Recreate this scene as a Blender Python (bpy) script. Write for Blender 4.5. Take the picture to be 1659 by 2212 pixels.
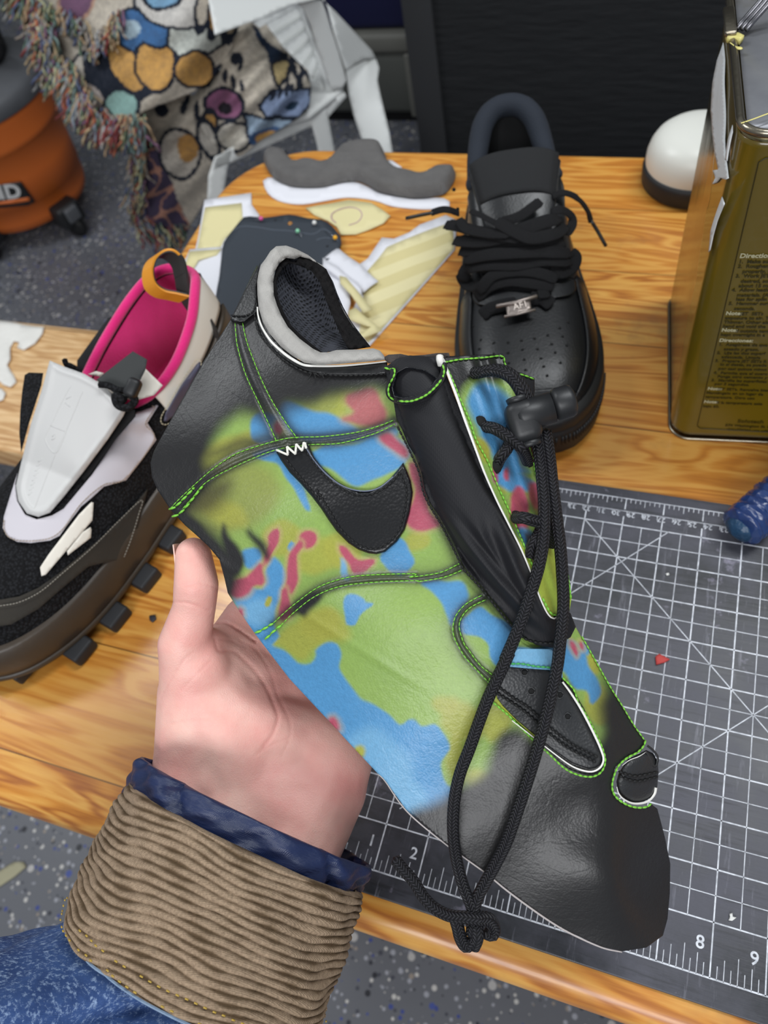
import bpy, bmesh, math, random
import numpy as np
from mathutils import Vector, Matrix
from mathutils.geometry import delaunay_2d_cdt
from mathutils.bvhtree import BVHTree

for _o in list(bpy.data.objects):
    bpy.data.objects.remove(_o)
SC = bpy.context.scene
COL = SC.collection
rnd = random.Random(7)
nrs = np.random.RandomState(11)

# ------------------------------------------------------------------ camera
T = 0.74                                   # height of the table top above the floor
CP = np.array([0.12393, -0.28922, 0.46339 + T])
FPX = 1628.0
RV = np.array([0.94188511, 0.29185034, -0.16636052])
DV = np.array([0.16137481, -0.82741767, -0.53790163])
FV = np.array([-0.2946364, 0.47979514, -0.82642968])
cam = bpy.data.cameras.new('camera')
cam.sensor_fit = 'HORIZONTAL'; cam.sensor_width = 36.0
cam.lens = FPX * 36.0 / 1659.0
cam.clip_start = 0.01; cam.clip_end = 30
camo = bpy.data.objects.new('camera', cam); COL.objects.link(camo)
camo.matrix_world = Matrix(((RV[0], -DV[0], -FV[0], CP[0]), (RV[1], -DV[1], -FV[1], CP[1]), (RV[2], -DV[2], -FV[2], CP[2]), (0, 0, 0, 1)))
SC.camera = camo
cam.dof.use_dof = True; cam.dof.focus_distance = 0.325; cam.dof.aperture_fstop = cam.lens / 2.2

# ------------------------------------------------------------------ world, lights, exposure
SC.view_settings.view_transform = 'Standard'; SC.view_settings.look = 'None'
SC.view_settings.gamma = 1.0; SC.view_settings.use_curve_mapping = False
SC.view_settings.exposure = -0.08
wd = bpy.data.worlds.new('room_light'); SC.world = wd; wd.use_nodes = True
wd.node_tree.nodes['Background'].inputs[0].default_value = (0.86, 0.93, 1.0, 1)
wd.node_tree.nodes['Background'].inputs[1].default_value = 0.32
def area(name, loc, rot, sx, sy, power, col=(1, 1, 1)):
    l = bpy.data.lights.new(name, 'AREA'); l.shape = 'RECTANGLE'; l.size = sx; l.size_y = sy
    l.energy = power; l.color = col
    o = bpy.data.objects.new(name, l); COL.objects.link(o); o.location = loc; o.rotation_euler = rot
    return o
area('ceiling_tube_light', (-1.8, 0.35, 2.7), (0, 0, math.radians(20)), 1.3, 0.35, 26, (0.95, 0.98, 1.0))
area('ceiling_tube_light', (0.75, 0.55, 2.7), (0, 0, math.radians(20)), 1.3, 0.35, 30, (0.95, 0.98, 1.0))
area('ceiling_tube_light', (0.5, -2.5, 2.6), (math.radians(30), 0, 0), 2.2, 0.9, 72, (0.97, 0.98, 1.0))

# ------------------------------------------------------------------ projection helpers
def ray(px, py):
    px = np.asarray(px, float); py = np.asarray(py, float)
    return (px[..., None] - 829.5) / FPX * RV + (py[..., None] - 1106.0) / FPX * DV + FV
def at(px, py, d):                          # point at forward distance d
    return CP + ray(px, py) * np.asarray(d, float)[..., None]
def on(px, py, z):                          # point on the horizontal plane z (world)
    r = ray(px, py); t = (z - CP[2]) / r[..., 2]
    return CP + r * t[..., None]
def onplane(px, py, p0, n):
    r = ray(px, py); t = np.dot(np.asarray(p0) - CP, n) / (r @ np.asarray(n))
    return CP + r * t[..., None]
def topx(P):
    q = np.asarray(P) - CP; a = q @ RV; b = q @ DV; c = q @ FV
    return np.stack([829.5 + FPX * a / c, 1106 + FPX * b / c, c], -1)
def camvec(r, d, f): return RV * r + DV * d + FV * f
def cr(pts, step=None, n=None, closed=False):
    """Catmull-Rom resampling of a polyline of any dimension"""
    P = np.asarray(pts, float)
    if closed: Q = np.vstack([P[-1], P, P[0], P[1]])
    else: Q = np.vstack([2 * P[0] - P[1], P, 2 * P[-1] - P[-2]])
    out = []
    m = len(P) if closed else len(P) - 1
    for i in range(m):
        p0, p1, p2, p3 = Q[i], Q[i + 1], Q[i + 2], Q[i + 3]
        for t in np.linspace(0, 1, 16, endpoint=False):
            out.append(0.5 * (2 * p1 + (p2 - p0) * t + (2 * p0 - 5 * p1 + 4 * p2 - p3) * t * t + (3 * p1 - p0 - 3 * p2 + p3) * t ** 3))
    if not closed: out.append(P[-1])
    return resample(np.array(out), step, n, closed)
def resample(P, step=None, n=None, closed=False):
    P = np.asarray(P, float)
    if closed: P = np.vstack([P, P[0]])
    s = np.r_[0, np.cumsum(np.linalg.norm(np.diff(P, axis=0), axis=1))]
    if n is None: n = max(2, int(round(s[-1] / step)))
    u = np.linspace(0, s[-1], n, endpoint=not closed) if closed else np.linspace(0, s[-1], n + (0 if step is None else 1))
    return np.stack([np.interp(u, s, P[:, k]) for k in range(P.shape[1])], -1)
def tps(ctrl):
    c = np.asarray(ctrl, float); X = c[:, :2] / 500.0; y = c[:, 2]; n = len(X)
    def U(r2): return np.where(r2 > 1e-12, r2 * np.log(r2 + 1e-12), 0)
    K = U(((X[:, None] - X[None]) ** 2).sum(-1)) + np.eye(n) * 1e-4
    P = np.c_[np.ones(n), X]; A = np.zeros((n + 3, n + 3)); A[:n, :n] = K; A[:n, n:] = P; A[n:, :n] = P.T
    w = np.linalg.solve(A, np.r_[y, 0, 0, 0])
    def f(p):
        p = np.atleast_2d(np.asarray(p, float))[:, :2] / 500.0
        return U(((p[:, None] - X[None]) ** 2).sum(-1)) @ w[:n] + np.c_[np.ones(len(p)), p] @ w[n:]
    return f
def inside(p, poly):
    x, y = p[:, 0][:, None], p[:, 1][:, None]; a = poly; b = np.roll(poly, -1, 0)
    c = (a[:, 1] > y) != (b[:, 1] > y)
    with np.errstate(divide='ignore', invalid='ignore'):
        xi = (b[:, 0] - a[:, 0]) * (y - a[:, 1]) / (b[:, 1] - a[:, 1] + 1e-15) + a[:, 0]
    return ((c & (x < xi)).sum(1) % 2) == 1
def segdist(p, A, closed=False):
    A = np.asarray(A, float); B = np.roll(A, -1, 0) if closed else A[1:]
    if not closed: A = A[:-1]
    out = np.full(len(p), 1e9)
    for a, b in zip(A, B):
        ab = b - a; t = np.clip(((p - a) @ ab) / (ab @ ab + 1e-12), 0, 1)
        out = np.minimum(out, np.linalg.norm(p - a - t[:, None] * ab, axis=1))
    return out
def sdf(p, poly):
    poly = np.asarray(poly, float); d = segdist(p, poly, True)
    return np.where(inside(p, poly), -d, d)

# ------------------------------------------------------------------ object helpers
def lin(c):
    c = np.asarray(c, float) / 255.0
    return np.where(c <= 0.04045, c / 12.92, ((c + 0.055) / 1.055) ** 2.4)
def mk(name, V, F, mat, parent=None, smooth=True, cols=None, uvs=None, recalc=True):
    me = bpy.data.meshes.new(name)
    me.from_pydata([tuple(map(float, v)) for v in V], [], [tuple(int(i) for i in f) for f in F])
    if recalc:
        bm = bmesh.new(); bm.from_mesh(me); bmesh.ops.recalc_face_normals(bm, faces=bm.faces); bm.to_mesh(me); bm.free()
    if cols is not None:
        a = me.color_attributes.new('Col', 'FLOAT_COLOR', 'POINT')
        a.data.foreach_set('color', np.c_[cols, np.ones(len(cols))].astype(np.float32).ravel())
    if uvs is not None:
        uvl = me.uv_layers.new(name='UVMap'); idx = np.zeros(len(me.loops), dtype=np.int32)
        me.loops.foreach_get('vertex_index', idx)
        uvl.data.foreach_set('uv', np.asarray(uvs, np.float32)[idx].ravel())
    if smooth: me.polygons.foreach_set('use_smooth', [True] * len(me.polygons))
    me.materials.append(mat); me.update()
    o = bpy.data.objects.new(name, me); COL.objects.link(o)
    if parent is not None: o.parent = parent
    return o
def tag(o, label=None, cat=None, group=None, kind=None):
    if label: o['label'] = label
    if cat: o['category'] = cat
    if group: o['group'] = group
    if kind: o['kind'] = kind
    return o
def under(o, parent):
    o.parent = parent; return o
def thing(name, label, cat, group=None):
    o = bpy.data.objects.new(name, None); COL.objects.link(o); o.empty_display_size = 0.02
    return tag(o, label, cat, group)
def finish(root):
    """put the Empty at its thing's base without moving the parts"""
    bpy.context.view_layer.update()
    pts = []
    for ch in root.children_recursive:
        if ch.type == 'MESH' and len(ch.data.vertices):
            n = len(ch.data.vertices); a = np.zeros(n * 3); ch.data.vertices.foreach_get('co', a); pts.append(a.reshape(-1, 3)[::max(1, n // 200)])
    P = np.vstack(pts); c = (P.min(0) + P.max(0)) / 2; c[2] = P[:, 2].min()
    root.location = Vector(c)
    for ch in root.children: ch.location = ch.location - Vector(c)
class Mesh:
    def __init__(s): s.V = []; s.F = []; s.C = []; s.UV = []
    def add(s, V, F, col=None, uv=None):
        k = sum(len(v) for v in s.V); s.V.append(np.asarray(V, float)); s.F += [tuple(int(i) + k for i in f) for f in F]
        if col is not None: s.C.append(np.tile(np.asarray(col, float), (len(V), 1)) if np.ndim(col) == 1 else np.asarray(col))
        if uv is not None: s.UV.append(uv)
        return s
    def build(s, name, mat, parent=None, smooth=True, recalc=True):
        return mk(name, np.vstack(s.V), s.F, mat, parent, smooth, np.vstack(s.C) if s.C else None, np.vstack(s.UV) if s.UV else None, recalc)
def frames(P, up=None):
    P = np.asarray(P, float); Tn = np.gradient(P, axis=0); Tn /= np.linalg.norm(Tn, axis=1)[:, None] + 1e-12
    U = np.zeros_like(P); ref = np.array(up, float) if up is not None else (np.array([0, 0, 1.0]) if abs(Tn[0][2]) < 0.9 else np.array([1.0, 0, 0]))
    u = ref - Tn[0] * (ref @ Tn[0]); u /= np.linalg.norm(u)
    for i in range(len(P)):
        if up is not None and np.ndim(up) == 1: u = ref
        elif up is not None: u = up[i]
        u = u - Tn[i] * (u @ Tn[i]); u = u / (np.linalg.norm(u) + 1e-12); U[i] = u
    return Tn, U, np.cross(Tn, U)
def tubeVF(P, r, seg=10, flat=1.0, up=None, cap=True):
    """tube; flat<1 squashes it along the up direction (a ribbon)"""
    Tn, U, B = frames(P, up); n = len(P); r = np.broadcast_to(np.asarray(r, float), (n,))
    th = np.linspace(0, 2 * np.pi, seg, endpoint=False); V = []; UV = []
    s = np.r_[0, np.cumsum(np.linalg.norm(np.diff(P, axis=0), axis=1))]
    for i in range(n):
        for j, t in enumerate(th):
            V.append(P[i] + r[i] * (np.cos(t) * B[i] + flat * np.sin(t) * U[i])); UV.append((s[i], abs(2 * j / seg - 1)))
    F = [(i * seg + j, i * seg + (j + 1) % seg, (i + 1) * seg + (j + 1) % seg, (i + 1) * seg + j) for i in range(n - 1) for j in range(seg)]
    if cap:
        V += [P[0] - Tn[0] * r[0] * 0.5 * flat, P[-1] + Tn[-1] * r[-1] * 0.5 * flat]; UV += [(s[0], 0.5), (s[-1], 0.5)]
        a, b = len(V) - 2, len(V) - 1
        F += [(a, (j + 1) % seg, j) for j in range(seg)] + [(b, (n - 1) * seg + j, (n - 1) * seg + (j + 1) % seg) for j in range(seg)]
    return np.array(V), F, np.array(UV)
def tube(name, P, r, mat, parent=None, seg=10, flat=1.0, up=None):
    V, F, UV = tubeVF(np.asarray(P, float), r, seg, flat, up)
    return mk(name, V, F, mat, parent, uvs=UV)
def triang(poly, step, smoothpoly=False):
    """triangulate a polygon with evenly spread inner points"""
    poly = np.asarray(poly, float)
    B = cr(poly, step=step, closed=True) if smoothpoly else np.vstack([resample(np.array([a, b]), n=max(2, int(np.linalg.norm(b - a) / step) + 1))[:-1] for a, b in zip(poly, np.roll(poly, -1, 0))])
    mn, mx = B.min(0), B.max(0); g = []
    ys = np.arange(mn[1] + step / 2, mx[1], step * 0.87)
    for k, y in enumerate(ys):
        xs = np.arange(mn[0] + (step / 2 if k % 2 else 0), mx[0], step); g.append(np.c_[xs, np.full(len(xs), y)])
    g = np.vstack(g) if g else np.zeros((0, 2))
    if len(g):
        g = g[inside(g, B)]
        if len(g): g = g[segdist(g, B, True) > step * 0.45]
    n = len(B); allp = np.vstack([B, g]) if len(g) else B
    v, e, f, ov, oe, of = delaunay_2d_cdt([Vector(p) for p in allp], [(i, (i + 1) % n) for i in range(n)], [], 1, 1e-6)
    v = np.array([tuple(p) for p in v]); f = [tuple(q) for q in f]
    cen = np.array([v[list(q)].mean(0) for q in f]); ok = inside(cen, B)
    return v, [q for q, k in zip(f, ok) if k]
def slab(v2, F, top, bot, name, mat, parent=None, cols=None, smooth=True):
    """closed slab out of a triangulated outline with top and bottom positions"""
    n = len(v2); V = np.vstack([top, bot]); edges = {}
    for f in F:
        for a, b in zip(f, f[1:] + f[:1]): edges[(a, b)] = 1
    FF = list(F) + [tuple(i + n for i in reversed(f)) for f in F]
    for (a, b) in edges:
        if (b, a) not in edges: FF.append((b, a, a + n, b + n))
    return mk(name, V, FF, mat, parent, smooth, None if cols is None else np.vstack([cols, cols]))
def sheet(name, poly, D, off, th, mat, parent=None, step=8, paint=None, sm=False, lip=True):
    """sheet following the depth function D (forward distance over frame position)"""
    v, F = triang(poly, step, sm); d = D(v) - off
    if paint is not None: cols = paint(v)
    else: cols = None
    return slab(v, F, at(v[:, 0], v[:, 1], d), at(v[:, 0], v[:, 1], d + th), name, mat, parent, cols)
def flatpiece(name, poly, z, th, mat, parent=None, step=14, sm=False, curl=None, paint=None):
    """thin piece lying on a horizontal plane"""
    v, F = triang(poly, step, sm); P = on(v[:, 0], v[:, 1], z)
    if curl is not None: P[:, 2] += curl(v)
    Q = P.copy(); Q[:, 2] -= th
    return slab(v, F, P, Q, name, mat, parent, paint(v) if paint else None)
def boxVF(c, s, R=None):
    c = np.array(c, float); s = np.array(s, float) / 2
    V = np.array([[x, y, z] for x in (-1, 1) for y in (-1, 1) for z in (-1, 1)]) * s
    if R is not None: V = V @ np.asarray(R).T
    return V + c, [(0, 1, 3, 2), (4, 6, 7, 5), (0, 4, 5, 1), (2, 3, 7, 6), (0, 2, 6, 4), (1, 5, 7, 3)]
def bevbox(name, c, s, mat, parent=None, R=None, bev=0.003, seg=3):
    V, F = boxVF((0, 0, 0), s); me = bpy.data.meshes.new(name); me.from_pydata([tuple(v) for v in V], [], F)
    bm = bmesh.new(); bm.from_mesh(me); bmesh.ops.recalc_face_normals(bm, faces=bm.faces)
    bmesh.ops.bevel(bm, geom=list(bm.edges), offset=bev, segments=seg, profile=0.5, affect='EDGES')
    for v in bm.verts:
        p = np.array(v.co)
        if R is not None: p = np.asarray(R) @ p
        v.co = Vector(p + np.array(c))
    bm.to_mesh(me); bm.free(); me.polygons.foreach_set('use_smooth', [True] * len(me.polygons))
    me.materials.append(mat); o = bpy.data.objects.new(name, me); COL.objects.link(o)
    if parent is not None: o.parent = parent
    return o
def lathe(name, prof, c, mat, parent=None, seg=48, R=None):
    V = []; n = len(prof)
    for k in range(seg):
        a = 2 * math.pi * k / seg
        for r, z in prof: V.append((r * math.cos(a), r * math.sin(a), z))
    V = np.array(V)
    if R is not None: V = V @ np.asarray(R).T
    F = [(k * n + i, ((k + 1) % seg) * n + i, ((k + 1) % seg) * n + i + 1, k * n + i + 1) for k in range(seg) for i in range(n - 1)]
    V = V + np.array(c); o = mk(name, V, F, mat, parent)
    bm = bmesh.new(); bm.from_mesh(o.data); bmesh.ops.remove_doubles(bm, verts=bm.verts, dist=1e-6); bmesh.ops.recalc_face_normals(bm, faces=bm.faces); bm.to_mesh(o.data); bm.free()
    return o
def textmesh(name, s, size, origin, xdir, ydir, mat, parent, lift=0.0, bold=0.0, align='LEFT'):
    cu = bpy.data.curves.new(name, 'FONT'); cu.body = s; cu.size = size; cu.extrude = 0.00008; cu.align_x = align; cu.offset = bold; cu.resolution_u = 3
    to = bpy.data.objects.new(name, cu); COL.objects.link(to)
    me = bpy.data.meshes.new_from_object(to); bpy.data.objects.remove(to)
    x = np.array(xdir, float); x /= np.linalg.norm(x); y = np.array(ydir, float); y -= x * (x @ y); y /= np.linalg.norm(y); z = np.cross(x, y)
    for v in me.vertices: v.co = Vector(np.array(origin) + x * v.co.x + y * v.co.y + z * (v.co.z + lift))
    me.materials.clear(); me.materials.append(mat)
    o = bpy.data.objects.new(name, me); COL.objects.link(o); o.parent = parent
    return o
def stitches(name, path, D, mat, parent, lift=0.0006, dash=9, gap=2.5, r=0.00042, zig=0.0):
    """a row of thread stitches along a path on the sheet D"""
    P = cr(path, step=1.0); m = Mesh(); i = 0
    while i + 2 < len(P):
        j = min(len(P) - 1, int(i + dash)); a, b = P[i], P[j]; mid = (a + b) / 2
        t = b - a; nrm = np.array([-t[1], t[0]]) / (np.linalg.norm(t) + 1e-9) * zig
        q = np.array([a - nrm, mid, b + nrm]); d = D(q) - np.array([0.0002, lift, 0.0002])
        V, F, _ = tubeVF(at(q[:, 0], q[:, 1], d), [r * 0.7, r, r * 0.7], 5); m.add(V, F); i = int(j + gap)
    return m.build(name, mat, parent)

# ------------------------------------------------------------------ materials
class NT:
    def __init__(s, name, rough=0.5, metal=0.0, spec=0.5):
        s.m = bpy.data.materials.new(name); s.m.use_nodes = True; s.t = s.m.node_tree; s.b = s.t.nodes['Principled BSDF']
        s.b.inputs['Roughness'].default_value = rough; s.b.inputs['Metallic'].default_value = metal
        s.b.inputs['Specular IOR Level'].default_value = spec
        s.tc = s.t.nodes.new('ShaderNodeTexCoord')
    def n(s, ty, **k):
        q = s.t.nodes.new(ty)
        for a, v in k.items():
            if a in q.inputs.keys() if isinstance(a, str) else False: q.inputs[a].default_value = v
            else: setattr(q, a, v)
        return q
    def l(s, a, b): s.t.links.new(a, b)
    def coord(s, scale=(1, 1, 1), rot=(0, 0, 0), out='Object'):
        mp = s.t.nodes.new('ShaderNodeMapping'); mp.inputs['Scale'].default_value = scale; mp.inputs['Rotation'].default_value = rot
        s.l(s.tc.outputs[out], mp.inputs[0]); return mp.outputs[0]
    def noise(s, vec, scale=5, detail=4, rough=0.5, dist=0.0):
        q = s.t.nodes.new('ShaderNodeTexNoise'); q.inputs['Scale'].default_value = scale; q.inputs['Detail'].default_value = detail
        q.inputs['Roughness'].default_value = rough; q.inputs['Distortion'].default_value = dist; s.l(vec, q.inputs['Vector']); return q.outputs['Fac']
    def vor(s, vec, scale=5, feat='F1', out='Distance', rand=1.0):
        q = s.t.nodes.new('ShaderNodeTexVoronoi'); q.feature = feat; q.inputs['Scale'].default_value = scale; q.inputs['Randomness'].default_value = rand; s.l(vec, q.inputs['Vector']); return q.outputs[out]
    def wave(s, vec, scale=5, dist=0, detail=2, dscale=1, bands='X'):
        q = s.t.nodes.new('ShaderNodeTexWave'); q.bands_direction = bands; q.inputs['Scale'].default_value = scale; q.inputs['Distortion'].default_value = dist
        q.inputs['Detail'].default_value = detail; q.inputs['Detail Scale'].default_value = dscale; s.l(vec, q.inputs['Vector']); return q.outputs['Fac']
    def ramp(s, fac, stops, interp='LINEAR'):
        q = s.t.nodes.new('ShaderNodeValToRGB'); q.color_ramp.interpolation = interp; e = q.color_ramp.elements
        while len(e) > 1: e.remove(e[-1])
        for i, (p, c) in enumerate(stops):
            el = e[0] if i == 0 else e.new(p); el.position = p
            c = (c, c, c) if np.isscalar(c) else lin(c); el.color = (*c, 1)
        s.l(fac, q.inputs[0]); return q.outputs[0]
    def mix(s, fac, a, b, mode='MIX'):
        q = s.t.nodes.new('ShaderNodeMix'); q.data_type = 'RGBA'; q.blend_type = mode
        for v, i in ((fac, 0), (a, 6), (b, 7)):
            if hasattr(v, 'is_linked') or hasattr(v, 'links'): s.l(v, q.inputs[i])
            elif i == 0: q.inputs[0].default_value = v
            else: q.inputs[i].default_value = (*lin(v), 1)
        return q.outputs[2]
    def math(s, op, a, b=0.0, c=0.0):
        q = s.t.nodes.new('ShaderNodeMath'); q.operation = op
        for i, v in enumerate((a, b, c)):
            if hasattr(v, 'links'): s.l(v, q.inputs[i])
            else: q.inputs[i].default_value = v
        return q.outputs[0]
    def sep(s, vec):
        q = s.t.nodes.new('ShaderNodeSeparateXYZ'); s.l(vec, q.inputs[0]); return q.outputs
    def base(s, c):
        if hasattr(c, 'links'): s.l(c, s.b.inputs['Base Color'])
        else: s.b.inputs['Base Color'].default_value = (*lin(c), 1)
        return s
    def bump(s, h, strength=0.3, dist=0.001):
        q = s.t.nodes.new('ShaderNodeBump'); q.inputs['Strength'].default_value = strength; q.inputs['Distance'].default_value = dist; s.l(h, q.inputs['Height'])
        if s.b.inputs['Normal'].is_linked: s.l(s.b.inputs['Normal'].links[0].from_socket, q.inputs['Normal'])
        s.l(q.outputs[0], s.b.inputs['Normal']); return s
    def vcol(s):
        q = s.t.nodes.new('ShaderNodeVertexColor'); q.layer_name = 'Col'; return q.outputs[0]
def plain(name, c, rough=0.5, metal=0.0, spec=0.5, nscale=None, nstr=0.2, ndist=0.0005, var=None):
    m = NT(name, rough, metal, spec); v = m.coord()
    if var: m.base(m.mix(m.noise(v, var[0], 4), c, var[1]))
    else: m.base(c)
    if nscale: m.bump(m.noise(v, nscale, 3), nstr, ndist)
    return m.m
def leather(name, c=None, rough=0.42, scale=900, strength=0.35, coat=0.0):
    m = NT(name, rough, 0, 0.5); v = m.coord()
    if c is None: m.base(m.vcol())
    else: m.base(c)
    m.bump(m.vor(v, scale), strength, 0.0003); m.bump(m.noise(v, scale * 0.12, 5, 0.6), strength * 0.6, 0.0007)
    m.b.inputs['Coat Weight'].default_value = coat
    return m.m

# ================================================================== SETTING
def structure(o): o['kind'] = 'structure'; return o
# floor: grey paint with chips of white, blue and black flake
m = NT('flake_floor', 0.42); v = m.coord()
base = m.mix(m.noise(v, 3, 4), (84, 86, 92), (104, 106, 112))
cell = m.vor(v, 120, out='Color'); dist = m.vor(v, 120)
rr = m.sep(cell)
thr = m.math('LESS_THAN', dist, m.math('MULTIPLY', rr[0], 0.46))
pick = m.ramp(rr[1], [(0, (150, 152, 160)), (0.30, (188, 186, 182)), (0.5, (60, 62, 72)), (0.72, (38, 40, 50)), (0.78, (52, 66, 130)), (0.9, (140, 130, 120)), (1, (165, 170, 180))], 'CONSTANT')
f = m.mix(thr, base, pick)
cell2 = m.vor(v, 45, out='Color'); d2 = m.vor(v, 45); r2 = m.sep(cell2)
thr2 = m.math('LESS_THAN', d2, m.math('MULTIPLY', r2[0], 0.28))
f = m.mix(thr2, f, m.ramp(r2[1], [(0, (172, 170, 168)), (0.4, (30, 32, 40)), (0.7, (180, 176, 170)), (0.85, (60, 75, 140))], 'CONSTANT'))
m.base(f); m.bump(m.noise(v, 60, 3), 0.25, 0.001)
V, F = boxVF((-0.5, 0.9, -0.05), (6, 6, 0.1)); structure(mk('floor', V, F, m.m, smooth=False))
wm = plain('painted_wall', (96, 96, 92), 0.8, var=(4, (84, 84, 80)))
V, F = boxVF((-0.5, 2.65, 1.25), (6, 0.1, 2.6)); structure(mk('wall_back', V, F, wm, smooth=False))

# ================================================================== TABLE
def wood_mat(name, light, mid, dark, rough, axis='X', plank=0.085, knots=True):
    m = NT(name, rough, 0, 0.5)
    v = m.coord(); s = m.sep(v)
    across = s[1] if axis == 'X' else s[0]
    pid = m.math('FLOOR', m.math('DIVIDE', m.math('ADD', across, 5.013), plank))
    off = m.math('MULTIPLY', m.math('SINE', m.math('MULTIPLY', pid, 12.7)), 3.1)
    c = m.t.nodes.new('ShaderNodeCombineXYZ')
    along = s[0] if axis == 'X' else s[1]
    m.l(m.math('ADD', along, off), c.inputs[0]); m.l(across, c.inputs[1]); m.l(m.math('ADD', s[2], off), c.inputs[2])
    mp = m.t.nodes.new('ShaderNodeMapping'); mp.inputs['Scale'].default_value = (2.2, 17, 6); m.l(c.outputs[0], mp.inputs[0])
    big = m.noise(mp.outputs[0], 1.6, 3, 0.5, 1.2)
    rings = m.math('SINE', m.math('MULTIPLY', big, 46))
    mp2 = m.t.nodes.new('ShaderNodeMapping'); mp2.inputs['Scale'].default_value = (9, 220, 30); m.l(c.outputs[0], mp2.inputs[0])
    fine = m.noise(mp2.outputs[0], 2, 4, 0.6)
    f = m.math('ADD', m.math('MULTIPLY', rings, 0.22), m.math('ADD', m.math('MULTIPLY', fine, 0.5), m.math('MULTIPLY', m.noise(mp.outputs[0], 0.7, 2), 0.5)))
    col = m.ramp(f, [(0.15, dark), (0.42, mid), (0.72, light)])
    tint = m.math('ADD', m.math('MULTIPLY', m.math('SINE', m.math('MULTIPLY', pid, 4.3)), 0.5), 0.5)
    col = m.mix(m.math('MULTIPLY', tint, 0.35), col, mid)
    if knots:
        kd = m.vor(m.coord((3.2, 6.5, 1)), 1.0)
        col = m.mix(m.ramp(kd, [(0.03, 0.85), (0.09, 0.0)]), col, dark)
    g = m.noise(v, 9, 5, 0.65)
    col = m.mix(m.ramp(g, [(0.60, 0.0), (0.72, 0.45)]), col, (120, 92, 62))      # grime
    fr = m.math('FRACT', m.math('DIVIDE', m.math('ADD', across, 5.013), plank))
    seam = m.math('LESS_THAN', fr, 0.012)
    col = m.mix(m.math('MULTIPLY', seam, 0.75), col, (92, 58, 24))
    m.base(col); m.bump(fine, 0.12, 0.0004); m.bump(m.noise(v, 25, 3), 0.15, 0.002)
    m.l(m.ramp(g, [(0.35, rough * 0.8), (0.75, min(1, rough * 1.8))]), m.b.inputs['Roughness'])
    m.b.inputs['Coat Weight'].default_value = 0.35; m.b.inputs['Coat Roughness'].default_value = 0.18
    return m.m
pine = wood_mat('varnished_pine', (222, 166, 82), (202, 134, 54), (158, 88, 30), 0.3)
tab = thing('wooden_table', 'varnished pine work table with rounded corners covered in shoe parts', 'table')
def rrect(x0, x1, y0, y1, r, n=14):
    out = []
    for cx, cy, a0 in ((x1 - r, y1 - r, 0), (x0 + r, y1 - r, 90), (x0 + r, y0 + r, 180), (x1 - r, y0 + r, 270)):
        for k in range(n + 1):
            a = math.radians(a0 + 90 * k / n); out.append((cx + r * math.cos(a), cy + r * math.sin(a)))
    return np.array(out)
def ringed_slab(name, loops, mat, parent=None):
    """closed solid out of stacked loops with the same point count"""
    n = len(loops[0]); V = np.vstack(loops); F = []
    for k in range(len(loops) - 1):
        for i in range(n): F.append((k * n + i, k * n + (i + 1) % n, (k + 1) * n + (i + 1) % n, (k + 1) * n + i))
    F.append(tuple(range(n))[::-1]); F.append(tuple((len(loops) - 1) * n + i for i in range(n)))
    return mk(name, V, F, mat, parent)
def tabloops(x0, x1, y0, y1, r, zt, th, rb):
    L = []
    for k in range(7):                                     # bottom round, then top round
        a = math.pi / 2 * k / 6; ins = rb * (1 - math.sin(a)); z = zt - th + rb * (1 - math.cos(a))
        q = rrect(x0 + ins, x1 - ins, y0 + ins, y1 - ins, r - ins); L.append(np.c_[q, np.full(len(q), z)])
    for k in range(7):
        a = math.pi / 2 * k / 6; ins = rb * (1 - math.cos(a)); z = zt - rb + rb * math.sin(a)
        q = rrect(x0 + ins, x1 - ins, y0 + ins, y1 - ins, r - ins); L.append(np.c_[q, np.full(len(q), z)])
    return L
to = ringed_slab('tabletop', tabloops(-0.352, 0.95, -0.285, 0.432, 0.10, T, 0.030, 0.0135), pine, tab)
for lx in (-0.26, 0.86):
    for ly in (-0.2, 0.34):
        bevbox('leg', (lx, ly, (T - 0.03) / 2), (0.06, 0.06, T - 0.03), pine, tab, bev=0.006)
for ly in (-0.2, 0.34): bevbox('apron', (0.3, ly, T - 0.075), (1.06, 0.02, 0.09), pine, tab, bev=0.003)
finish(tab)

# pale pine bench behind and below the table's left end
pale = wood_mat('pale_pine', (226, 190, 142), (208, 166, 114), (172, 124, 74), 0.5, plank=0.3, knots=False)
bn = thing('wooden_bench', 'pale pine bench plank lower than the table, at the left edge', 'bench')
bz = T - 0.30
bevbox('seat', (-0.93, 0.272, bz - 0.022), (1.15, 0.248, 0.044), pale, bn, bev=0.004)
for lx in (-1.4, -0.45):
    for ly in (0.19, 0.35): bevbox('leg', (lx, ly, (bz - 0.044) / 2), (0.05, 0.04, bz - 0.044), pale, bn, bev=0.003)
finish(bn)
tissue = plain('torn_paper', (222, 220, 214), 0.85, nscale=60, nstr=0.6, ndist=0.004)
def wavy(a, s): return lambda v: a * (1 + np.sin(v[:, 0] / s) * np.cos(v[:, 1] / (s * 0.8)))
o = flatpiece('torn_paper', [(-60, 685), (0, 694), (40, 700), (96, 708), (92, 722), (76, 744), (52, 757), (38, 752), (42, 740), (30, 737), (22, 752), (24, 778), (16, 790), (30, 812), (36, 826), (24, 838), (8, 832), (0, 824), (-60, 830)], bz + 0.002, 0.0006, tissue, step=9, curl=wavy(0.0012, 14))
tag(o, 'torn white paper stuck across the pale bench plank', 'paper')
o = flatpiece('paper_scrap', [(-20, 838), (4, 840), (13, 850), (8, 864), (-4, 868), (-20, 862)], bz + 0.002, 0.0006, tissue, step=5, curl=wavy(0.0008, 9))
tag(o, 'small white paper scrap on the bench just below the torn paper', 'paper')

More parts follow.
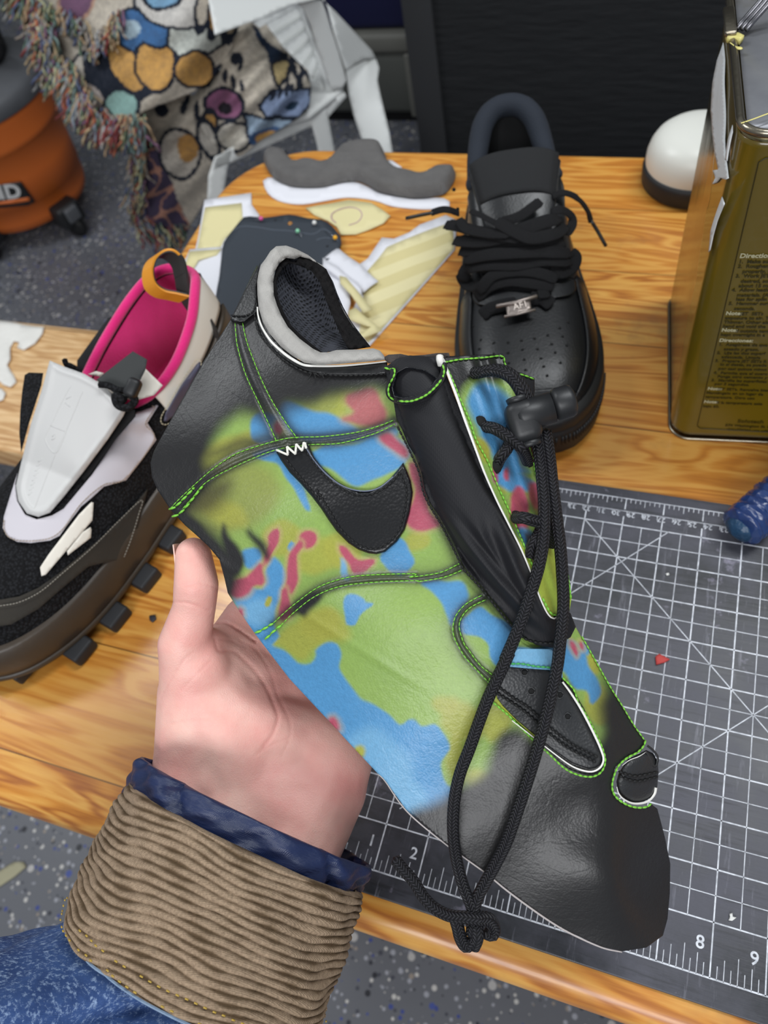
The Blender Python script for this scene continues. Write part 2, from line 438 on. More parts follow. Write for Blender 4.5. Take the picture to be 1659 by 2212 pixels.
# ================================================================== CUTTING MAT
I = 0.0254
mm = NT('mat_rubber', 0.42); v = mm.coord()
sc1 = mm.noise(mm.coord((1, 1, 1), (0, 0, 0.5)), 14, 6, 0.7); scr = mm.noise(mm.coord((6, 90, 1), (0, 0, 0.55)), 3, 5, 0.7); scr2 = mm.noise(mm.coord((70, 8, 1), (0, 0, 0.25)), 3, 5, 0.7)
bc = mm.mix(mm.ramp(sc1, [(0.35, 0.0), (0.75, 0.8)]), (44, 46, 50), (92, 92, 104))
bc = mm.mix(mm.ramp(scr, [(0.55, 0.0), (0.68, 0.55)]), bc, (28, 29, 31)); bc = mm.mix(mm.ramp(scr2, [(0.60, 0.0), (0.75, 0.5)]), bc, (140, 140, 152))
stn = mm.noise(v, 30, 5, 0.7); bc = mm.mix(mm.ramp(stn, [(0.62, 0.0), (0.70, 0.6)]), bc, (150, 146, 165))
mm.base(bc); mm.bump(scr, 0.3, 0.0004); mm.bump(scr2, 0.2, 0.0003)
mm.l(mm.ramp(sc1, [(0.3, 0.33), (0.7, 0.58)]), mm.b.inputs['Roughness'])
lm = NT('mat_print', 0.55); lv = lm.noise(lm.coord((1, 1, 1)), 160, 4, 0.7)
lm.base(lm.mix(lm.ramp(lv, [(0.42, 0.0), (0.62, 0.55)]), (226, 230, 238), (120, 124, 132)))
cm = thing('cutting_mat', 'black rubber cutting mat with white inch grid, scratched', 'cutting mat')
MT = 0.003; mx0, mx1, my0, my1 = -0.012, 0.5, -0.2665, 0.030
def matz(x, y): return T + MT + 0.0006 + 0.006 * np.clip((y - 0.005) / 0.03, 0, 1) ** 2 * 0
xs = np.linspace(mx0, mx1, 40); ys = np.linspace(my0, my1, 30)
L = tabloops(mx0, mx1, my0, my1, 0.006, T + MT, MT - 0.0004, 0.0009); ringed_slab('mat_sheet', [np.array(q) for q in L], mm.m, cm)
g = Mesh(); ztop = T + MT + 0.00003
def ln(x0, y0, x1, y1, w):
    a = np.array([x0, y0]); b = np.array([x1, y1]); t = (b - a) / np.linalg.norm(b - a); n = np.array([-t[1], t[0]]) * w / 2
    q = [a - n, b - n, b + n, a + n]; V = [(*p, ztop - 0.0002) for p in q] + [(*p, ztop) for p in q]
    g.add(V, [(4, 5, 6, 7), (0, 4, 7, 3), (0, 1, 5, 4), (1, 2, 6, 5), (2, 3, 7, 6)])
XR = 19 * I
for k in range(0, 39):                       # columns, every half inch
    x = k * I / 2; ln(x, -9 * I if k % 2 else -10 * I, x, (0.28 if k % 2 == 0 else 0) * I, 0.0007 if k % 2 == 0 else 0.00042)
for k in range(0, 20):
    y = -k * I / 2
    if y < -9.01 * I: continue
    ln(0, y, XR, y, 0.0007 if k % 2 == 0 else 0.00042)
ln(0, -10 * I, XR, -10 * I, 0.0008)
for k in range(0, 19 * 8):
    h = 0.48 if k % 8 == 4 else 0.38 if k % 4 == 2 else 0.24; 
    if k % 8: ln(k * I / 8, -10 * I, k * I / 8, (-10 + h) * I, 0.00035)
# rulers along the far side
ln(0, 0.87 * I, XR, 0.87 * I, 0.0006); ln(0, 0.45 * I, XR, 0.45 * I, 0.0004)
for k in range(0, 19 * 8):
    h = 0.36 if k % 8 == 0 else 0.22 if k % 4 == 0 else 0.13
    ln(k * I / 8, 0.87 * I, k * I / 8, (0.87 - h) * I, 0.0007 if k % 8 == 0 else 0.0004)
xc0 = on(1265, 1100, T)[0]
for k in range(-14, 33):
    x = xc0 + k * 0.01 - 0.002
    if 0 < x < XR: ln(x, 0.45 * I, x, (0.45 - 0.13) * I, 0.0004)
for (x0, y0, x1, y1) in ((4, 0, 14, -10), (6.2, 0.02, 4.0, -2.2 - 0.15), (5.6, -7.4, 10, -3), (1.2, -8.6, 2.4, -7.4)):
    ln(x0 * I, y0 * I, x1 * I, y1 * I, 0.0005)
tag(g.build('grid_marking', lm.m, cm, smooth=False), 'white inch grid and ruler lines')
for k in range(1, 19):
    textmesh('printed_number', str(k), 0.0088, (k * I - 0.0078 if k < 10 else k * I - 0.011, -9.36 * I - 0.0045, ztop), (1, 0, 0), (0, 1, 0), lm.m, cm, bold=0.0001)
for k in range(20, 34):                      # centimetre figures of the far ruler, read from the other side
    x = xc0 + (32 - k) * 0.01
    if x > 0.005: textmesh('printed_number', str(k), 0.0054, (x + 0.0035, 0.42 * I, ztop), (-1, 0, 0), (0, -1, 0), lm.m, cm)
finish(cm)
redm = plain('red_scrap', (186, 66, 62), 0.7, nscale=400); whs = plain('white_scrap', (225, 225, 222), 0.8)
MZ = T + MT
o = flatpiece('leather_scrap', [(1416, 1418), (1424, 1412), (1447, 1424), (1436, 1430), (1418, 1435)], MZ + 0.0016, 0.0014, redm, step=5); tag(o, 'tiny red triangular scrap lying on the grid of the cutting mat', 'scrap')
o = flatpiece('paper_fleck', [(1576, 1974), (1582, 1972), (1583, 1980), (1591, 1982), (1582, 1989), (1574, 1988), (1577, 1981)], MZ + 0.001, 0.0008, whs, step=3); tag(o, 'small star-shaped white fleck on the mat between the figures 8 and 9', 'scrap')
o = flatpiece('paper_fleck', [(1438, 1239), (1444, 1237), (1446, 1241), (1441, 1243)], MZ + 0.001, 0.0008, whs, step=2); tag(o, 'tiny white fleck on the mat below the far ruler', 'scrap')
drk = plain('dark_scrap', (52, 50, 54), 0.6)
o = flatpiece('rubber_scrap', [(322, 1330), (335, 1328), (337, 1337), (329, 1344), (323, 1339)], T + 0.0012, 0.001, drk, step=4); tag(o, 'tiny dark scrap on the bare wood left of the thumb', 'scrap')
tanm = plain('dusty_tan', (158, 154, 128), 0.8, nscale=150)
o = flatpiece('leather_offcut', [(-30, 1890), (0, 1880), (30, 1862), (50, 1862), (56, 1872), (30, 1894), (0, 1914), (-30, 1920)], 0.003, 0.0025, tanm, step=8); tag(o, 'dusty tan offcut lying on the floor at the lower left', 'scrap')

# ================================================================== PATTERN PIECES ON THE TABLE
def K6(l): return [(380 + x / 2.676, 300 + y / 2.676) for x, y in l]
card = plain('white_card', (220, 220, 226), 0.7, nscale=90, nstr=0.15, ndist=0.001)
tapem = NT('masking_tape', 0.6); tv = tapem.coord()
tapem.base(tapem.mix(tapem.ramp(tapem.wave(tapem.coord((1, 1, 1), (0, 0, 0.9)), 11, 1.2, 1), [(0.45, 0), (0.55, 1)]), (224, 214, 166), (212, 200, 146))); tapem.bump(tapem.noise(tv, 400, 3), 0.3, 0.0004); tapem = tapem.m
tapd = plain('masking_tape_strip', (216, 206, 156), 0.6, nscale=400)
o = thing('paper_pattern', 'white card pattern with a tape block at the table\'s far left corner', 'paper pattern', 'paper patterns spread on the table')
flatpiece('card', K6([(165, 352), (435, 312), (437, 380), (482, 440), (440, 520), (330, 640), (240, 720), (100, 690), (130, 560)]), T + 0.0012, 0.0008, card, o)
flatpiece('masking_tape', K6([(168, 395), (380, 370), (386, 470), (280, 580), (250, 642), (122, 640)]), T + 0.0016, 0.0003, tapd, o)
finish(o)
o = thing('paper_pattern', 'torn white card with tape scraps left of the dark slate leather piece', 'paper pattern', 'paper patterns spread on the table')
flatpiece('card', K6([(0, 745), (40, 730), (80, 640), (265, 632), (300, 720), (280, 900), (250, 1030), (150, 1010), (60, 900), (20, 830)]), T + 0.0024, 0.0008, card, o, curl=wavy(0.001, 20))
flatpiece('masking_tape', K6([(78, 650), (262, 636), (235, 672), (130, 700), (80, 790), (40, 800), (62, 700)]), T + 0.0048, 0.0004, tapd, o)
finish(o)
slate = plain('slate_leather', (50, 57, 66), 0.62, nscale=260, nstr=0.35, ndist=0.0006, var=(12, (44, 50, 58)))
o = thing('leather_pattern', 'dark slate leather pattern piece with a row of punched holes', 'leather piece')
flatpiece('leather', K6([(392, 452), (440, 448), (500, 456), (570, 448), (650, 437), (710, 446), (770, 460), (840, 466), (890, 492), (925, 530), (955, 575), (945, 625), (890, 690), (800, 760), (700, 900), (560, 1040), (290, 1060), (228, 1040), (232, 900), (250, 800), (262, 690), (275, 600), (310, 550), (350, 500)]), T + 0.0062, 0.0026, slate, o, sm=True)
hole = plain('punched_hole', (16, 17, 20), 0.9)
for hx, hy in ((575, 470), (875, 620)):
    c = on(380 + hx / 2.676, 300 + hy / 2.676, T + 0.0063); lathe('punched_hole', [(0.0001, -0.0004), (0.0011, -0.0004), (0.0014, 0.0), (0.0010, 0.0001), (0.0001, 0.0001)], c, hole, o, 16)
c = on(380 + 660 / 2.676, 300 + 488 / 2.676, T + 0.0063); lathe('brass_eyelet', [(0.0012, 0), (0.0014, 0.0005), (0.0022, 0.0005), (0.0024, 0)], c, plain('brass', (214, 150, 70), 0.35, 0.8), o, 20)
silver_line = plain('silver_pen', (96, 104, 116), 0.5)
P = cr([on(380 + x / 2.676, 300 + y / 2.676, T + 0.00625) for x, y in ((330, 530), (380, 505), (470, 510), (560, 525), (650, 530), (740, 545), (800, 548), (850, 520), (900, 545))], n=40)
tube('pen_line', P, 0.0004, silver_line, o, 5, 0.3)
P = cr([on(380 + x / 2.676, 300 + y / 2.676, T + 0.00625) for x, y in ((812, 585), (850, 572), (910, 575), (940, 590))], n=20); tube('pen_line', P, 0.0004, silver_line, o, 5, 0.3)
finish(o)
steel = plain('pin_steel', (170, 172, 178), 0.25, 1.0)
def pin(px, py, tx, ty, col, label):
    o = thing('dressmaking_pin', label, 'pin', 'ball pins on the slate leather piece')
    a = on(px, py, T + 0.010); b = on(tx, ty, T + 0.0072)
    V, F, _ = tubeVF(np.array([a, b]), 0.0003, 6); mk('shaft', V, F, steel, o)
    r = 0.0022; lathe('ball_head', [(r * math.sin(math.pi * k / 10) + 1e-6, -r * math.cos(math.pi * k / 10)) for k in range(11)], a, plain('pin_head', col, 0.25), o, 18)
    finish(o)
pin(564, 472, 547, 476, (214, 84, 150), 'pin with a magenta ball head')
pin(643, 499, 652, 512, (136, 206, 166), 'pin with a mint green ball head')
pin(679, 481, 684, 486, (226, 226, 222), 'pin with a tiny pale head near the slate piece\'s far edge')
pin(724, 513, 702, 499, (240, 176, 30), 'pin with a yellow ball head')
o = thing('tape_swatch', 'pale yellow masking tape swatch with a purple circle drawn on it', 'tape swatch')
flatpiece('masking_tape', K6([(750, 402), (820, 385), (900, 372), (1000, 356), (1130, 375), (1190, 412), (1240, 447), (1200, 490), (1110, 528), (1040, 552), (955, 556), (930, 510), (880, 475), (800, 440)]), T + 0.0014, 0.001, tapd, o, curl=wavy(0.0006, 30))
P = cr([on(380 + x / 2.676, 300 + y / 2.676, T + 0.0024) for x, y in ((925, 485), (900, 460), (905, 430), (950, 405), (1010, 395), (1060, 410), (1075, 445), (1050, 480), (1000, 498))], n=50)
tube('purple_circle', P, 0.0005, plain('purple_ink', (172, 128, 160), 0.6), o, 5, 0.3)
finish(o)
o = thing('paper_pattern', 'large white card pattern covered in masking tape beside the black sneaker', 'paper pattern', 'paper patterns spread on the table')
flatpiece('card', K6([(1060, 725), (1110, 690), (1150, 630), (1190, 570), (1260, 577), (1350, 540), (1410, 495), (1480, 470), (1560, 440), (1625, 470), (1612, 640), (1240, 1060), (1120, 1195), (1040, 1155), (1000, 1040), (1060, 900), (1000, 780)]), T + 0.0012, 0.001, card, o)
flatpiece('masking_tape', K6([(1105, 765), (1170, 690), (1220, 625), (1300, 590), (1400, 550), (1500, 512), (1600, 480), (1608, 632), (1232, 1052), (1112, 1178), (1060, 1120), (1080, 930)]), T + 0.0017, 0.0004, tapem, o)
finish(o)
o = thing('paper_pattern', 'crumpled narrow white card strips between the slate and tape-covered pieces', 'paper pattern', 'paper patterns spread on the table')
flatpiece('card', K6([(700, 740), (840, 715), (940, 640), (1060, 730), (1172, 830), (1085, 892), (1000, 830), (1010, 960), (990, 1060), (860, 900)]), T + 0.0042, 0.0008, card, o, curl=wavy(0.0016, 18))
flatpiece('card', K6([(850, 690), (935, 745), (1070, 860), (1075, 905), (960, 820), (850, 740)]), T + 0.0085, 0.0006, card, o, curl=wavy(0.0008, 12))
flatpiece('masking_tape', K6([(945, 790), (985, 800), (1050, 880), (1135, 985), (1085, 1005), (1010, 900), (950, 835)]), T + 0.0098, 0.0004, tapd, o)
flatpiece('masking_tape', K6([(1000, 1000), (1040, 985), (1195, 1112), (1060, 1165), (1030, 1140), (1130, 1095), (1000, 1045)]), T + 0.0062, 0.0004, tapd, o, curl=wavy(0.001, 14))
finish(o)
card2 = flatpiece('paper_pattern', K6([(503, 242), (525, 225), (560, 222), (620, 245), (700, 268), (830, 263), (900, 248), (960, 240), (1010, 243), (1080, 262), (1160, 300), (1250, 325), (1400, 340), (1560, 345), (1580, 398), (1480, 404), (1380, 402), (1250, 387), (1170, 360), (1100, 345), (980, 337), (850, 358), (740, 375), (660, 372), (580, 350), (525, 305)]), T + 0.0016, 0.0012, card, sm=True)
tag(card2, 'long curved white card strip lying in front of the grey foam', 'paper pattern', 'paper patterns spread on the table')
c2 = flatpiece('card_offcut', K6([(1225, 120), (1250, 125), (1305, 162), (1300, 178), (1240, 165)]), T + 0.002, 0.001, card, step=6); tag(c2, 'small white card corner poking out behind the grey foam', 'paper pattern')
fm = NT('grey_foam', 0.95); fv = fm.coord(); fm.base(fm.mix(fm.noise(fv, 45, 5, 0.6), (104, 102, 100), (78, 76, 76))); fm.bump(fm.noise(fv, 500, 3), 0.7, 0.001); fm.bump(fm.noise(fv, 90, 4), 0.6, 0.003)
P6 = K6([(512, 105), (525, 65), (560, 45), (610, 52), (645, 75), (690, 122), (760, 120), (850, 130), (915, 95), (945, 55), (980, 28), (1060, 10), (1130, 5), (1185, 22), (1215, 80), (1232, 130), (1290, 172), (1400, 198), (1470, 180), (1520, 158), (1605, 160), (1615, 215), (1562, 292), (1480, 318), (1400, 325), (1330, 320), (1180, 290), (1110, 250), (1050, 228), (970, 232), (860, 258), (740, 262), (650, 250), (580, 215), (540, 170)])
v2, F2 = triang(P6, 6, True)
dd = segdist(v2, cr(P6, step=6, closed=True), True); hgt = 0.010 * np.sqrt(np.clip(dd / 16, 0, 1) * (2 - np.clip(dd / 16, 0, 1))) + 0.0035 + 0.0012 * np.sin(v2[:, 0] / 13) * np.sin(v2[:, 1] / 9)
Pt = on(v2[:, 0], v2[:, 1] + 12, T); top = Pt.copy(); top[:, 2] += hgt; bt = Pt.copy(); bt[:, 2] += 0.0026
fo = slab(v2, F2, top, bt, 'foam_piece', fm.m); tag(fo, 'dark grey foam piece shaped like a moustache with rough edges', 'foam piece')

# ================================================================== WHITE DOME
dm = thing('dome_cap', 'round white dome on a thick black base behind the olive tin', 'dome')
dc = (0.139, 0.390, T)
lathe('base', [(0.0001, 0), (0.044, 0), (0.047, 0.003), (0.0475, 0.016), (0.046, 0.020), (0.0001, 0.020)], dc, plain('black_rubber_base', (30, 30, 32), 0.6, nscale=200), dm, 64)
lathe('dome', [(0.0450, 0.019), (0.0455, 0.023), (0.0450, 0.030), (0.0430, 0.037), (0.0395, 0.043), (0.034, 0.0475), (0.026, 0.0505), (0.014, 0.0525), (0.0001, 0.053)], dc, plain('white_plastic_dome', (222, 222, 214), 0.35, nscale=30, nstr=0.05), dm, 64)
finish(dm)

# ================================================================== OLIVE TIN
tin = thing('metal_tin', 'tall rectangular olive tin with printed directions and a peeling label', 'tin can')
ang = math.radians(6.2); ux = np.array([math.cos(ang), math.sin(ang), 0]); uy = np.array([-math.sin(ang), math.cos(ang), 0])
tc0 = np.array([0.1500, 0.0825, T])                    # near left corner (before rounding)
TW, TD, TH, TR = 0.165, 0.150, 0.236, 0.013
def tloc(x, y, z): return tc0 + ux * x + uy * y + np.array([0, 0, z])
def tinloop(ins, z, n=10):
    q = rrect(ins, TW - ins, ins, TD - ins, max(TR - ins, 0.002), n); return np.array([tloc(a, b, z) for a, b in q])
tinm = NT('bare_tin', 0.22, 1.0); tv = tinm.coord(); tinm.base(tinm.mix(tinm.noise(tv, 22, 5, 0.6), (176, 164, 128), (120, 112, 84))); tinm.bump(tinm.noise(tinm.coord((1, 1, 0.25)), 45, 2), 0.35, 0.0015)
topm = NT('dull_tin_top', 0.42, 0.55); tv = topm.coord(); c = topm.mix(topm.noise(tv, 35, 5, 0.65), (176, 178, 184), (128, 130, 138)); c = topm.mix(topm.ramp(topm.noise(tv, 18, 4, 0.6), [(0.60, 0), (0.70, 0.6)]), c, (110, 104, 82)); topm.base(c); topm.bump(topm.noise(tv, 40, 3), 0.2, 0.001)
rimm = plain('tin_rim', (150, 142, 126), 0.28, 1.0, nscale=300)
olive = NT('olive_print', 0.28); tv = olive.coord(); olive.base(olive.mix(olive.noise(tv, 8, 3), (104, 88, 12), (84, 68, 7))); olive.b.inputs['Coat Weight'].default_value = 0.4; olive = olive.m
ringed_slab('body', [tinloop(0.0006, 0.003), tinloop(0.0, 0.008), tinloop(0, TH * 0.35), tinloop(0, TH * 0.7), tinloop(0.0, TH - 0.006), tinloop(0.0006, TH - 0.003)], tinm.m, tin)
ringed_slab('top_panel', [tinloop(0.003, TH - 0.012), tinloop(0.003, TH - 0.0028)], topm.m, tin)
def rimtube(z, r, name):
    q = tinloop(-0.0004, z, 12); V, F, _ = tubeVF(np.vstack([q, q[:1]]), r, 8, cap=False); return mk(name, V, F, rimm, tin)
rimtube(TH - 0.0015, 0.0022, 'top_rim'); rimtube(0.0014, 0.0013, 'bottom_rim')
# printed label wrapping the near left corner: front face + rounded corner + a torn edge on the left face
def skin(u, w):                                          # u runs along the wall from the left face round the corner
    arc = TR * math.pi / 2
    if u < 0: p = (0.0 - 0.0004, TR - u)
    elif u < arc: a = u / TR; p = (TR - (TR + 0.0004) * math.cos(a), TR - (TR + 0.0004) * math.sin(a))
    else: p = (TR + u - arc, -0.0004)
    return tloc(p[0], p[1], w)
edge = lambda h: -(0.004 + 0.055 * h ** 1.2 + 0.075 * np.clip((h - 0.72) / 0.28, 0, 1) + 0.003 * math.sin(h * 23) + 0.0015 * math.sin(h * 61)) if h < 0.99 else -0.13
NU, NW = 60, 70; V = []
for j in range(NW + 1):
    h = j / NW; w = 0.006 + (TH - 0.012) * h; e = edge(h)
    for i in range(NU + 1):
        s = i / NU; u = e * (1 - s / 0.35) if s < 0.35 else (s - 0.35) / 0.65 * (TR * math.pi / 2 + TW - 2 * TR)
        V.append(skin(u, w))
F = [(j * (NU + 1) + i, j * (NU + 1) + i + 1, (j + 1) * (NU + 1) + i + 1, (j + 1) * (NU + 1) + i) for j in range(NW) for i in range(NU)]
lab = mk('printed_label', V, F, olive, tin, recalc=False); md = lab.modifiers.new('s', 'SOLIDIFY'); md.thickness = 0.0003; md.offset = -1
paper = plain('label_paper', (226, 230, 232), 0.7, nscale=80, nstr=0.4, ndist=0.002)
pl_p = tloc(-0.0010, 0.03, 0.1); pl_n = -ux
def tornpiece(name, pts, k=0):
    v, F = triang(pts, 5); P = onplane(v[:, 0], v[:, 1], tloc(-0.0012 - 0.0005 * k, 0, 0), ux); P = P - ux * (0.0003 * (1 + np.sin(v[:, 1] / 23.0)))[:, None]
    slab(v, F, P, P + ux * 0.0004, name, paper, tin)
tornpiece('torn_label_paper', [(1562, 92), (1566, 130), (1567, 200), (1567, 300), (1571, 352), (1573, 385), (1566, 388), (1556, 384), (1548, 394), (1538, 398), (1545, 384), (1540, 368), (1552, 366), (1546, 330), (1538, 280), (1535, 240), (1541, 180), (1549, 130)])
tornpiece('torn_label_paper', [(1582, 270), (1583, 285), (1572, 348), (1568, 345), (1574, 300)], 1)
tornpiece('torn_label_paper', [(1560, 425), (1566, 440), (1551, 478), (1540, 512), (1533, 540), (1530, 545), (1536, 500), (1549, 460)], 1)
# print on the front face
inkl = plain('light_print', (176, 172, 140), 0.4); inkd = plain('dark_print', (48, 42, 6), 0.4)
fp = tloc(0, -0.0009, 0)
def tx(px, py, s, m, size=0.0036, bold=0.0):
    o0 = onplane(float(px), float(py), fp, uy); return textmesh('printed_text', s, size, o0, ux, (0, 0, 1), m, tin, bold=bold)
tx(1597, 557, 'Directions:', inkl, 0.0042, 0.00012)
for px, py, s in ((1595, 569, '1.  Make sure'), (1593, 579, '2.  Roughen'), (1603, 590, 'properly, remove'), (1588, 600, '3.  Work JET'), (1599, 611, 'desired, so it'), (1595, 621, 'about 15 min'), (1580, 630, '4.  Allow leather'), (1591, 641, 'materials. (A'), (1589, 650, 'less for splin'), (1573, 659, '5.  Hammer surface'), (1585, 670, 'seconds.'), (1598, 681, 'JET  SETs'), (1565, 690, 'exposure to air. To'), (1563, 699, 'Thinner. Other als'), (1561, 708, 'hand and void the'), (1588, 718, 'If outside tem'), (1556, 726, 'kept overnight in a'), (1552, 747, '1.  Asegúrese de que'), (1563, 757, 'aseado y graso.'), (1548, 765, '2.  Lije las dos superf'), (1558, 774, 'adecuada. Limpie'), (1544, 782, '3.  Prepare JET SETs R'), (1555, 790, 'lo si desea, se puede'), (1551, 799, 'por casi quince minut'), (1541, 808, '4.  Permita que el cuero'), (1549, 816, 'Ponga otro cemento y'), (1536, 824, '5.  Martille las superficies'), (1543, 832, 'por 5 segundos.'), (1550, 843, 'JET SETs. Revuelva bien'), (1525, 851, 'Manténgalo en un lugar de'), (1523, 860, 'temperatura. Otro uso'), (1546, 872, 'Si la temperatura esta'), (1518, 880, 'bajo 60.'), (1592, 913, 'Solotech'), (1566, 921, '574 Washington St. Bost'), (1570, 930, 'CAUTION: use with')):
    tx(px, py, s, inkd, 0.0033 if py != 913 else 0.0048, 0.00008)
for px, py, s in ((1567, 680, 'Note:'), (1558, 716, 'Note:'), (1553, 738, 'Direcciones:'), (1528, 842, 'Note:'), (1520, 870, 'Note:')): tx(px, py, s, inkl, 0.0038, 0.00012)
q = [onplane(float(a), float(b), fp, uy) for a, b in ((1700, 340), (1641, 342), (1505, 925), (1700, 936))]
V, F, _ = tubeVF(resample(np.array(q), n=60), 0.0003, 5); mk('printed_border', V, F, inkd, tin)
# wire handle and its solder tab, glue threads
hz = T + TH
hp = [at(1590.0, 60.0, 0.385), at(1606.0, 30.0, 0.372), at(1630.0, -30.0, 0.352), at(1670.0, -110.0, 0.34)]
hb = on(1592, 62, hz); hp = [hb, hb + np.array([0.006, 0.006, 0.006]), hb + np.array([0.030, 0.020, 0.03]), hb + np.array([0.07, 0.03, 0.034]), hb + np.array([0.1, 0.02, 0.006])]
for k, dx in enumerate((0, 0.0022, 0.0044)): tube('handle_wire', cr([p + ux * dx - uy * dx * 0.5 for p in hp], n=30), 0.0014, plain('handle_steel', (112, 112, 116), 0.3, 1.0), tin, 8)
gl = plain('dried_glue', (206, 196, 120), 0.3)
tube('glue_thread', cr([on(a, b, hz + 0.0005) for a, b in ((1601, 266), (1625, 258), (1660, 245), (1700, 232))], n=20), 0.0005, gl, tin, 6, 0.4)
tube('glue_thread', cr([on(a, b, hz + 0.0005) for a, b in ((1577, 92), (1590, 101), (1603, 106))], n=12), [0.0004] * 7 + [0.0008, 0.0012, 0.0016, 0.0014, 0.0006], gl, tin, 6, 0.3)
v, F = triang([(1568, 72), (1582, 68), (1596, 70), (1608, 76), (1600, 84), (1586, 80), (1572, 80)], 3); P = on(v[:, 0], v[:, 1], hz + 0.0010); slab(v, F, P, P - np.array([0, 0, 0.003]), 'glue_blob', gl, tin)
bevbox('solder_tab', on(1576, 46, hz + 0.0016), (0.006, 0.028, 0.003), rimm, tin, R=np.stack([ux, uy, [0, 0, 1]], 1), bev=0.001)
finish(tin)

# ================================================================== BLUE ROLL
nav = NT('blue_film', 0.25); nv = nav.coord(); nav.base(nav.mix(nav.noise(nv, 60, 4, 0.6), (24, 34, 78), (34, 66, 120))); nav.bump(nav.vor(nav.coord((1, 1, 1)), 130), 0.8, 0.0025); nav.b.inputs['Coat Weight'].default_value = 0.5
a = on(1598, 1142, T + MT + 0.0142); b = on(1700, 1055, T + MT + 0.0142); d = (b - a) / np.linalg.norm(b - a)
rl = thing('wrapped_roll', 'small roll wrapped in crinkled dark blue film at the mat\'s far right', 'roll')
P = resample(np.array([a, a + d * 0.062]), n=60); rr_ = 0.0138 + 0.0005 * np.sin(np.arange(60) * 0.9); rr_[0] = 0.0115; rr_[1] = 0.0135
V, F, _ = tubeVF(P, rr_, 28); V = V + nrs.randn(*V.shape) * 0.00035; mk('film_wrap', V, F, nav.m, rl)
tube('blue_core', np.array([a - d * 0.0022, a + d * 0.01]), 0.0092, plain('core_end', (28, 62, 92), 0.4, nscale=150, nstr=0.8, ndist=0.003), rl, 20)
finish(rl)

# ================================================================== BACKGROUND
blk = NT('black_fabric', 0.85); v = blk.coord(); blk.base(blk.mix(blk.noise(v, 4, 4), (17, 19, 22), (24, 26, 29))); blk.bump(blk.noise(blk.coord((1, 1, 6)), 14, 4), 0.4, 0.01)
bb = thing('black_cabinet', 'large flat black cabinet standing behind the table', 'cabinet')
bx0 = on(907, 322, 0.0); 
bevbox('front_panel', (0.10 - 0.035, 1.475, 0.80), (1.16, 0.03, 1.6), blk.m, bb, bev=0.004)
bevbox('edge_strip', (-0.478, 1.455, 0.80), (0.07, 0.012, 1.6), plain('edge_strip', (46, 47, 49), 0.6, nscale=30), bb, bev=0.003)
bevbox('body', (0.065, 1.70, 0.80), (1.15, 0.42, 1.6), plain('cabinet_side', (44, 45, 47), 0.7), bb, bev=0.01)
finish(bb)
gy = plain('grey_plastic', (112, 112, 106), 0.6, var=(6, (98, 98, 92))); gy2 = plain('dull_grey_panel', (84, 86, 82), 0.7); nvy = plain('navy_plastic', (12, 16, 58), 0.5)
cr8 = thing('storage_crate', 'dull grey storage crate with a navy box on it, behind the chair', 'crate')
bevbox('crate_body', (-0.88, 1.86, 0.115), (0.62, 0.34, 0.17), gy2, cr8, bev=0.02)
bevbox('crate_rim', (-0.88, 1.86, 0.225), (0.66, 0.36, 0.05), gy, cr8, bev=0.012)
for x in (-1.1, -0.78, -0.60): bevbox('corner_rib', (x, 1.686, 0.115), (0.02, 0.016, 0.17), gy, cr8, bev=0.005)
bevbox('foot', (-0.88, 1.86, 0.015), (0.60, 0.30, 0.03), plain('black_plinth', (14, 14, 16), 0.8), cr8, bev=0.005)
finish(cr8)
nb = bevbox('storage_box', (-0.88, 1.87, 0.51), (0.62, 0.34, 0.52), nvy, bev=0.02); tag(nb, 'dark navy box standing on the grey crate by the black cabinet', 'box')

# ---------------- white plastic chair
wp = plain('white_plastic', (214, 216, 214), 0.45, nscale=40, nstr=0.1, ndist=0.002)
ch = thing('plastic_chair', 'white plastic garden armchair with a patterned blanket heaped on it', 'chair')
def K2(l): return np.array([(480 + x / 3.687, y / 3.687) for x, y in l])
def const(d): return lambda p: np.full(len(p), float(d)) if np.isscalar(d) else None
def planed(p0, n):
    p0 = np.asarray(p0, float); n = np.asarray(n, float)
    def f(p): return ((p0 - CP) @ n) / (ray(p[:, 0], p[:, 1]) @ n)
    return f
sz = T - 0.30
seatD = planed((0, 0, sz), (0, 0, 1.0))
seat_poly = K2([(-150, 1130), (670, 935), (975, 740), (880, 640), (640, 60), (560, -150), (-300, 200), (-420, 900)])
v, F = triang([(p[0], p[1]) for p in K2([(60, 1090), (400, 1010), (690, 905), (960, 700), (850, 660), (640, 60), (590, 20), (300, 140), (-100, 420), (-150, 900)])], 12)
P = on(v[:, 0], v[:, 1], sz); sl = slab(v, F, P, P - np.array([0, 0, 0.012]), 'seat', wp, ch)
slit = plain('slit_shadow_gap', (150, 152, 152), 0.6)
for y0 in (0, 95, 190, 285, 385, 490):                # raised slats of the seat
    a = np.array([(345, 210 + y0 * 0.92), (560 + y0 * 0.42, 62 + y0 * 0.9)]); a = K2([(330 + y0 * 0.85, 195 + y0 * 0.9), (605 + y0 * 0.33, 45 + y0 * 0.98)])
    b = K2([(330 + (y0 + 70) * 0.85, 195 + (y0 + 70) * 0.9), (605 + (y0 + 70) * 0.33, 45 + (y0 + 70) * 0.98)])
    q = [a[0], a[1], b[1], b[0]]; v, F = triang(q, 8); P = on(v[:, 0], v[:, 1], sz + 0.006); slab(v, F, P, P - np.array([0, 0, 0.008]), 'seat_slat', wp, ch)
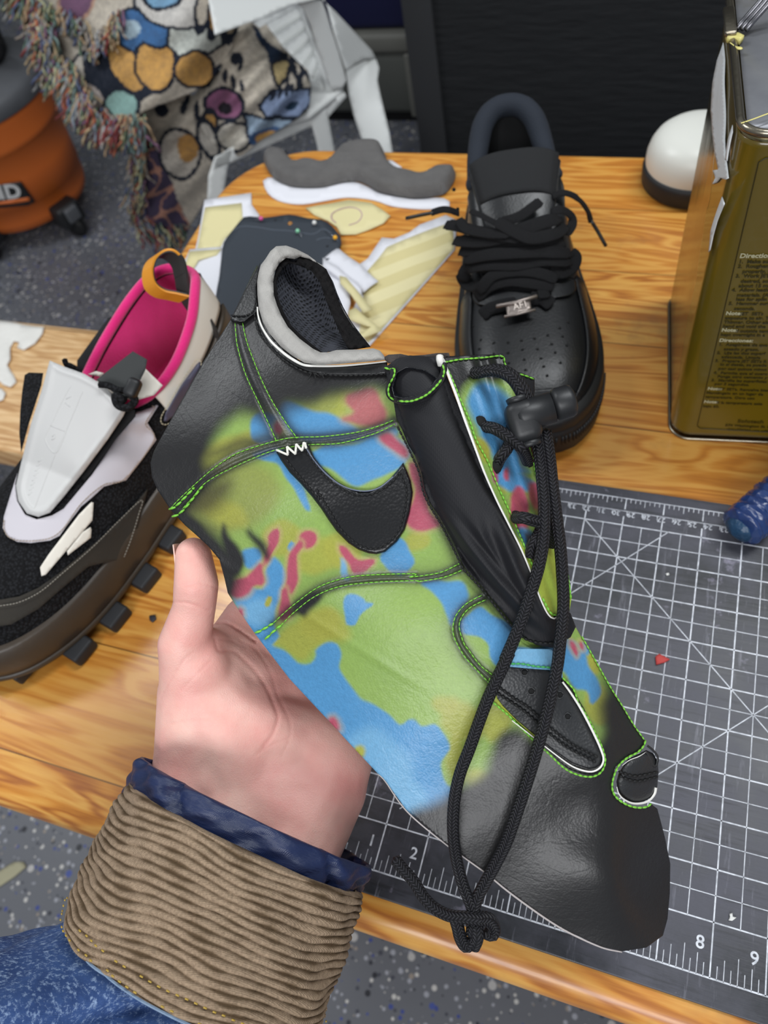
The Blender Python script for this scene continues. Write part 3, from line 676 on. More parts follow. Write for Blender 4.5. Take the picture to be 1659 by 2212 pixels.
# seat apron and legs: boards with real thickness
def board(name, poly, d, th, sm=True):
    D = d if callable(d) else (lambda p: np.full(len(p), d)); return sheet(name, [tuple(p) for p in K2(poly)], D, 0, th, wp, ch, step=9, sm=False)
fr = on(745, 190, sz); fl = on(480, 345, sz); e = fr - fl; nn = np.cross(e, (0, 0, 1.0)); nn /= np.linalg.norm(nn)
board('seat_apron', [(975, 735), (680, 935), (300, 1090), (60, 1180), (-60, 1260), (-60, 1350), (60, 1300), (330, 1180), (700, 1010), (830, 950), (990, 770)], planed(fr, nn), 0.012)
board('leg', [(690, 905), (830, 860), (890, 1180), (900, 1500), (780, 1500), (760, 1180)], planed(fr + nn * 0.004, nn), 0.03)
board('leg', [(-60, 1250), (80, 1180), (40, 1350), (0, 1600), (-120, 1600), (-110, 1400)], planed(fr, nn), 0.03)
br = on(820, 130, sz + 0.1); s_n = np.array([0.80, -0.6, 0]); s_n = np.cross(on(760, 150, sz) - on(640, 40, sz), (0, 0, 1.0)); s_n /= np.linalg.norm(s_n)
pb = on(790, 150, sz) 
board('leg', [(985, 570), (1060, 520), (1140, 480), (1225, 470), (1250, 540), (1235, 640), (1260, 760), (1330, 1050), (1400, 1500), (1220, 1500), (1120, 1130), (1060, 960), (1010, 760)], lambda p: np.full(len(p), 1.63), 0.035)
board('side_panel', [(800, -40), (840, 60), (880, 230), (930, 400), (985, 570), (1060, 510), (1140, 470), (1225, 465), (1190, 400), (1050, 250), (900, 90), (800, 0)], tps([(700, 0, 1.50), (745, 150, 1.55), (800, 120, 1.62), (740, 40, 1.53)]), 0.02)
board('armrest', [(-120, -60), (780, -120), (800, -20), (740, -5), (640, 20), (560, 35), (450, 80), (300, 150), (130, 210), (-60, 280)], tps([(480, 0, 1.22), (480, 60, 1.20), (690, 0, 1.30), (690, -30, 1.31)]), 0.022)
board('arm_support', [(600, 30), (700, -5), (790, 0), (830, 100), (880, 270), (930, 420), (990, 640), (960, 700), (870, 720), (840, 640), (760, 400), (700, 200), (650, 80)], tps([(690, 0, 1.32), (640, 10, 1.31), (740, 190, 1.475), (715, 100, 1.40)]), 0.03)
finish(ch)

# ---------------- patterned blanket heaped on the chair
def C1(l): return np.array([(x / 2.0, y / 2.0) for x, y in l])
CREAM, INKC, OCH, BLU, MINT, MAUV, PLUM, SKY = (206, 196, 180), (22, 30, 42), (196, 150, 84), (66, 108, 156), (150, 188, 180), (128, 88, 110), (70, 60, 82), (150, 174, 190)
shapes = [  # (kind, data, fill, outline)
    ('e', (165, 0, 34, 42, 0.3), (112, 80, 104), (176, 140, 120)),
    ('p', C1([(380, 190), (520, 190), (620, 380), (640, 400), (560, 470), (470, 400), (360, 380)]), INKC, INKC),
    ('p', C1([(310, 280), (350, 230), (370, 350), (385, 370), (330, 380)]), (196, 188, 176), INKC),
    ('e', (202, 218, 22, 40, -0.6), (170, 160, 154), INKC),
    ('e', (264, 226, 34, 29, 0.1), MINT, INKC),
    ('e', (272, 145, 28, 58, -0.55), OCH, INKC),
    ('e', (335, 140, 40, 54, -0.1), OCH, INKC),
    ('e', (420, 150, 40, 36, 0.35), OCH, INKC),
    ('p', C1([(510, 80), (560, 40), (640, 60), (720, 120), (740, 190), (690, 200), (620, 180), (575, 215), (530, 190), (500, 140)]), BLU, INKC),
    ('e', (280, 62, 24, 20, 0.4), (176, 198, 210), None),
    ('p', C1([(735, 130), (860, 110), (950, 150), (960, 190), (900, 220), (830, 215), (770, 235), (735, 200)]), (196, 200, 192), INKC),
    ('p', C1([(580, -40), (1020, -40), (1000, 60), (930, 100), (830, 115), (720, 115), (640, 80), (590, 20)]), (200, 196, 190), INKC),
    ('e', (350, -6, 34, 22, 0.0), (120, 160, 190), INKC),
    ('e', (440, 16, 12, 40, 0.2), CREAM, INKC), ('e', (470, 20, 14, 46, 0.2), OCH, INKC), ('e', (500, 30, 12, 44, 0.1), (186, 170, 140), INKC),
    # right fold
    ('e', (510, 125, 14, 14, 0), INKC, None), ('e', (520, 140, 5, 14, 0.2), INKC, None),
    ('e', (470, 152, 7, 16, 0.5), INKC, None), ('e', (487, 165, 6, 16, 0.1), INKC, None), ('e', (504, 176, 6, 16, 0.0), INKC, None), ('e', (521, 184, 5, 14, -0.1), INKC, None),
    ('p', C1([(1080, 110), (1110, 120), (1180, 200), (1230, 230), (1210, 290), (1160, 270), (1150, 220)]), (26, 44, 66), None),
    ('e', (612, 120, 10, 8, 0), INKC, None),
    ('p', C1([(1180, 280), (1240, 260), (1260, 300), (1200, 370)]), (184, 164, 116), INKC),
    ('e', (645, 160, 8, 26, -0.3), CREAM, INKC), ('e', (662, 185, 8, 20, -0.2), CREAM, INKC), ('e', (632, 178, 7, 22, 0.0), CREAM, INKC),
    ('p', C1([(1130, 460), (1170, 400), (1330, 390), (1340, 450), (1290, 500), (1150, 500)]), (130, 146, 176), INKC),
    ('e', (590, 206, 6, 14, 0.4), INKC, None), ('e', (604, 200, 5, 14, 0.1), INKC, None), ('e', (618, 195, 5, 14, 0), INKC, None), ('e', (630, 190, 4, 12, 0), INKC, None), ('e', (632, 228, 16, 8, -0.5), (24, 50, 70), None),
    ('e', (485, 225, 38, 30, 0.2), (140, 90, 120), INKC), ('e', (487, 235, 15, 13, 0), (20, 14, 18), None),
    ('e', (505, 295, 34, 28, 0.1), (190, 184, 172), INKC),
    ('p', C1([(1060, 500), (1150, 520), (1260, 520), (1240, 560), (1120, 600), (1080, 590)]), (150, 170, 190), INKC),
    ('e', (575, 296, 24, 12, -0.3), OCH, (60, 90, 130)), ('e', (450, 275, 14, 30, 0.1), OCH, INKC),
    # tail
    ('e', (388, 332, 40, 50, -0.2), (186, 178, 166), INKC), ('e', (405, 320, 22, 30, -0.1), (176, 132, 74), None),
    ('e', (450, 300, 16, 36, -0.35), (188, 182, 172), INKC),
    ('e', (350, 238, 16, 14, 0.5), INKC, None), ('e', (400, 226, 8, 22, 0.4), INKC, None), ('e', (425, 240, 6, 22, 0.1), INKC, None),
]
def bl_paint(p):
    q = p + np.stack([1.5 * np.sin(p[:, 1] / 11.1), 1.5 * np.sin(p[:, 0] / 9.3)], -1)
    c = np.tile(lin(CREAM) * 0.86, (len(p), 1))
    left = (q[:, 1] > 300) & (q[:, 0] < 330 + (q[:, 1] - 300) * 0.42)
    c[left] = lin(PLUM)
    web = np.abs(np.sin(q[:, 0] / 13 + np.sin(q[:, 1] / 22) * 1.5) * np.sin(q[:, 1] / 16 + q[:, 0] / 40)); c[left & (web < 0.16)] = lin((176, 128, 108))
    for k, g, fill, outl in shapes:
        if k == 'e':
            cx, cy, a, b, r = g; dx, dy = q[:, 0] - cx, q[:, 1] - cy
            x = dx * math.cos(r) + dy * math.sin(r); y = -dx * math.sin(r) + dy * math.cos(r)
            d = (np.sqrt((x / a) ** 2 + (y / b) ** 2) - 1) * min(a, b)
        else: d = sdf(q, g)
        w = 7.0
        if outl is not None: m_ = (d > -1) & (d < w); c[m_] = lin(outl)
        m_ = d <= 0; c[m_] = lin(fill)
    return c
bm_ = NT('woven_cotton', 0.95, 0, 0.2); bv = bm_.coord(); bcx = bm_.mix(bm_.ramp(bm_.noise(bv, 90, 4, 0.7), [(0.35, 0.35), (0.65, 0)]), bm_.vcol(), (60, 60, 70)); bm_.base(bcx); bm_.bump(bm_.noise(bv, 220, 3), 0.6, 0.003)
bl = thing('woven_blanket', 'multicoloured woven blanket with long curly fringe heaped on the white chair', 'blanket')
def ripples(D, amp, k=30.0, ph=0): return lambda p: D(p) + amp * (np.sin(p[:, 0] / k + ph) * np.cos(p[:, 1] / (k * 1.3)) + 0.5 * np.sin((p[:, 0] + p[:, 1]) / (k * 0.6)))
DA = ripples(tps([(60, 0, 1.42), (120, 130, 1.45), (230, 255, 1.42), (300, 100, 1.30), (400, 60, 1.26), (330, 200, 1.31), (500, 40, 1.30), (470, 150, 1.36), (330, -40, 1.27), (210, 100, 1.36)]), 0.008)
DB = ripples(tps([(540, 60, 1.37), (600, 100, 1.42), (665, 180, 1.43), (560, 180, 1.33), (480, 240, 1.38), (520, 320, 1.42), (620, 250, 1.40), (440, 200, 1.42)]), 0.012, 16)
DC = ripples(tps([(330, 230, 1.46), (430, 230, 1.46), (470, 320, 1.46), (300, 400, 1.60), (380, 330, 1.50), (420, 450, 1.68), (340, 520, 1.80), (400, 500, 1.76), (290, 460, 1.72)]), 0.012, 20)
sheet('cloth', [(30, -30), (62, 10), (80, 60), (95, 118), (140, 160), (165, 200), (198, 240), (228, 262), (262, 268), (290, 256), (312, 240), (360, 222), (415, 200), (450, 178), (474, 150), (500, 108), (514, 60), (524, -30), (300, -60)], DA, 0, 0.012, bm_.m, bl, step=3.6, paint=bl_paint)
sheet('cloth_fold', [(500, 90), (512, 52), (540, 44), (560, 60), (575, 52), (610, 100), (645, 135), (665, 152), (673, 190), (668, 232), (640, 258), (600, 282), (560, 305), (525, 335), (490, 345), (450, 300), (420, 250), (410, 220), (440, 175), (475, 150)], DB, 0, 0.02, bm_.m, bl, step=3.6, paint=bl_paint)
sheet('cloth_tail', [(300, 240), (330, 215), (400, 200), (450, 215), (480, 290), (490, 345), (470, 400), (440, 440), (412, 486), (392, 535), (345, 530), (305, 505), (282, 470), (278, 400), (292, 330), (310, 290)], DC, 0, 0.02, bm_.m, bl, step=3.6, paint=bl_paint)
fcols = [(150, 140, 130), (170, 104, 80), (130, 140, 150), (100, 120, 100), (170, 150, 120), (120, 90, 110), (150, 150, 150), (90, 100, 130), (176, 150, 120), (186, 186, 150), (110, 130, 125), (140, 70, 70)]
fmesh = Mesh(); fp1 = cr([(20, -40), (60, 0), (84, 60), (100, 120), (140, 158), (170, 205), (205, 245), (235, 262), (275, 262), (300, 262)], n=200); fp2 = cr([(60, -30), (110, 20), (165, 40), (200, 90), (240, 50), (262, 30)], n=60); fp3 = cr([(285, 460), (310, 490), (345, 512), (390, 510)], n=40)
def strand(p, D, ln_, dirx, lift):
    n = 7; q = [np.array(p, float)]; a = math.radians(90 + dirx + rnd.uniform(-28, 28))
    for _ in range(n): a += rnd.uniform(-0.75, 0.75); a = a * 0.7 + math.radians(90 + dirx) * 0.3; q.append(q[-1] + ln_ / n * np.array([math.cos(a), math.sin(a)]))
    q = cr(np.array(q), n=13); d = D(q) - lift - 0.010 * np.sin(np.linspace(0, 3, 13)) + 0.004 * np.sin(np.arange(13) * rnd.uniform(0.8, 1.6) + rnd.random() * 6)
    V, F, _ = tubeVF(at(q[:, 0], q[:, 1], d), rnd.uniform(0.0016, 0.0028), 5); fmesh.add(V, F, lin(rnd.choice(fcols)) * rnd.uniform(0.7, 1.1))
for i in range(620):
    p = fp1[rnd.randrange(200)]; strand(p + np.array([rnd.uniform(-8, 26), rnd.uniform(-18, 12)]), DA, rnd.uniform(40, 80), 6 if p[0] < 230 else 4, rnd.uniform(0, 0.035))
for i in range(120):
    p = fp2[rnd.randrange(60)]; strand(p + np.array([rnd.uniform(-10, 10), rnd.uniform(-14, 8)]), DA, rnd.uniform(30, 60), 0, rnd.uniform(0.002, 0.02))
for i in range(110):
    p = fp3[rnd.randrange(40)]; strand(p + np.array([rnd.uniform(-8, 8), rnd.uniform(-30, 12)]), DC, rnd.uniform(25, 45), -18, rnd.uniform(-0.005, 0.02))
for i in range(130):
    p = (rnd.uniform(280, 318), rnd.uniform(262, 440)); strand(p, DC, rnd.uniform(25, 45), 10, rnd.uniform(-0.005, 0.02))
yarn = NT('yarn', 0.95, 0, 0.2); yarn.base(yarn.vcol()); yarn.bump(yarn.noise(yarn.coord(), 600, 2), 0.5, 0.001)
fr_ = fmesh.build('fringe', yarn.m, bl, recalc=False); fr_['kind'] = 'stuff'
finish(bl)

# ---------------- orange shop vacuum
orm = plain('orange_plastic', (208, 108, 42), 0.5, nscale=50, nstr=0.15, ndist=0.001, var=(7, (194, 96, 36))); bkp = plain('black_plastic', (24, 25, 27), 0.5, nscale=60); gyl = plain('charcoal_plastic', (92, 94, 98), 0.55, var=(20, (70, 72, 76)))
vc = thing('shop_vacuum', 'orange workshop vacuum bucket with grey lid and black castors', 'vacuum cleaner')
vx, vy = -1.63, 1.215
lathe('bucket', [(0.0001, 0.055), (0.150, 0.055), (0.165, 0.062), (0.172, 0.085), (0.176, 0.13), (0.179, 0.131), (0.184, 0.20), (0.190, 0.27), (0.194, 0.272), (0.195, 0.285), (0.200, 0.33), (0.206, 0.345), (0.206, 0.372), (0.0001, 0.372)], (vx, vy, 0), orm, vc, 96)
lathe('lid', [(0.213, 0.352), (0.216, 0.358), (0.216, 0.385), (0.205, 0.398), (0.185, 0.405), (0.160, 0.425), (0.0001, 0.43)], (vx, vy, 0), gyl, vc, 96)
lathe('motor_head', [(0.150, 0.425), (0.155, 0.47), (0.145, 0.54), (0.11, 0.59), (0.05, 0.62), (0.0001, 0.625)], (vx, vy, 0), bkp, vc, 64)
tube('hose', cr([(vx + 0.16, vy + 0.02, 0.45), (vx + 0.10, vy - 0.10, 0.62), (vx - 0.02, vy - 0.16, 0.68), (vx - 0.16, vy - 0.06, 0.6)], n=40), 0.024, bkp, vc, 16)
def caster(a):
    cx, cy = vx + 0.180 * math.cos(a), vy + 0.180 * math.sin(a); Rz = np.array([[math.cos(a), -math.sin(a), 0], [math.sin(a), math.cos(a), 0], [0, 0, 1]])
    h = bevbox('castor_housing', (cx, cy, 0.068), (0.075, 0.072, 0.062), bkp, vc, R=Rz, bev=0.010)
    bevbox('castor_plate', (cx + 0.03 * math.cos(a), cy + 0.03 * math.sin(a), 0.074), (0.036, 0.040, 0.040), gyl, h, R=Rz, bev=0.006)
    w = lathe('castor_wheel', [(0.0001, -0.012), (0.024, -0.012), (0.028, -0.008), (0.028, 0.008), (0.024, 0.012), (0.0001, 0.012)], (cx + 0.02 * math.cos(a), cy + 0.02 * math.sin(a), 0.028), plain('castor_rubber', (18, 18, 19), 0.6), h, 32, R=np.array([[1, 0, 0], [0, 0, -1], [0, 1, 0]]))
front = math.atan2(CP[1] - vy, CP[0] - vx)
for da in (0.33, 0.33 + 2.1, 0.33 - 2.1, -1.05): caster(front + da)
# badge on the bucket wall: black plate, white outlined letters, orange bar
def onbucket(px, py, lift):
    out = []
    for a, b in zip(np.atleast_1d(px), np.atleast_1d(py)):
        r = ray(a, b); ex, ey = CP[0] - vx, CP[1] - vy; Rr = 0.1875 + lift
        A = r[0] ** 2 + r[1] ** 2; B_ = 2 * (ex * r[0] + ey * r[1]); Cc = ex * ex + ey * ey - Rr * Rr; dsc = max(B_ * B_ - 4 * A * Cc, 0)
        out.append(CP + r * ((-B_ - math.sqrt(dsc)) / (2 * A)))
    return np.array(out)
def badge(name, poly, lift, m, parent, step=6):
    v, F = triang(poly, step); P = onbucket(v[:, 0], v[:, 1], lift); Q = onbucket(v[:, 0], v[:, 1], lift - 0.003); return slab(v, F, P, Q, name, m, parent)
bd = badge('badge', [(-90, 408), (-40, 404), (0, 399), (45, 392), (76, 436), (60, 444), (20, 448), (-40, 452), (-90, 455)], 0.003, bkp, vc)
badge('badge_bar', [(-90, 442), (-40, 440), (0, 436), (62, 426), (66, 434), (30, 440), (-40, 446), (-90, 449)], 0.0042, orm, bd)
whi = plain('badge_white', (196, 196, 196), 0.5)
c0 = onbucket(np.array([-92.0]), np.array([434.0]), 0.0045)[0]; 
for s_, px_ in (('R', -88), ('I', -64), ('D', -52), ('G', -27), ('I', 1), ('D', 14)):
    a_ = onbucket(np.array([float(px_), px_ + 20.0]), np.array([433.0 - (px_ + 40) * 0.08, 433.0 - (px_ + 60) * 0.08]), 0.0047)
    textmesh('badge_letter', s_, 0.052, a_[0], a_[1] - a_[0], (0, 0, 1), whi, bd, bold=0.0022)
finish(vc)

# ================================================================== SHOES ON THE TABLE
class Shoe:
    """a shoe last: local t 0 (heel) .. 1 (toe); tables of half width, rim height and opening half width"""
    def __init__(s, heel, toe, tab, z0, lean=0.0):
        s.h = np.array([*heel, 0.0]); d = np.array([*toe, 0.0]) - s.h; s.L = np.linalg.norm(d); s.f = d / s.L; s.s = np.array([s.f[1], -s.f[0], 0.0]) * 1.0
        s.tab = {k: (np.array(v)[:, 0], np.array(v)[:, 1]) for k, v in tab.items()}; s.z0 = z0; s.lean = lean
    def g(s, k, t):
        x, y = s.tab[k]; 
        return np.interp(t, x, y)
    def P(s, t, side, z): return s.h + s.f * (t * s.L) + s.s * side + np.array([0, 0, T + z])
    def sec(s, t, u, sg, inflate=0.0):
        """u 0 at the sole .. 1 at the rim or the centre line"""
        w = s.g('w', t) + inflate; o = max(s.g('o', t), 0); zt = s.g('zt', t) + inflate * 0.6; o = min(o, w * 0.95)
        c = math.cos(u * math.pi / 2) ** s.g('px', t); z = math.sin(u * math.pi / 2) ** s.g('pz', t)
        return s.P(t, sg * (o + (w - o) * c) + s.g('cx', t), s.z0 + (zt - s.z0) * z)
def smooth_tab(pts): 
    q = cr(np.array(pts, float), n=60); q = q[np.argsort(q[:, 0])]; return q
def shoe_upper(S, name, mat, parent, nt=80, nu=14, th=0.0025):
    ts = (1 - np.cos(np.linspace(0, math.pi, nt))) / 2; V = []
    for t in ts:
        for sg, us in ((-1, np.linspace(0, 1, nu)), (1, np.linspace(1, 0, nu))):
            for u in us: V.append(S.sec(t, u, sg))
    n = 2 * nu; F = []
    for i in range(nt - 1):
        for j in range(n - 1):
            if j == nu - 1 and (S.g('o', ts[i]) > 0.0012 or S.g('o', ts[i + 1]) > 0.0012): continue
            F.append((i * n + j, i * n + j + 1, (i + 1) * n + j + 1, (i + 1) * n + j))
    o = mk(name, V, F, mat, parent, recalc=False)
    bm = bmesh.new(); bm.from_mesh(o.data); bmesh.ops.remove_doubles(bm, verts=bm.verts, dist=1e-5); bmesh.ops.recalc_face_normals(bm, faces=bm.faces); bm.to_mesh(o.data); bm.free()
    md = o.modifiers.new('s', 'SOLIDIFY'); md.thickness = th; md.offset = -1
    return o
def shoe_lining(S, name, mat, parent, t0, t1, ins=0.004, nt=40, nu=10, bottom=0.02, paint=None):
    ts = np.linspace(t0, t1, nt); V = []
    for t in ts:
        o = max(S.g('o', t), 0.0005); zt = S.g('zt', t); 
        for sg, us in ((-1, np.linspace(0, 1, nu)), (1, np.linspace(1, 0, nu))):
            for u in us:
                k = 1 - u; x = o + (S.g('w', t) * 0.72 - o) * math.sin(min(1, k * 1.6) * math.pi / 2) if k > 0 else o
                if k > 0.8: x *= 1 - (k - 0.8) / 0.2
                z = zt + 0.001 - (zt - S.z0 - bottom * 0.2) * min(1, k / 0.8)
                V.append(S.P(t, sg * x + S.g('cx', t), z))
    n = 2 * nu; F = [(i * n + j, i * n + (j + 1) % n, (i + 1) * n + (j + 1) % n, (i + 1) * n + j) for i in range(nt - 1) for j in range(n) if j != nu - 1]
    F += [tuple(range(nu)) + tuple(range(nu, n))] + [tuple((nt - 1) * n + j for j in range(n))]
    return mk(name, V, F, mat, parent)
def sole(S, name, prof, mat, parent, n=120, toe_spring=0.0):
    """stacked outline; prof = [(inflate, z)]"""
    a = (1 - np.cos(np.linspace(0, math.pi, n))) / 2; loops = []
    for inf, z in prof:
        L = []
        for sg, tt in ((1, a), (-1, a[::-1][1:-1])):
            for t in tt:
                w = S.g('w', t); te = -inf / S.L + t * (1 + 2 * inf / S.L)
                lift = toe_spring * np.clip((t - 0.72) / 0.28, 0, 1) ** 2
                L.append(S.P(te, sg * (w + inf * min(1, w / 0.02)) + S.g('cx', t), z + lift))
        loops.append(np.array(L))
    return ringed_slab(name, loops, mat, parent)
def bvh_depth(objs, default):
    trees = []
    for o in objs:
        me = o.data; trees.append(BVHTree.FromPolygons([v.co[:] for v in me.vertices], [p.vertices[:] for p in me.polygons]))
    def f(p):
        p = np.atleast_2d(p); out = default(p).copy(); rs = ray(p[:, 0], p[:, 1])
        for i, r in enumerate(rs):
            best = None; L = np.linalg.norm(r); d = Vector(r / L)
            for t in trees:
                h = t.ray_cast(Vector(CP), d)
                if h[0] is not None and (best is None or h[3] < best): best = h[3]
            if best is not None: out[i] = best / L
        return out
    return f
def softened(D, ctrl_px):
    """smooth depth field sampled from D at the given frame points"""
    c = np.array(ctrl_px, float); return tps(np.c_[c, D(c)])

# ---------------- black leather sneaker
blk_l = leather('black_leather', (17, 18, 20), 0.38, 700, 0.25); blk_l2 = leather('black_leather_overlay', (20, 21, 23), 0.36, 700, 0.25)
blk_m = plain('black_mesh_lining', (24, 31, 42), 0.85, nscale=900, nstr=0.6, ndist=0.0006); blk_in = plain('black_lining', (9, 10, 12), 0.95); blk_r = plain('black_rubber', (24, 24, 25), 0.5, nscale=300, nstr=0.15)
lacem = NT('black_flat_lace', 0.85, 0, 0.3); lvv = lacem.coord(); lacem.base((16, 16, 18)); lacem.bump(lacem.vor(lacem.coord((1, 1, 1)), 1400), 0.8, 0.0006); lacem = lacem.m
AT = dict(
    w=smooth_tab([(0, 0.0), (0.02, 0.017), (0.06, 0.027), (0.12, 0.033), (0.22, 0.0375), (0.35, 0.0405), (0.48, 0.044), (0.60, 0.048), (0.72, 0.0505), (0.82, 0.048), (0.90, 0.040), (0.95, 0.030), (0.985, 0.017), (1, 0.0)]),
    zt=smooth_tab([(0, 0.098), (0.03, 0.104), (0.07, 0.100), (0.14, 0.086), (0.22, 0.080), (0.30, 0.088), (0.34, 0.096), (0.38, 0.097), (0.45, 0.090), (0.55, 0.078), (0.62, 0.0705), (0.70, 0.0655), (0.80, 0.061), (0.88, 0.0565), (0.94, 0.050), (0.98, 0.041), (1, 0.033)]),
    o=smooth_tab([(0, 0.0), (0.03, 0.0), (0.05, 0.010), (0.09, 0.019), (0.16, 0.0245), (0.26, 0.027), (0.34, 0.030), (0.40, 0.027), (0.46, 0.022), (0.54, 0.016), (0.60, 0.011), (0.625, 0.0), (0.63, -0.0), (1, 0.0)]),
    px=[(0, 0.7), (0.3, 0.8), (0.6, 0.75), (1, 0.6)], pz=[(0, 1.0), (0.35, 1.0), (0.6, 0.85), (1, 0.8)], cx=[(0, 0.0), (1, 0.0)])
AT['o'][:, 1] = np.where(AT['o'][:, 0] > 0.628, 0, np.maximum(AT['o'][:, 1], 0))
A1 = Shoe((-0.024, 0.340), (0.058, 0.050), AT, 0.030)
af = thing('black_sneaker', 'all black leather sneaker with loose flat laces and a silver lace tag', 'sneaker')
up = shoe_upper(A1, 'upper', blk_l, af)
sole(A1, 'midsole', [(0.002, 0.0), (0.0065, 0.003), (0.0060, 0.010), (0.0066, 0.012), (0.0066, 0.021), (0.0060, 0.025), (0.0054, 0.026), (0.0058, 0.0275), (0.0054, 0.034), (0.0045, 0.0365), (-0.004, 0.0368)], blk_r, af, toe_spring=0.004)
# ribbed tread band at the toe and heel
rb = Mesh()
for sg in (-1, 1):
    for k in range(34):
        t = 0.80 + 0.2 * math.sin(k / 33 * math.pi / 2); w = A1.g('w', t); te = -0.0066 / A1.L + t * (1 + 0.0132 / A1.L)
        c = A1.P(te, sg * (w + 0.0068 * min(1, w / 0.02)), 0.0165 + 0.004 * np.clip((t - 0.72) / 0.28, 0, 1) ** 2); V, F = boxVF(c, (0.0016, 0.0016, 0.009)); rb.add(V, F)
rb.build('tread_ribs', blk_r, af)
shoe_lining(A1, 'lining', blk_in, af, 0.045, 0.60)
# padded collar along the rim
cl = []
tt_ = np.r_[np.linspace(0.34, 0.05, 26), np.array([0.035])]
for t in tt_: cl.append(A1.P(t, -(max(A1.g('o', t), 0) + 0.0035), A1.g('zt', t) + 0.001))
for t in tt_[::-1]: cl.append(A1.P(t, (max(A1.g('o', t), 0) + 0.0035), A1.g('zt', t) + 0.001))
cl = cr(np.array(cl), n=90); tube('collar_padding', cl, np.interp(np.arange(90), [0, 8, 30, 60, 82, 90], [0.0035, 0.007, 0.009, 0.009, 0.007, 0.0035]), blk_m, af, 16)
def patch(S, name, tfun, mat, parent, n1=60, n2=14, infl=0.0016, th=0.0014):
    """overlay patch following the last; tfun(a,b) -> (t, s) with s -1..1 across"""
    V = []
    for i in range(n1):
        for j in range(n2):
            t, sv = tfun(i / (n1 - 1), j / (n2 - 1)); sg = 1 if sv >= 0 else -1; V.append(S.sec(t, 1 - abs(sv), sg, infl))
    F = [(i * n2 + j, i * n2 + j + 1, (i + 1) * n2 + j + 1, (i + 1) * n2 + j) for i in range(n1 - 1) for j in range(n2 - 1)]
    o = mk(name, V, F, mat, parent); md = o.modifiers.new('s', 'SOLIDIFY'); md.thickness = th; md.offset = 0
    return o
for sg in (-1, 1):   # eyestay strips beside the throat, mudguard round the toe, heel counter
    patch(A1, 'eyestay', lambda a, b, sg=sg: (0.335 + 0.30 * a, sg * (0.012 + (0.34 - 0.1 * a) * b)), blk_l2, af)
    patch(A1, 'mudguard', lambda a, b, sg=sg: (0.60 + 0.385 * math.sin(a * math.pi / 2), sg * (1.0 - b * (0.50 - 0.10 * a))), blk_l2, af)
    patch(A1, 'heel_counter', lambda a, b, sg=sg: (0.012 + 0.25 * a, sg * (1.0 - b * (0.75 - 0.45 * a))), blk_l2, af)
patch(A1, 'toe_bumper', lambda a, b: (0.935 + 0.055 * a, -0.85 + 1.7 * b), blk_l2, af, 14, 40)
# vamp tongue-base patch below the laces
patch(A1, 'throat_guard', lambda a, b: (0.620 + 0.072 * a, (-0.46 + 0.92 * b) * math.sqrt(max(0.02, 1 - a ** 3))), blk_l2, af, 20, 30, 0.0032)
Daf = bvh_depth([up], lambda p: np.full(len(p), 0.62))
# toe box holes
pf = plain('perforation', (5, 5, 6), 0.9)
KA = lambda l: [(860 + x / 2.513, 180 + y / 2.513) for x, y in l]
hl = KA([(408, 1320), (388, 1378), (450, 1393), (520, 1410), (597, 1409), (669, 1398), (740, 1387), (812, 1370), (877, 1331), (923, 1300), (442, 1443), (597, 1465), (675, 1447), (757, 1445), (833, 1417), (892, 1377), (684, 1502), (775, 1495), (852, 1463), (915, 1425), (691, 1558), (790, 1538), (880, 1518), (809, 1588), (520, 1470), (500, 1500), (600, 1520)])
hd = Daf(np.array(hl))
for (a, b), d in zip(hl, hd):
    if d < 0.75 and d != 0.62:
        c = at(a, b, d - 0.0003); r = ray(a, b); r /= np.linalg.norm(r)
        V, F, _ = tubeVF(np.array([c, c + r * 0.0006]), 0.00115, 10); mk('perforation', V, F, pf, up)
# tongue
tg = []
tn = 26
for i in range(tn):
    a = i / (tn - 1); t = 0.63 - 0.31 * a; z = np.interp(a, [0, 0.4, 0.8, 1], [0.066, 0.088, 0.105, 0.112]); hw = np.interp(a, [0, 0.5, 1], [0.014, 0.026, 0.036])
    for j in range(17):
        b = -1 + 2 * j / 16; tg.append(A1.P(t, b * hw, z - 0.008 * abs(b) ** 3 * (0.6 + 0.4 * a)))
F = [(i * 17 + j, i * 17 + j + 1, (i + 1) * 17 + j + 1, (i + 1) * 17 + j) for i in range(tn - 1) for j in range(16)]
to_ = mk('tongue', tg, F, blk_l2, af); md = to_.modifiers.new('s', 'SOLIDIFY'); md.thickness = 0.006; md.offset = 0; md = to_.modifiers.new('b', 'SUBSURF'); md.levels = 1; md.render_levels = 1
# fabric label on the tongue top
tl = []
for i in range(12):
    a = 0.66 + 0.37 * i / 11; t = 0.63 - 0.31 * a; z = np.interp(a, [0, 0.4, 0.8, 1, 1.05], [0.066, 0.088, 0.105, 0.112, 0.113]) + 0.0042; hw = np.interp(a, [0, 0.5, 1], [0.014, 0.026, 0.036]) * 0.95
    for j in range(13): b = -1 + 2 * j / 12; tl.append(A1.P(t, b * hw, z - 0.008 * abs(b) ** 3 * (0.6 + 0.4 * a)))
F = [(i * 13 + j, i * 13 + j + 1, (i + 1) * 13 + j + 1, (i + 1) * 13 + j) for i in range(11) for j in range(12)]
tb = mk('tongue_label', tl, F, plain('tongue_fabric', (21, 22, 24), 0.9, nscale=700, nstr=0.6), to_); md = tb.modifiers.new('s', 'SOLIDIFY'); md.thickness = 0.0015; md.offset = 0
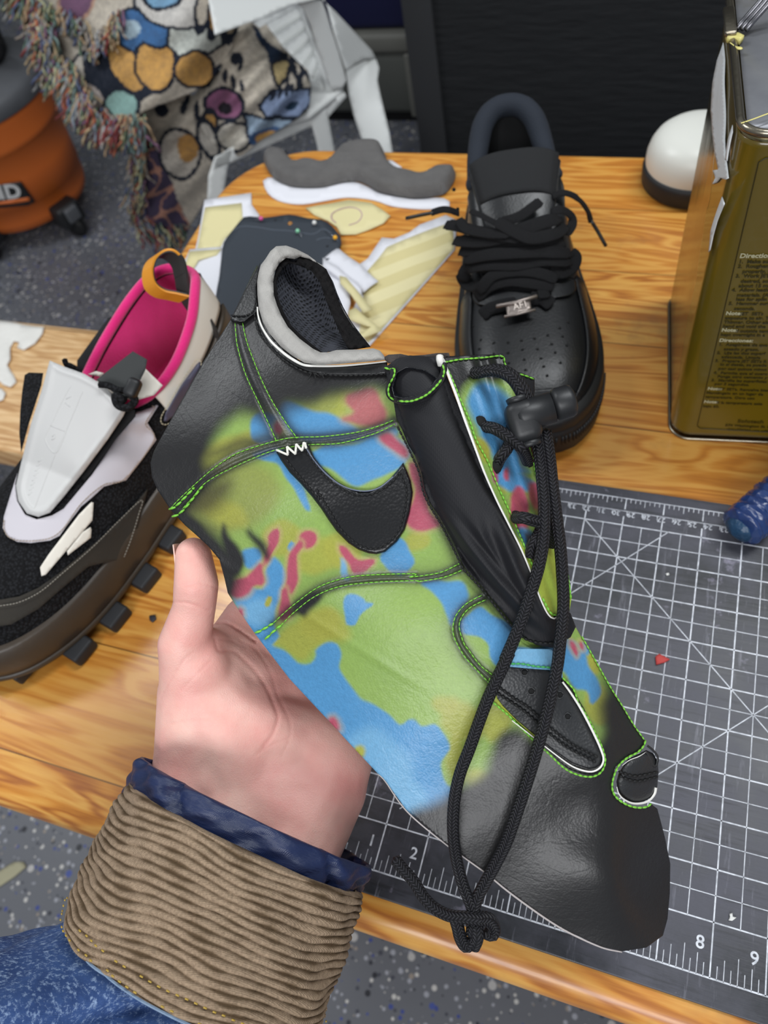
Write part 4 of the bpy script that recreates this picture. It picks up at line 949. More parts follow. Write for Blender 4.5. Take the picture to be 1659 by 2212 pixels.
# laces: flat ribbons in frame positions over the throat, lifted on the shoe
KL = lambda l: [(930 + x / 4.0975, 180 + y / 4.0975) for x, y in l]
Dth = bvh_depth([up, to_], lambda p: np.full(len(p), 9.0))
gg = np.array([(x, y) for x in range(975, 1270, 28) for y in range(400, 715, 28)], float); dg_ = Dth(gg); ok_ = dg_ < 0.72
throat = tps(np.c_[gg[ok_], dg_[ok_]])
def lace(pts, w=7.5, lift=0.004, name='lace', fl=0.16, taper=True, lifts=None, D=throat):
    q = cr(np.array(KL(pts)), n=40); lf = np.full(40, lift) if lifts is None else np.interp(np.linspace(0, 1, 40), np.linspace(0, 1, len(lifts)), lifts)
    d = D(q) - lf; P = at(q[:, 0], q[:, 1], d); r = w / 2 / 1000 * np.ones(40)
    if taper: r[:2] *= 0.8; r[-2:] *= 0.8
    return tube(name, P, r, lacem, af, 12, fl, up=-FV * 0.85 + np.array([0, 0, 0.3]))
lace([(450, 2060), (520, 2000), (660, 1960), (760, 1945)], 10, 0.004); lace([(890, 1905), (980, 1900), (1075, 1960)], 11, 0.004)
lace([(400, 1900), (520, 1790), (700, 1740), (900, 1760), (1090, 1790)], 11, 0.009)
lace([(420, 1850), (560, 1700), (800, 1660), (1000, 1690), (1120, 1740)], 9, 0.012)
lace([(290, 1760), (330, 1640), (520, 1600), (760, 1600), (1000, 1560), (1240, 1570)], 11, 0.013)
lace([(280, 1680), (300, 1740), (350, 1790), (420, 1790)], 11, 0.008)
lace([(300, 1560), (500, 1520), (720, 1500), (1000, 1490), (1240, 1500)], 10, 0.016)
lace([(1240, 1500), (1275, 1540), (1250, 1620), (1160, 1670), (1060, 1640)], 11, 0.009)
lace([(260, 1480), (480, 1460), (700, 1430), (960, 1410), (1180, 1400)], 12, 0.014)
lace([(210, 1390), (420, 1400), (640, 1360), (820, 1290), (1000, 1230), (1140, 1190)], 11, 0.017)
lace([(130, 1250), (220, 1260), (420, 1310), (640, 1350), (800, 1370)], 10, 0.018)
lace([(580, 1220), (760, 1320), (900, 1370), (1100, 1330), (1200, 1260)], 10, 0.020)
lace([(620, 1230), (780, 1180), (900, 1100), (975, 1040)], 8, 0.012)
lace([(350, 1130), (450, 1170), (560, 1230), (680, 1280)], 5, 0.018)
lace([(250, 1200), (320, 1290), (520, 1330), (700, 1330)], 8, 0.020)
lace([(1200, 1340), (1255, 1250), (1240, 1170), (1160, 1120), (1060, 1140)], 7, 0.010, lifts=[0.016, 0.02, 0.02, 0.016, 0.008])
lace([(1080, 1000), (1180, 970), (1290, 1010), (1380, 1110), (1420, 1220)], 5.5, 0.01, lifts=[0.004, 0.012, 0.016, 0.01, 0.0], taper=False, fl=0.35)
lace([(250, 1150), (160, 1120), (90, 1120), (10, 1145)], 6, 0.01, lifts=[0.004, 0.014, 0.018, 0.02], taper=False, fl=0.3)
agl = plain('lace_aglet', (34, 32, 30), 0.3)
def aglet(pts, lifts):
    q = np.array(KL(pts)); q = resample(q, n=8); d = throat(q) - np.linspace(lifts[0], lifts[1], 8); tube('lace_aglet', at(q[:, 0], q[:, 1], d), 0.0015, agl, af, 10)
aglet([(1418, 1210), (1480, 1310), (1552, 1440)], (0.0, -0.01)); aglet([(20, 1145), (-80, 1165), (-215, 1195)], (0.02, 0.022))
lace([(980, 1730), (1000, 1850), (1010, 1900)], 9, 0.007)
# throat darkness: rows of inner lace stack
lace([(330, 1600), (600, 1640), (900, 1640), (1150, 1680)], 11, 0.006); lace([(420, 1830), (700, 1830), (1080, 1850)], 14, 0.002)
# silver lace tag
slv = plain('brushed_silver', (150, 140, 134), 0.42, 0.9, nscale=500)
q = np.array(KL([(665, 1962), (880, 1900), (895, 2012), (680, 2068)])); v, F = triang(q, 8); d = throat(v) - 0.0085
tgm = slab(v, F, at(v[:, 0], v[:, 1], d), at(v[:, 0], v[:, 1], d + 0.0012), 'lace_tag', slv, af)
q = np.array(KL([(585, 1975), (760, 1940), (940, 1885)])); tube('lace_tag_bar', at(q[:, 0], q[:, 1], throat(q) - 0.0092), 0.0017, slv, af, 10)
q = np.array(KL([(655, 2066), (780, 2040), (925, 2005)])); tube('lace_tag_bar', at(q[:, 0], q[:, 1], throat(q) - 0.0092), 0.0011, slv, af, 10)
p0 = at(*KL([(738, 2008)])[0], float(throat(np.array(KL([(738, 2008)])))[0]) - 0.0089); p1 = at(*KL([(840, 1978)])[0], float(throat(np.array(KL([(840, 1978)])))[0]) - 0.0089)
textmesh('engraving', "AF1", 0.0066, p0, p1 - p0, -DV + RV * 0.1, plain('engraving', (228, 216, 206), 0.4, 0.6), tgm)
# eyelets on the ankle tabs
for a, b in ((207, 940), (1105, 790), (240, 1115), (1095, 1015)):
    pp = KL([(a, b)])[0]; d = float(Daf(np.array([pp]))[0]); c = at(*pp, d - 0.003); r = ray(*pp); r /= np.linalg.norm(r); V, F, _ = tubeVF(np.array([c, c + r * 0.004]), 0.0016, 10); mk('eyelet', V, F, pf, up)
finish(af)

# ---------------- trail sneaker at the left
BT = dict(
    w=smooth_tab([(0, 0.0), (0.02, 0.018), (0.06, 0.028), (0.12, 0.034), (0.22, 0.038), (0.35, 0.041), (0.48, 0.046), (0.60, 0.051), (0.72, 0.053), (0.82, 0.050), (0.90, 0.042), (0.95, 0.032), (0.985, 0.018), (1, 0.0)]),
    zt=smooth_tab([(0, 0.108), (0.03, 0.118), (0.08, 0.119), (0.15, 0.110), (0.25, 0.098), (0.34, 0.092), (0.42, 0.094), (0.52, 0.094), (0.62, 0.086), (0.72, 0.078), (0.82, 0.071), (0.90, 0.062), (0.96, 0.052), (1, 0.042)]),
    o=smooth_tab([(0, 0.0), (0.03, 0.0), (0.05, 0.012), (0.09, 0.021), (0.15, 0.029), (0.24, 0.033), (0.31, 0.031), (0.36, 0.025), (0.40, 0.013), (0.425, 0.0), (0.43, 0.0), (1, 0.0)]),
    px=[(0, 0.7), (0.3, 0.8), (0.6, 0.75), (1, 0.6)], pz=[(0, 1.0), (0.35, 1.0), (0.6, 0.85), (1, 0.8)], cx=[(0, 0.0), (1, 0.0)])
BT['o'][:, 1] = np.where(BT['o'][:, 0] > 0.426, 0, np.maximum(BT['o'][:, 1], 0))
B1 = Shoe((-0.208, 0.098), (-0.287, -0.208), BT, 0.034)
kn = NT('black_knit', 0.9, 0, 0.25); kv = kn.coord(); kn.base(kn.mix(kn.ramp(kn.vor(kv, 520), [(0.25, 0.0), (0.6, 1.0)]), (32, 33, 36), (10, 10, 12))); kn.bump(kn.vor(kv, 520), 0.8, 0.0015); kn = kn.m
ts_ = thing('trail_sneaker', 'black and white trail sneaker with pink lining and an orange heel loop', 'sneaker')
bup = shoe_upper(B1, 'upper', kn, ts_)
dirty = plain('dusty_black_rubber', (40, 38, 36), 0.45, nscale=120, nstr=0.3, ndist=0.001, var=(18, (74, 60, 44)))
sole(B1, 'midsole', [(0.002, 0.010), (0.0055, 0.015), (0.0062, 0.024), (0.0045, 0.033), (0.0025, 0.039), (0.0012, 0.0405), (-0.006, 0.041)], dirty, ts_, toe_spring=0.006)
sole(B1, 'outsole', [(0.001, 0.007), (0.005, 0.008), (0.0068, 0.012), (0.006, 0.0150), (0.001, 0.016)], dirty, ts_, toe_spring=0.006)
lugm = plain('lug_rubber', (34, 35, 38), 0.6, nscale=200)
for sg in (-1, 1):
    for k, t in enumerate((0.10, 0.20, 0.31, 0.42, 0.53, 0.64, 0.75, 0.85)):
        w = B1.g('w', t); a = math.atan2(B1.f[1], B1.f[0]); R = np.array([[math.cos(a), -math.sin(a), 0], [math.sin(a), math.cos(a), 0], [0, 0, 1]])
        c = B1.P(t, sg * (w + 0.004), 0.0055 + 0.006 * np.clip((t - 0.72) / 0.28, 0, 1) ** 2); bevbox('lug', c, (0.019, 0.026, 0.011), lugm, ts_, R=R, bev=0.002, seg=2)
for sg in (-1, 1):
    for t in (0.95, 0.995):
        a = math.atan2(B1.f[1], B1.f[0]); R = np.array([[math.cos(a), -math.sin(a), 0], [math.sin(a), math.cos(a), 0], [0, 0, 1]])
        bevbox('lug', B1.P(t, sg * (0.030 if t < 0.97 else 0.010), 0.0095), (0.018, 0.014, 0.011), lugm, ts_, R=R, bev=0.002, seg=2)
pink = NT('pink_fleece', 0.95, 0, 0.2); pv = pink.coord(); pink.base(pink.mix(pink.noise(pv, 60, 3), (226, 44, 126), (206, 30, 108))); pink.bump(pink.noise(pv, 900, 3), 0.7, 0.001); pink.b.inputs['Sheen Weight'].default_value = 0.4; pink = pink.m
shoe_lining(B1, 'lining', pink, ts_, 0.045, 0.41)
cl = []; tt_ = np.r_[np.linspace(0.40, 0.05, 26), np.array([0.036])]
for sgn, seq in ((-1, tt_), (1, tt_[::-1])):
    for t in seq: cl.append(B1.P(t, sgn * (max(B1.g('o', t), 0) + 0.0025), B1.g('zt', t) + 0.0012))
cl = cr(np.array(cl), n=90); cl = np.vstack([cl, cl[:1]]); tube('collar_piping', cl, 0.0038, pink, ts_, 12)
cream = plain('cream_leather', (222, 216, 204), 0.55, nscale=250, nstr=0.2)
patch(B1, 'ankle_panel', lambda a, b: (0.03 + 0.30 * a, -(0.10 + 0.42 * b)), cream, ts_, 40, 12, 0.0022)
patch(B1, 'collar_panel', lambda a, b: (0.03 + 0.30 * a, (0.10 + 0.42 * b)), plain('dark_collar', (30, 30, 33), 0.8), ts_, 40, 12, 0.0022)
purp = plain('violet_grey', (84, 82, 104), 0.5, var=(20, (60, 60, 78)))
patch(B1, 'heel_cage', lambda a, b: (0.02 + 0.22 * a, -(0.55 + 0.40 * b)), dirty, ts_, 40, 12, 0.004, 0.003)
D0 = bvh_depth([bup], lambda p: np.full(len(p), 0.56))
grid = [(x, y) for x in range(0, 420, 45) for y in range(800, 1340, 45)]; gd = D0(np.array(grid, float)); sel = [i for i in range(len(grid)) if gd[i] != 0.56]
DBs = tps([(grid[i][0], grid[i][1], gd[i]) for i in sel])
K3 = lambda l: [(x / 2.404, 500 + y / 2.404) for x, y in l]
wlm = plain('white_synthetic', (196, 192, 198), 0.5, nscale=60, nstr=0.15, ndist=0.001, var=(12, (200, 194, 200))); wpl = plain('white_rubber', (196, 195, 193), 0.45, nscale=30, nstr=0.05)
ov = sheet('white_overlay', K3([(92, 1250), (60, 1350), (20, 1480), (14, 1540), (40, 1585), (90, 1612), (160, 1618), (260, 1605), (310, 1580), (345, 1530), (420, 1430), (480, 1380), (540, 1325), (655, 1292), (735, 1190), (812, 1082), (792, 1035), (765, 995), (822, 905), (800, 898), (725, 905), (700, 960), (600, 1080), (480, 1260), (330, 1440), (270, 1475), (190, 1495), (130, 1470), (90, 1400), (78, 1310)]), DBs, 0.0035, 0.002, wlm, ts_, 7)
sheet('suede_overlay', K3([(-60, 1900), (0, 1912), (100, 1895), (200, 1850), (300, 1780), (420, 1680), (560, 1560), (680, 1440), (768, 1335), (740, 1450), (700, 1600), (640, 1700), (540, 1720), (460, 1740), (350, 1830), (200, 1960), (60, 2040), (-60, 2060)]), DBs, 0.0028, 0.002, plain('black_suede', (34, 34, 34), 0.95, nscale=500, nstr=0.5, var=(25, (56, 50, 40))), ts_, 8)
for q in ([(208, 1745), (215, 1790), (238, 1782), (480, 1500), (486, 1408), (474, 1405), (410, 1470), (250, 1680)], [(348, 1660), (352, 1682), (472, 1590), (475, 1548), (470, 1535), (430, 1560)]):
    sheet('cream_stripe', K3(q), DBs, 0.0050, 0.003, cream, ts_, 6)
sheet('side_vent', K3([(850, 985), (860, 940), (940, 800), (1020, 690), (1042, 672), (1040, 700), (960, 860), (900, 960), (868, 985)]), DBs, 0.0045, 0.002, purp, ts_, 6)
crt = plain('cream_thread', (196, 188, 160), 0.7); gyt = plain('grey_thread', (140, 136, 126), 0.7)
stitches('stitching', K3([(870, 905), (838, 960), (838, 995), (862, 1003), (900, 985), (940, 940)]), lambda p: DBs(p) - 0.0066, crt, ts_, dash=5, r=0.0004)
stitches('stitching', K3([(870, 905), (930, 800), (1010, 680), (1030, 665), (1045, 680), (1045, 700)]), lambda p: DBs(p) - 0.0066, crt, ts_, dash=5, r=0.0004)
stitches('stitching', K3([(0, 1945), (100, 1925), (210, 1870), (330, 1770), (480, 1640), (620, 1500), (735, 1395), (720, 1470), (680, 1600), (645, 1690)]), lambda p: DBs(p) - 0.0052, gyt, ts_, dash=5, r=0.0004)
stitches('stitching', K3([(20, 1500), (22, 1550), (50, 1590), (120, 1608), (250, 1596), (330, 1540), (420, 1415), (535, 1318), (648, 1284), (800, 1082), (755, 1000), (805, 912), (735, 918)]), lambda p: DBs(p) - 0.0040, plain('tan_thread', (168, 150, 130), 0.7), ts_, dash=5, r=0.00035)
# white tongue shield: thick rounded plate raised over the throat
shD = tps([(110, 785, 0.515), (272, 880, 0.500), (190, 820, 0.500), (40, 1000, 0.525), (70, 1110, 0.528), (90, 1120, 0.528), (160, 1000, 0.502), (110, 950, 0.508), (220, 960, 0.503)])
shp = K3([(258, 670), (330, 700), (440, 740), (540, 800), (620, 880), (656, 925), (640, 960), (560, 1080), (440, 1240), (330, 1380), (260, 1460), (200, 1482), (140, 1465), (95, 1400), (82, 1320), (110, 1200), (160, 1000), (215, 830)])
shD2 = lambda p: np.minimum(shD(p), DBs(p) - 0.0075)
def shieldD(p):
    e = segdist(p, cr(np.array(shp), step=6, closed=True), True); return shD2(p) + 0.0022 * np.exp(-e / 5.0) - 0.0015 * np.exp(-((e - 12) / 4.0) ** 2)
tsh = sheet('tongue_shield', shp, shieldD, 0, 0.005, wpl, ts_, 4.5)
emb = lambda pts, w=0.0005: tube('embossed_line', (lambda q: at(q[:, 0], q[:, 1], shD2(q) + 0.0002))(cr(np.array(K3(pts)), step=4)), w, wpl, tsh, 6)
emb([(370, 800), (330, 870), (265, 1010)]); emb([(430, 830), (350, 1020), (290, 1150)]); emb([(265, 1008), (345, 1040)]); emb([(262, 1010), (235, 1080), (290, 1150), (345, 1045)]); emb([(290, 1150), (180, 1440)])
for k in range(8):
    x, y = 222 - k * 7.5, 1180 + k * 25; emb([(x, y), (x - 14, y + 4), (x - 8, y + 12), (x - 24, y + 14)], 0.0004)
emb([(345, 870), (370, 855)]); emb([(340, 890), (365, 910)]); emb([(272, 1065), (290, 1050), (285, 1075), (270, 1080)])
sheet('tongue_side', K3([(225, 735), (150, 732), (128, 745), (115, 830), (105, 930), (100, 1050), (110, 1150), (150, 1000), (215, 800)]), lambda p: shD(p) + 0.014, 0, 0.012, kn, ts_, 6)
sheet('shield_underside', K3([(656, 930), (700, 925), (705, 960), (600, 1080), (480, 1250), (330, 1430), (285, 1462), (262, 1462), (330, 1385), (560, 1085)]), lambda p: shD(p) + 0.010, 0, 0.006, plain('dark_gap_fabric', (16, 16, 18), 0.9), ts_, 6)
# elastic tab, cord and lock behind the shield
sheet('elastic_tab', K3([(500, 770), (690, 622), (765, 665), (755, 720), (720, 790), (700, 870), (620, 860), (540, 800)]), lambda p: np.full(len(p), 0.505) - (p[:, 1] - 760) * 0.00004, 0, 0.003, plain('dark_elastic', (52, 54, 54), 0.85, nscale=400), ts_, 6)
sheet('tongue_edge', K3([(455, 742), (500, 725), (540, 735), (500, 780), (520, 800), (600, 860), (700, 880), (800, 850), (845, 800), (755, 712), (735, 740), (720, 790)]), lambda p: np.full(len(p), 0.522), 0, 0.004, cream, ts_, 6)
pcord = lambda pts, d, r=0.0022: tube('cord', at(*cr(np.array(K3(pts)), n=30).T, np.full(30, d)), r, kn, ts_, 10)
pcord([(515, 795), (560, 800), (620, 825), (680, 820)], 0.495); pcord([(650, 880), (600, 850), (610, 900), (660, 915), (700, 880), (680, 840)], 0.492, 0.0026)
bevbox('cord_lock', at(287.0, 838.0, 0.488), (0.009, 0.013, 0.009), bkp, ts_, R=np.stack([RV * 0.9 + DV * 0.4, DV * 0.9 - RV * 0.4, FV], 1), bev=0.003)
pcord([(335, 665), (345, 690), (370, 700), (420, 730)], 0.53, 0.002)
sheet('collar_flap', K3([(400, 670), (480, 560), (560, 450), (590, 440), (560, 520), (550, 620), (560, 690), (510, 730), (450, 740), (400, 700)]), lambda p: np.full(len(p), 0.575), 0, 0.006, plain('black_collar', (22, 22, 25), 0.9), ts_, 7)
# orange pull loop with dark strap
om = leather('orange_leather', (216, 142, 34), 0.5, 500, 0.2); kb = plain('dark_strap', (46, 44, 42), 0.5)
c0 = at(338.0, 598.0, 0.600); ax = camvec(0.93, 0.30, 0.15); ax /= np.linalg.norm(ax)
lp = [(398, 646), (372, 640), (345, 634), (325, 618), (319, 590), (326, 564), (345, 548), (366, 548), (384, 566), (391, 592), (396, 622), (410, 652), (432, 680), (452, 712), (462, 740)]
q = cr(np.array(lp, float), n=70); P = at(q[:, 0], q[:, 1], np.interp(np.arange(70), [0, 8, 20, 34, 50, 70], [0.556, 0.552, 0.545, 0.55, 0.556, 0.57])); wd_ = camvec(-0.75, 0.15, 0.64); wd_ /= np.linalg.norm(wd_)
def strap(name, P, wdir, w, th, mat):
    Tn = np.gradient(P, axis=0); Tn /= np.linalg.norm(Tn, axis=1)[:, None]; Nn = np.cross(Tn, wdir); Nn /= np.linalg.norm(Nn, axis=1)[:, None]; V = []
    for i in range(len(P)):
        for a, b in ((-1, -1), (1, -1), (1, 1), (-1, 1)): V.append(P[i] + wdir * a * w / 2 + Nn[i] * b * th / 2)
    n = len(P); F = [(i * 4 + j, i * 4 + (j + 1) % 4, (i + 1) * 4 + (j + 1) % 4, (i + 1) * 4 + j) for i in range(n - 1) for j in range(4)] + [(0, 1, 2, 3), tuple((n - 1) * 4 + j for j in (3, 2, 1, 0))]
    return mk(name, V, F, mat, ts_, smooth=False)
strap('pull_loop', P[:40] - wd_ * 0 , wd_, 0.013, 0.0016, om); strap('heel_strap', P[34:], wd_, 0.014, 0.0022, kb); strap('loop_inner', P[:42] + (P[:40].mean(0) - P[:42]) * 0.09, wd_, 0.0126, 0.0008, kb)
finish(ts_)

# ================================================================== PERSON: left hand and sleeve
per = thing('person', 'left hand in a denim sleeve with turned-up brown corduroy cuff, holding the painted upper', 'person')
def cam3(px, py, d): return at(float(px), float(py), float(d))
def roundcone(m, a, b, ra, rb, seg=18):
    a, b = np.array(a), np.array(b); n = 7; P = []; R = []
    L = np.linalg.norm(b - a) + 1e-9; t = (b - a) / L
    for k in range(n): th = math.pi / 2 * (1 - k / n); P.append(a - t * ra * math.sin(th)); R.append(max(ra * math.cos(th), 1e-5))
    for k in range(1, 6): P.append(a + (b - a) * k / 6); R.append(ra + (rb - ra) * k / 6)
    for k in range(n + 1): th = math.pi / 2 * k / n; P.append(b + t * rb * math.sin(th)); R.append(max(rb * math.cos(th), 1e-5))
    P = np.array(P); ref = np.array([0, 0, 1.0]) if abs(t[2]) < 0.9 else np.array([1.0, 0, 0]); u = np.cross(t, ref); u /= np.linalg.norm(u); w = np.cross(t, u)
    th = np.linspace(0, 2 * np.pi, seg, endpoint=False); V = np.vstack([p + r * (np.cos(th)[:, None] * u + np.sin(th)[:, None] * w) for p, r in zip(P, R)])
    n = len(P); F = [(i * seg + j, i * seg + (j + 1) % seg, (i + 1) * seg + (j + 1) % seg, (i + 1) * seg + j) for i in range(n - 1) for j in range(seg)] + [tuple(range(seg))[::-1], tuple((n - 1) * seg + j for j in range(seg))]
    m.add(V, F)
HJ = {  # joint: px, py, depth, radius (m)
    'tip': (418, 1200, .348, .0086), 'th2': (424, 1262, .348, .0104), 'th3': (420, 1312, .352, .0100), 'th4': (398, 1392, .358, .0125), 'th4b': (430, 1440, .362, .0150),
    'thenar': (440, 1500, .372, .0225), 'thenar2': (500, 1560, .372, .0240), 'web': (470, 1420, .374, .013),
    'palm': (600, 1490, .388, .0190), 'palm2': (650, 1570, .386, .0200), 'hyp': (712, 1640, .374, .0215), 'hyp2': (690, 1700, .372, .0235), 'hyp3': (660, 1600, .378, .0210),
    'wr1': (430, 1640, .372, .0220), 'wr2': (660, 1760, .366, .0240), 'wr3': (540, 1690, .370, .0250), 'wr1b': (400, 1800, .364, .0220), 'wr2b': (600, 1890, .358, .0240), 'wr3b': (500, 1840, .360, .0250),
    'i0': (560, 1400, .392, .0150), 'i1': (650, 1300, .392, .0105), 'i2': (750, 1215, .384, .0092), 'i3': (810, 1150, .370, .0080),
    'ir0': (505, 1375, .386, .0120), 'ir1': (530, 1335, .392, .0115),
    'm0': (640, 1450, .396, .0150), 'm1': (760, 1350, .396, .0108), 'm2': (870, 1270, .388, .0094), 'm3': (930, 1210, .372, .0082),
    'r0': (700, 1510, .394, .0150), 'r1': (830, 1430, .392, .0102), 'r2': (930, 1370, .384, .0090), 'r3': (985, 1320, .370, .0078),
    'l0': (750, 1590, .386, .0150), 'l1': (860, 1530, .384, .0090), 'l2': (930, 1490, .378, .0080), 'l3': (985, 1460, .366, .0070),
}
hm = Mesh(); J = {k: (cam3(*v[:3]), v[3]) for k, v in HJ.items()}
for a, b in (('tip', 'th2'), ('th2', 'th3'), ('th3', 'th4'), ('th4', 'thenar'), ('th4b', 'thenar'), ('th4', 'web'), ('thenar', 'thenar2'), ('thenar', 'wr1'), ('thenar2', 'wr3'), ('thenar2', 'wr1'), ('web', 'i0'), ('web', 'thenar2'), ('ir0', 'ir1'), ('ir0', 'web'), ('ir1', 'i1'),
             ('palm', 'palm2'), ('palm', 'thenar2'), ('palm2', 'hyp3'), ('hyp', 'hyp2'), ('hyp2', 'wr2'), ('hyp3', 'hyp'), ('hyp3', 'wr3'), ('palm2', 'thenar2'), ('palm', 'web'), ('wr1', 'wr3'), ('wr3', 'wr2'), ('wr1', 'wr1b'), ('wr2', 'wr2b'), ('wr3', 'wr3b'), ('hyp3', 'thenar2'), ('hyp2', 'wr3'),
             ('i0', 'i1'), ('i1', 'i2'), ('i2', 'i3'), ('m0', 'm1'), ('m1', 'm2'), ('m2', 'm3'), ('r0', 'r1'), ('r1', 'r2'), ('r2', 'r3'), ('l0', 'l1'), ('l1', 'l2'), ('l2', 'l3'),
             ('i0', 'palm'), ('m0', 'palm'), ('r0', 'palm2'), ('l0', 'hyp3'), ('i0', 'm0'), ('m0', 'r0'), ('r0', 'l0'), ('l0', 'hyp')):
    roundcone(hm, J[a][0], J[b][0], J[a][1], J[b][1])
skin_ = NT('skin', 0.46, 0, 0.4); sv = skin_.coord()
sk = skin_.mix(skin_.ramp(skin_.noise(sv, 38, 4, 0.6), [(0.35, 0.0), (0.7, 1.0)]), (236, 190, 176), (230, 166, 156)); sk = skin_.mix(1.0, sk, skin_.vcol(), 'MULTIPLY')
skin_.base(sk); skin_.bump(skin_.vor(skin_.coord((1, 1, 1)), 1500), 0.25, 0.0003); skin_.bump(skin_.noise(sv, 300, 4, 0.6), 0.25, 0.0005)
skin_.b.inputs['Subsurface Weight'].default_value = 0.12; skin_.b.inputs['Subsurface Radius'].default_value = (0.012, 0.005, 0.003); skin_.b.inputs['Subsurface Scale'].default_value = 0.6
ho = hm.build('hand', skin_.m, per)
md = ho.modifiers.new('r', 'REMESH'); md.mode = 'VOXEL'; md.voxel_size = 0.0011; md.use_smooth_shade = True
md = ho.modifiers.new('s', 'SMOOTH'); md.factor = 0.5; md.iterations = 22
bpy.context.view_layer.update(); dg = bpy.context.evaluated_depsgraph_get()
me = bpy.data.meshes.new_from_object(ho.evaluated_get(dg), depsgraph=dg); ho.modifiers.clear(); ho.data = me
nv_ = len(me.vertices); co = np.zeros(nv_ * 3); me.vertices.foreach_get('co', co); co = co.reshape(-1, 3); no = np.array([v.normal[:] for v in me.vertices])
px = topx(co); facing = (no @ FV) < 0.1
H1 = lambda l: [(300 + x / 2.765, 1050 + y / 2.765) for x, y in l]
creases = [(H1([(455, 915), (480, 985), (560, 985), (600, 1010), (700, 1110), (760, 1200), (800, 1290), (830, 1380), (800, 1480), (740, 1560)]), 3.4, .0006),
           (H1([(600, 920), (680, 960), (740, 1030), (790, 1120), (830, 1250), (900, 1400), (900, 1500), (850, 1620)]), 2.4, .0003),
           (H1([(470, 815), (520, 815), (600, 860), (700, 930)]), 2.6, .0010), (H1([(460, 915), (540, 920), (640, 960)]), 2.4, .0003),
           (H1([(200, 690), (300, 700), (380, 730), (420, 740)]), 2.2, .0004), (H1([(280, 600), (360, 585), (460, 610), (490, 640)]), 2.0, .0003), (H1([(330, 990), (260, 1050), (180, 1180), (130, 1270)]), 2.0, .0003), (H1([(440, 1030), (340, 1130), (250, 1220)]), 1.8, .00025),
           (H1([(700, 1600), (800, 1540), (900, 1500)]), 2.2, .0003), (H1([(190, 1420), (300, 1400), (420, 1390)]), 2.5, .00025)]
disp = np.zeros(nv_)
for l, w, dep in creases: d_ = segdist(px[:, :2], cr(np.array(l), step=4)); disp += dep * np.exp(-(d_ / w) ** 2)
co[facing] -= no[facing] * disp[facing][:, None]
me.vertices.foreach_set('co', co.ravel())
# skin tint: redder finger pads, heel of the hand and joints, darker creases
c = np.ones((nv_, 3))
for (x, y, r, s_) in ((430, 1230, 60, .35), (720, 1690, 90, .5), (470, 1490, 110, .18), (560, 1360, 60, .2), (420, 1350, 50, .12), (640, 1480, 70, .15)):
    k = s_ * np.exp(-((px[:, 0] - x) ** 2 + (px[:, 1] - y) ** 2) / r ** 2); c *= (1 - k[:, None] * np.array([0.06, 0.42, 0.36]))
c *= 1 - (np.clip(disp / 0.0011, 0, 1) * 0.22)[:, None] * np.array([0.4, 1, 1])  # creases tinted darker and redder with their depth
a_ = me.color_attributes.new('Col', 'FLOAT_COLOR', 'POINT'); a_.data.foreach_set('color', np.c_[c, np.ones(nv_)].astype(np.float32).ravel())
me.materials.clear(); me.materials.append(skin_.m); me.polygons.foreach_set('use_smooth', [True] * len(me.polygons)); me.update()
# thumb nail, seen edge-on at the left of the tip
nail = plain('nail', (236, 200, 186), 0.25)
NV = []; tc = cam3(418, 1207, .348); side = camvec(-0.96, -0.12, 0.25); side /= np.linalg.norm(side); lng = J['th2'][0] - J['tip'][0]; lng /= np.linalg.norm(lng); acr = np.cross(side, lng); acr /= np.linalg.norm(acr)
for i in range(9):
    for j in range(7):
        u_ = (i / 8 - 0.45) * 0.013; w_ = (j / 6 - 0.5) * 0.011; NV.append(tc + lng * u_ + acr * w_ + side * (math.sqrt(max(0.0086 ** 2 - w_ ** 2, 0)) - 0.0002 + 0.0002 * (1 - (i / 8))))
Fn = [(i * 7 + j, i * 7 + j + 1, (i + 1) * 7 + j + 1, (i + 1) * 7 + j) for i in range(8) for j in range(6)]
no_ = mk('thumbnail', NV, Fn, nail, ho); md = no_.modifiers.new('s', 'SOLIDIFY'); md.thickness = 0.0006; md.offset = 0

# ---------------- sleeve layers, stacked rings
def sleeve(name, axis, mat, disp=None, seg=140, n=60, cols=None, uax=(.903, .43, 0.0), th=None, tiltd=None):
    """axis rows: px, py, depth, half width, half thickness, tilt"""
    A = cr(np.array(axis, float), n=n); C = at(A[:, 0], A[:, 1], A[:, 2]); V = []; CC = []
    for i in range(n):
        ux_ = np.array(uax, float) if np.ndim(uax) == 1 else np.array(uax[0]) * (1 - i / (n - 1)) + np.array(uax[1]) * (i / (n - 1))
        u = camvec(*ux_); u /= np.linalg.norm(u)
        tl = A[i, 5]; dn = camvec(-ux_[1], ux_[0], 0.0); dn /= np.linalg.norm(dn)     # frame direction down the arm
        v = -FV * math.cos(tl) - dn * math.sin(tl)
        for j in range(seg):
            th_ = 2 * math.pi * j / seg; k = disp(i / (n - 1), th_) if disp else 0.0
            V.append(C[i] + u * math.cos(th_) * (A[i, 3] + k) + v * math.sin(th_) * (A[i, 4] + k))
            if cols: CC.append(cols(i / (n - 1), th_))
    F = [(i * seg + j, i * seg + (j + 1) % seg, (i + 1) * seg + (j + 1) % seg, (i + 1) * seg + j) for i in range(n - 1) for j in range(seg)]
    return mk(name, V, F, mat, per, cols=np.array(CC) if cols else None)
def nz(x, y, s=0): return math.sin(x * 1.7 + s) * math.cos(y * 1.3 + 2 * s) + 0.5 * math.sin(x * 3.9 + y * 2.7 + s * 3) + 0.3 * math.cos(x * 7.3 - y * 5.1 + s)
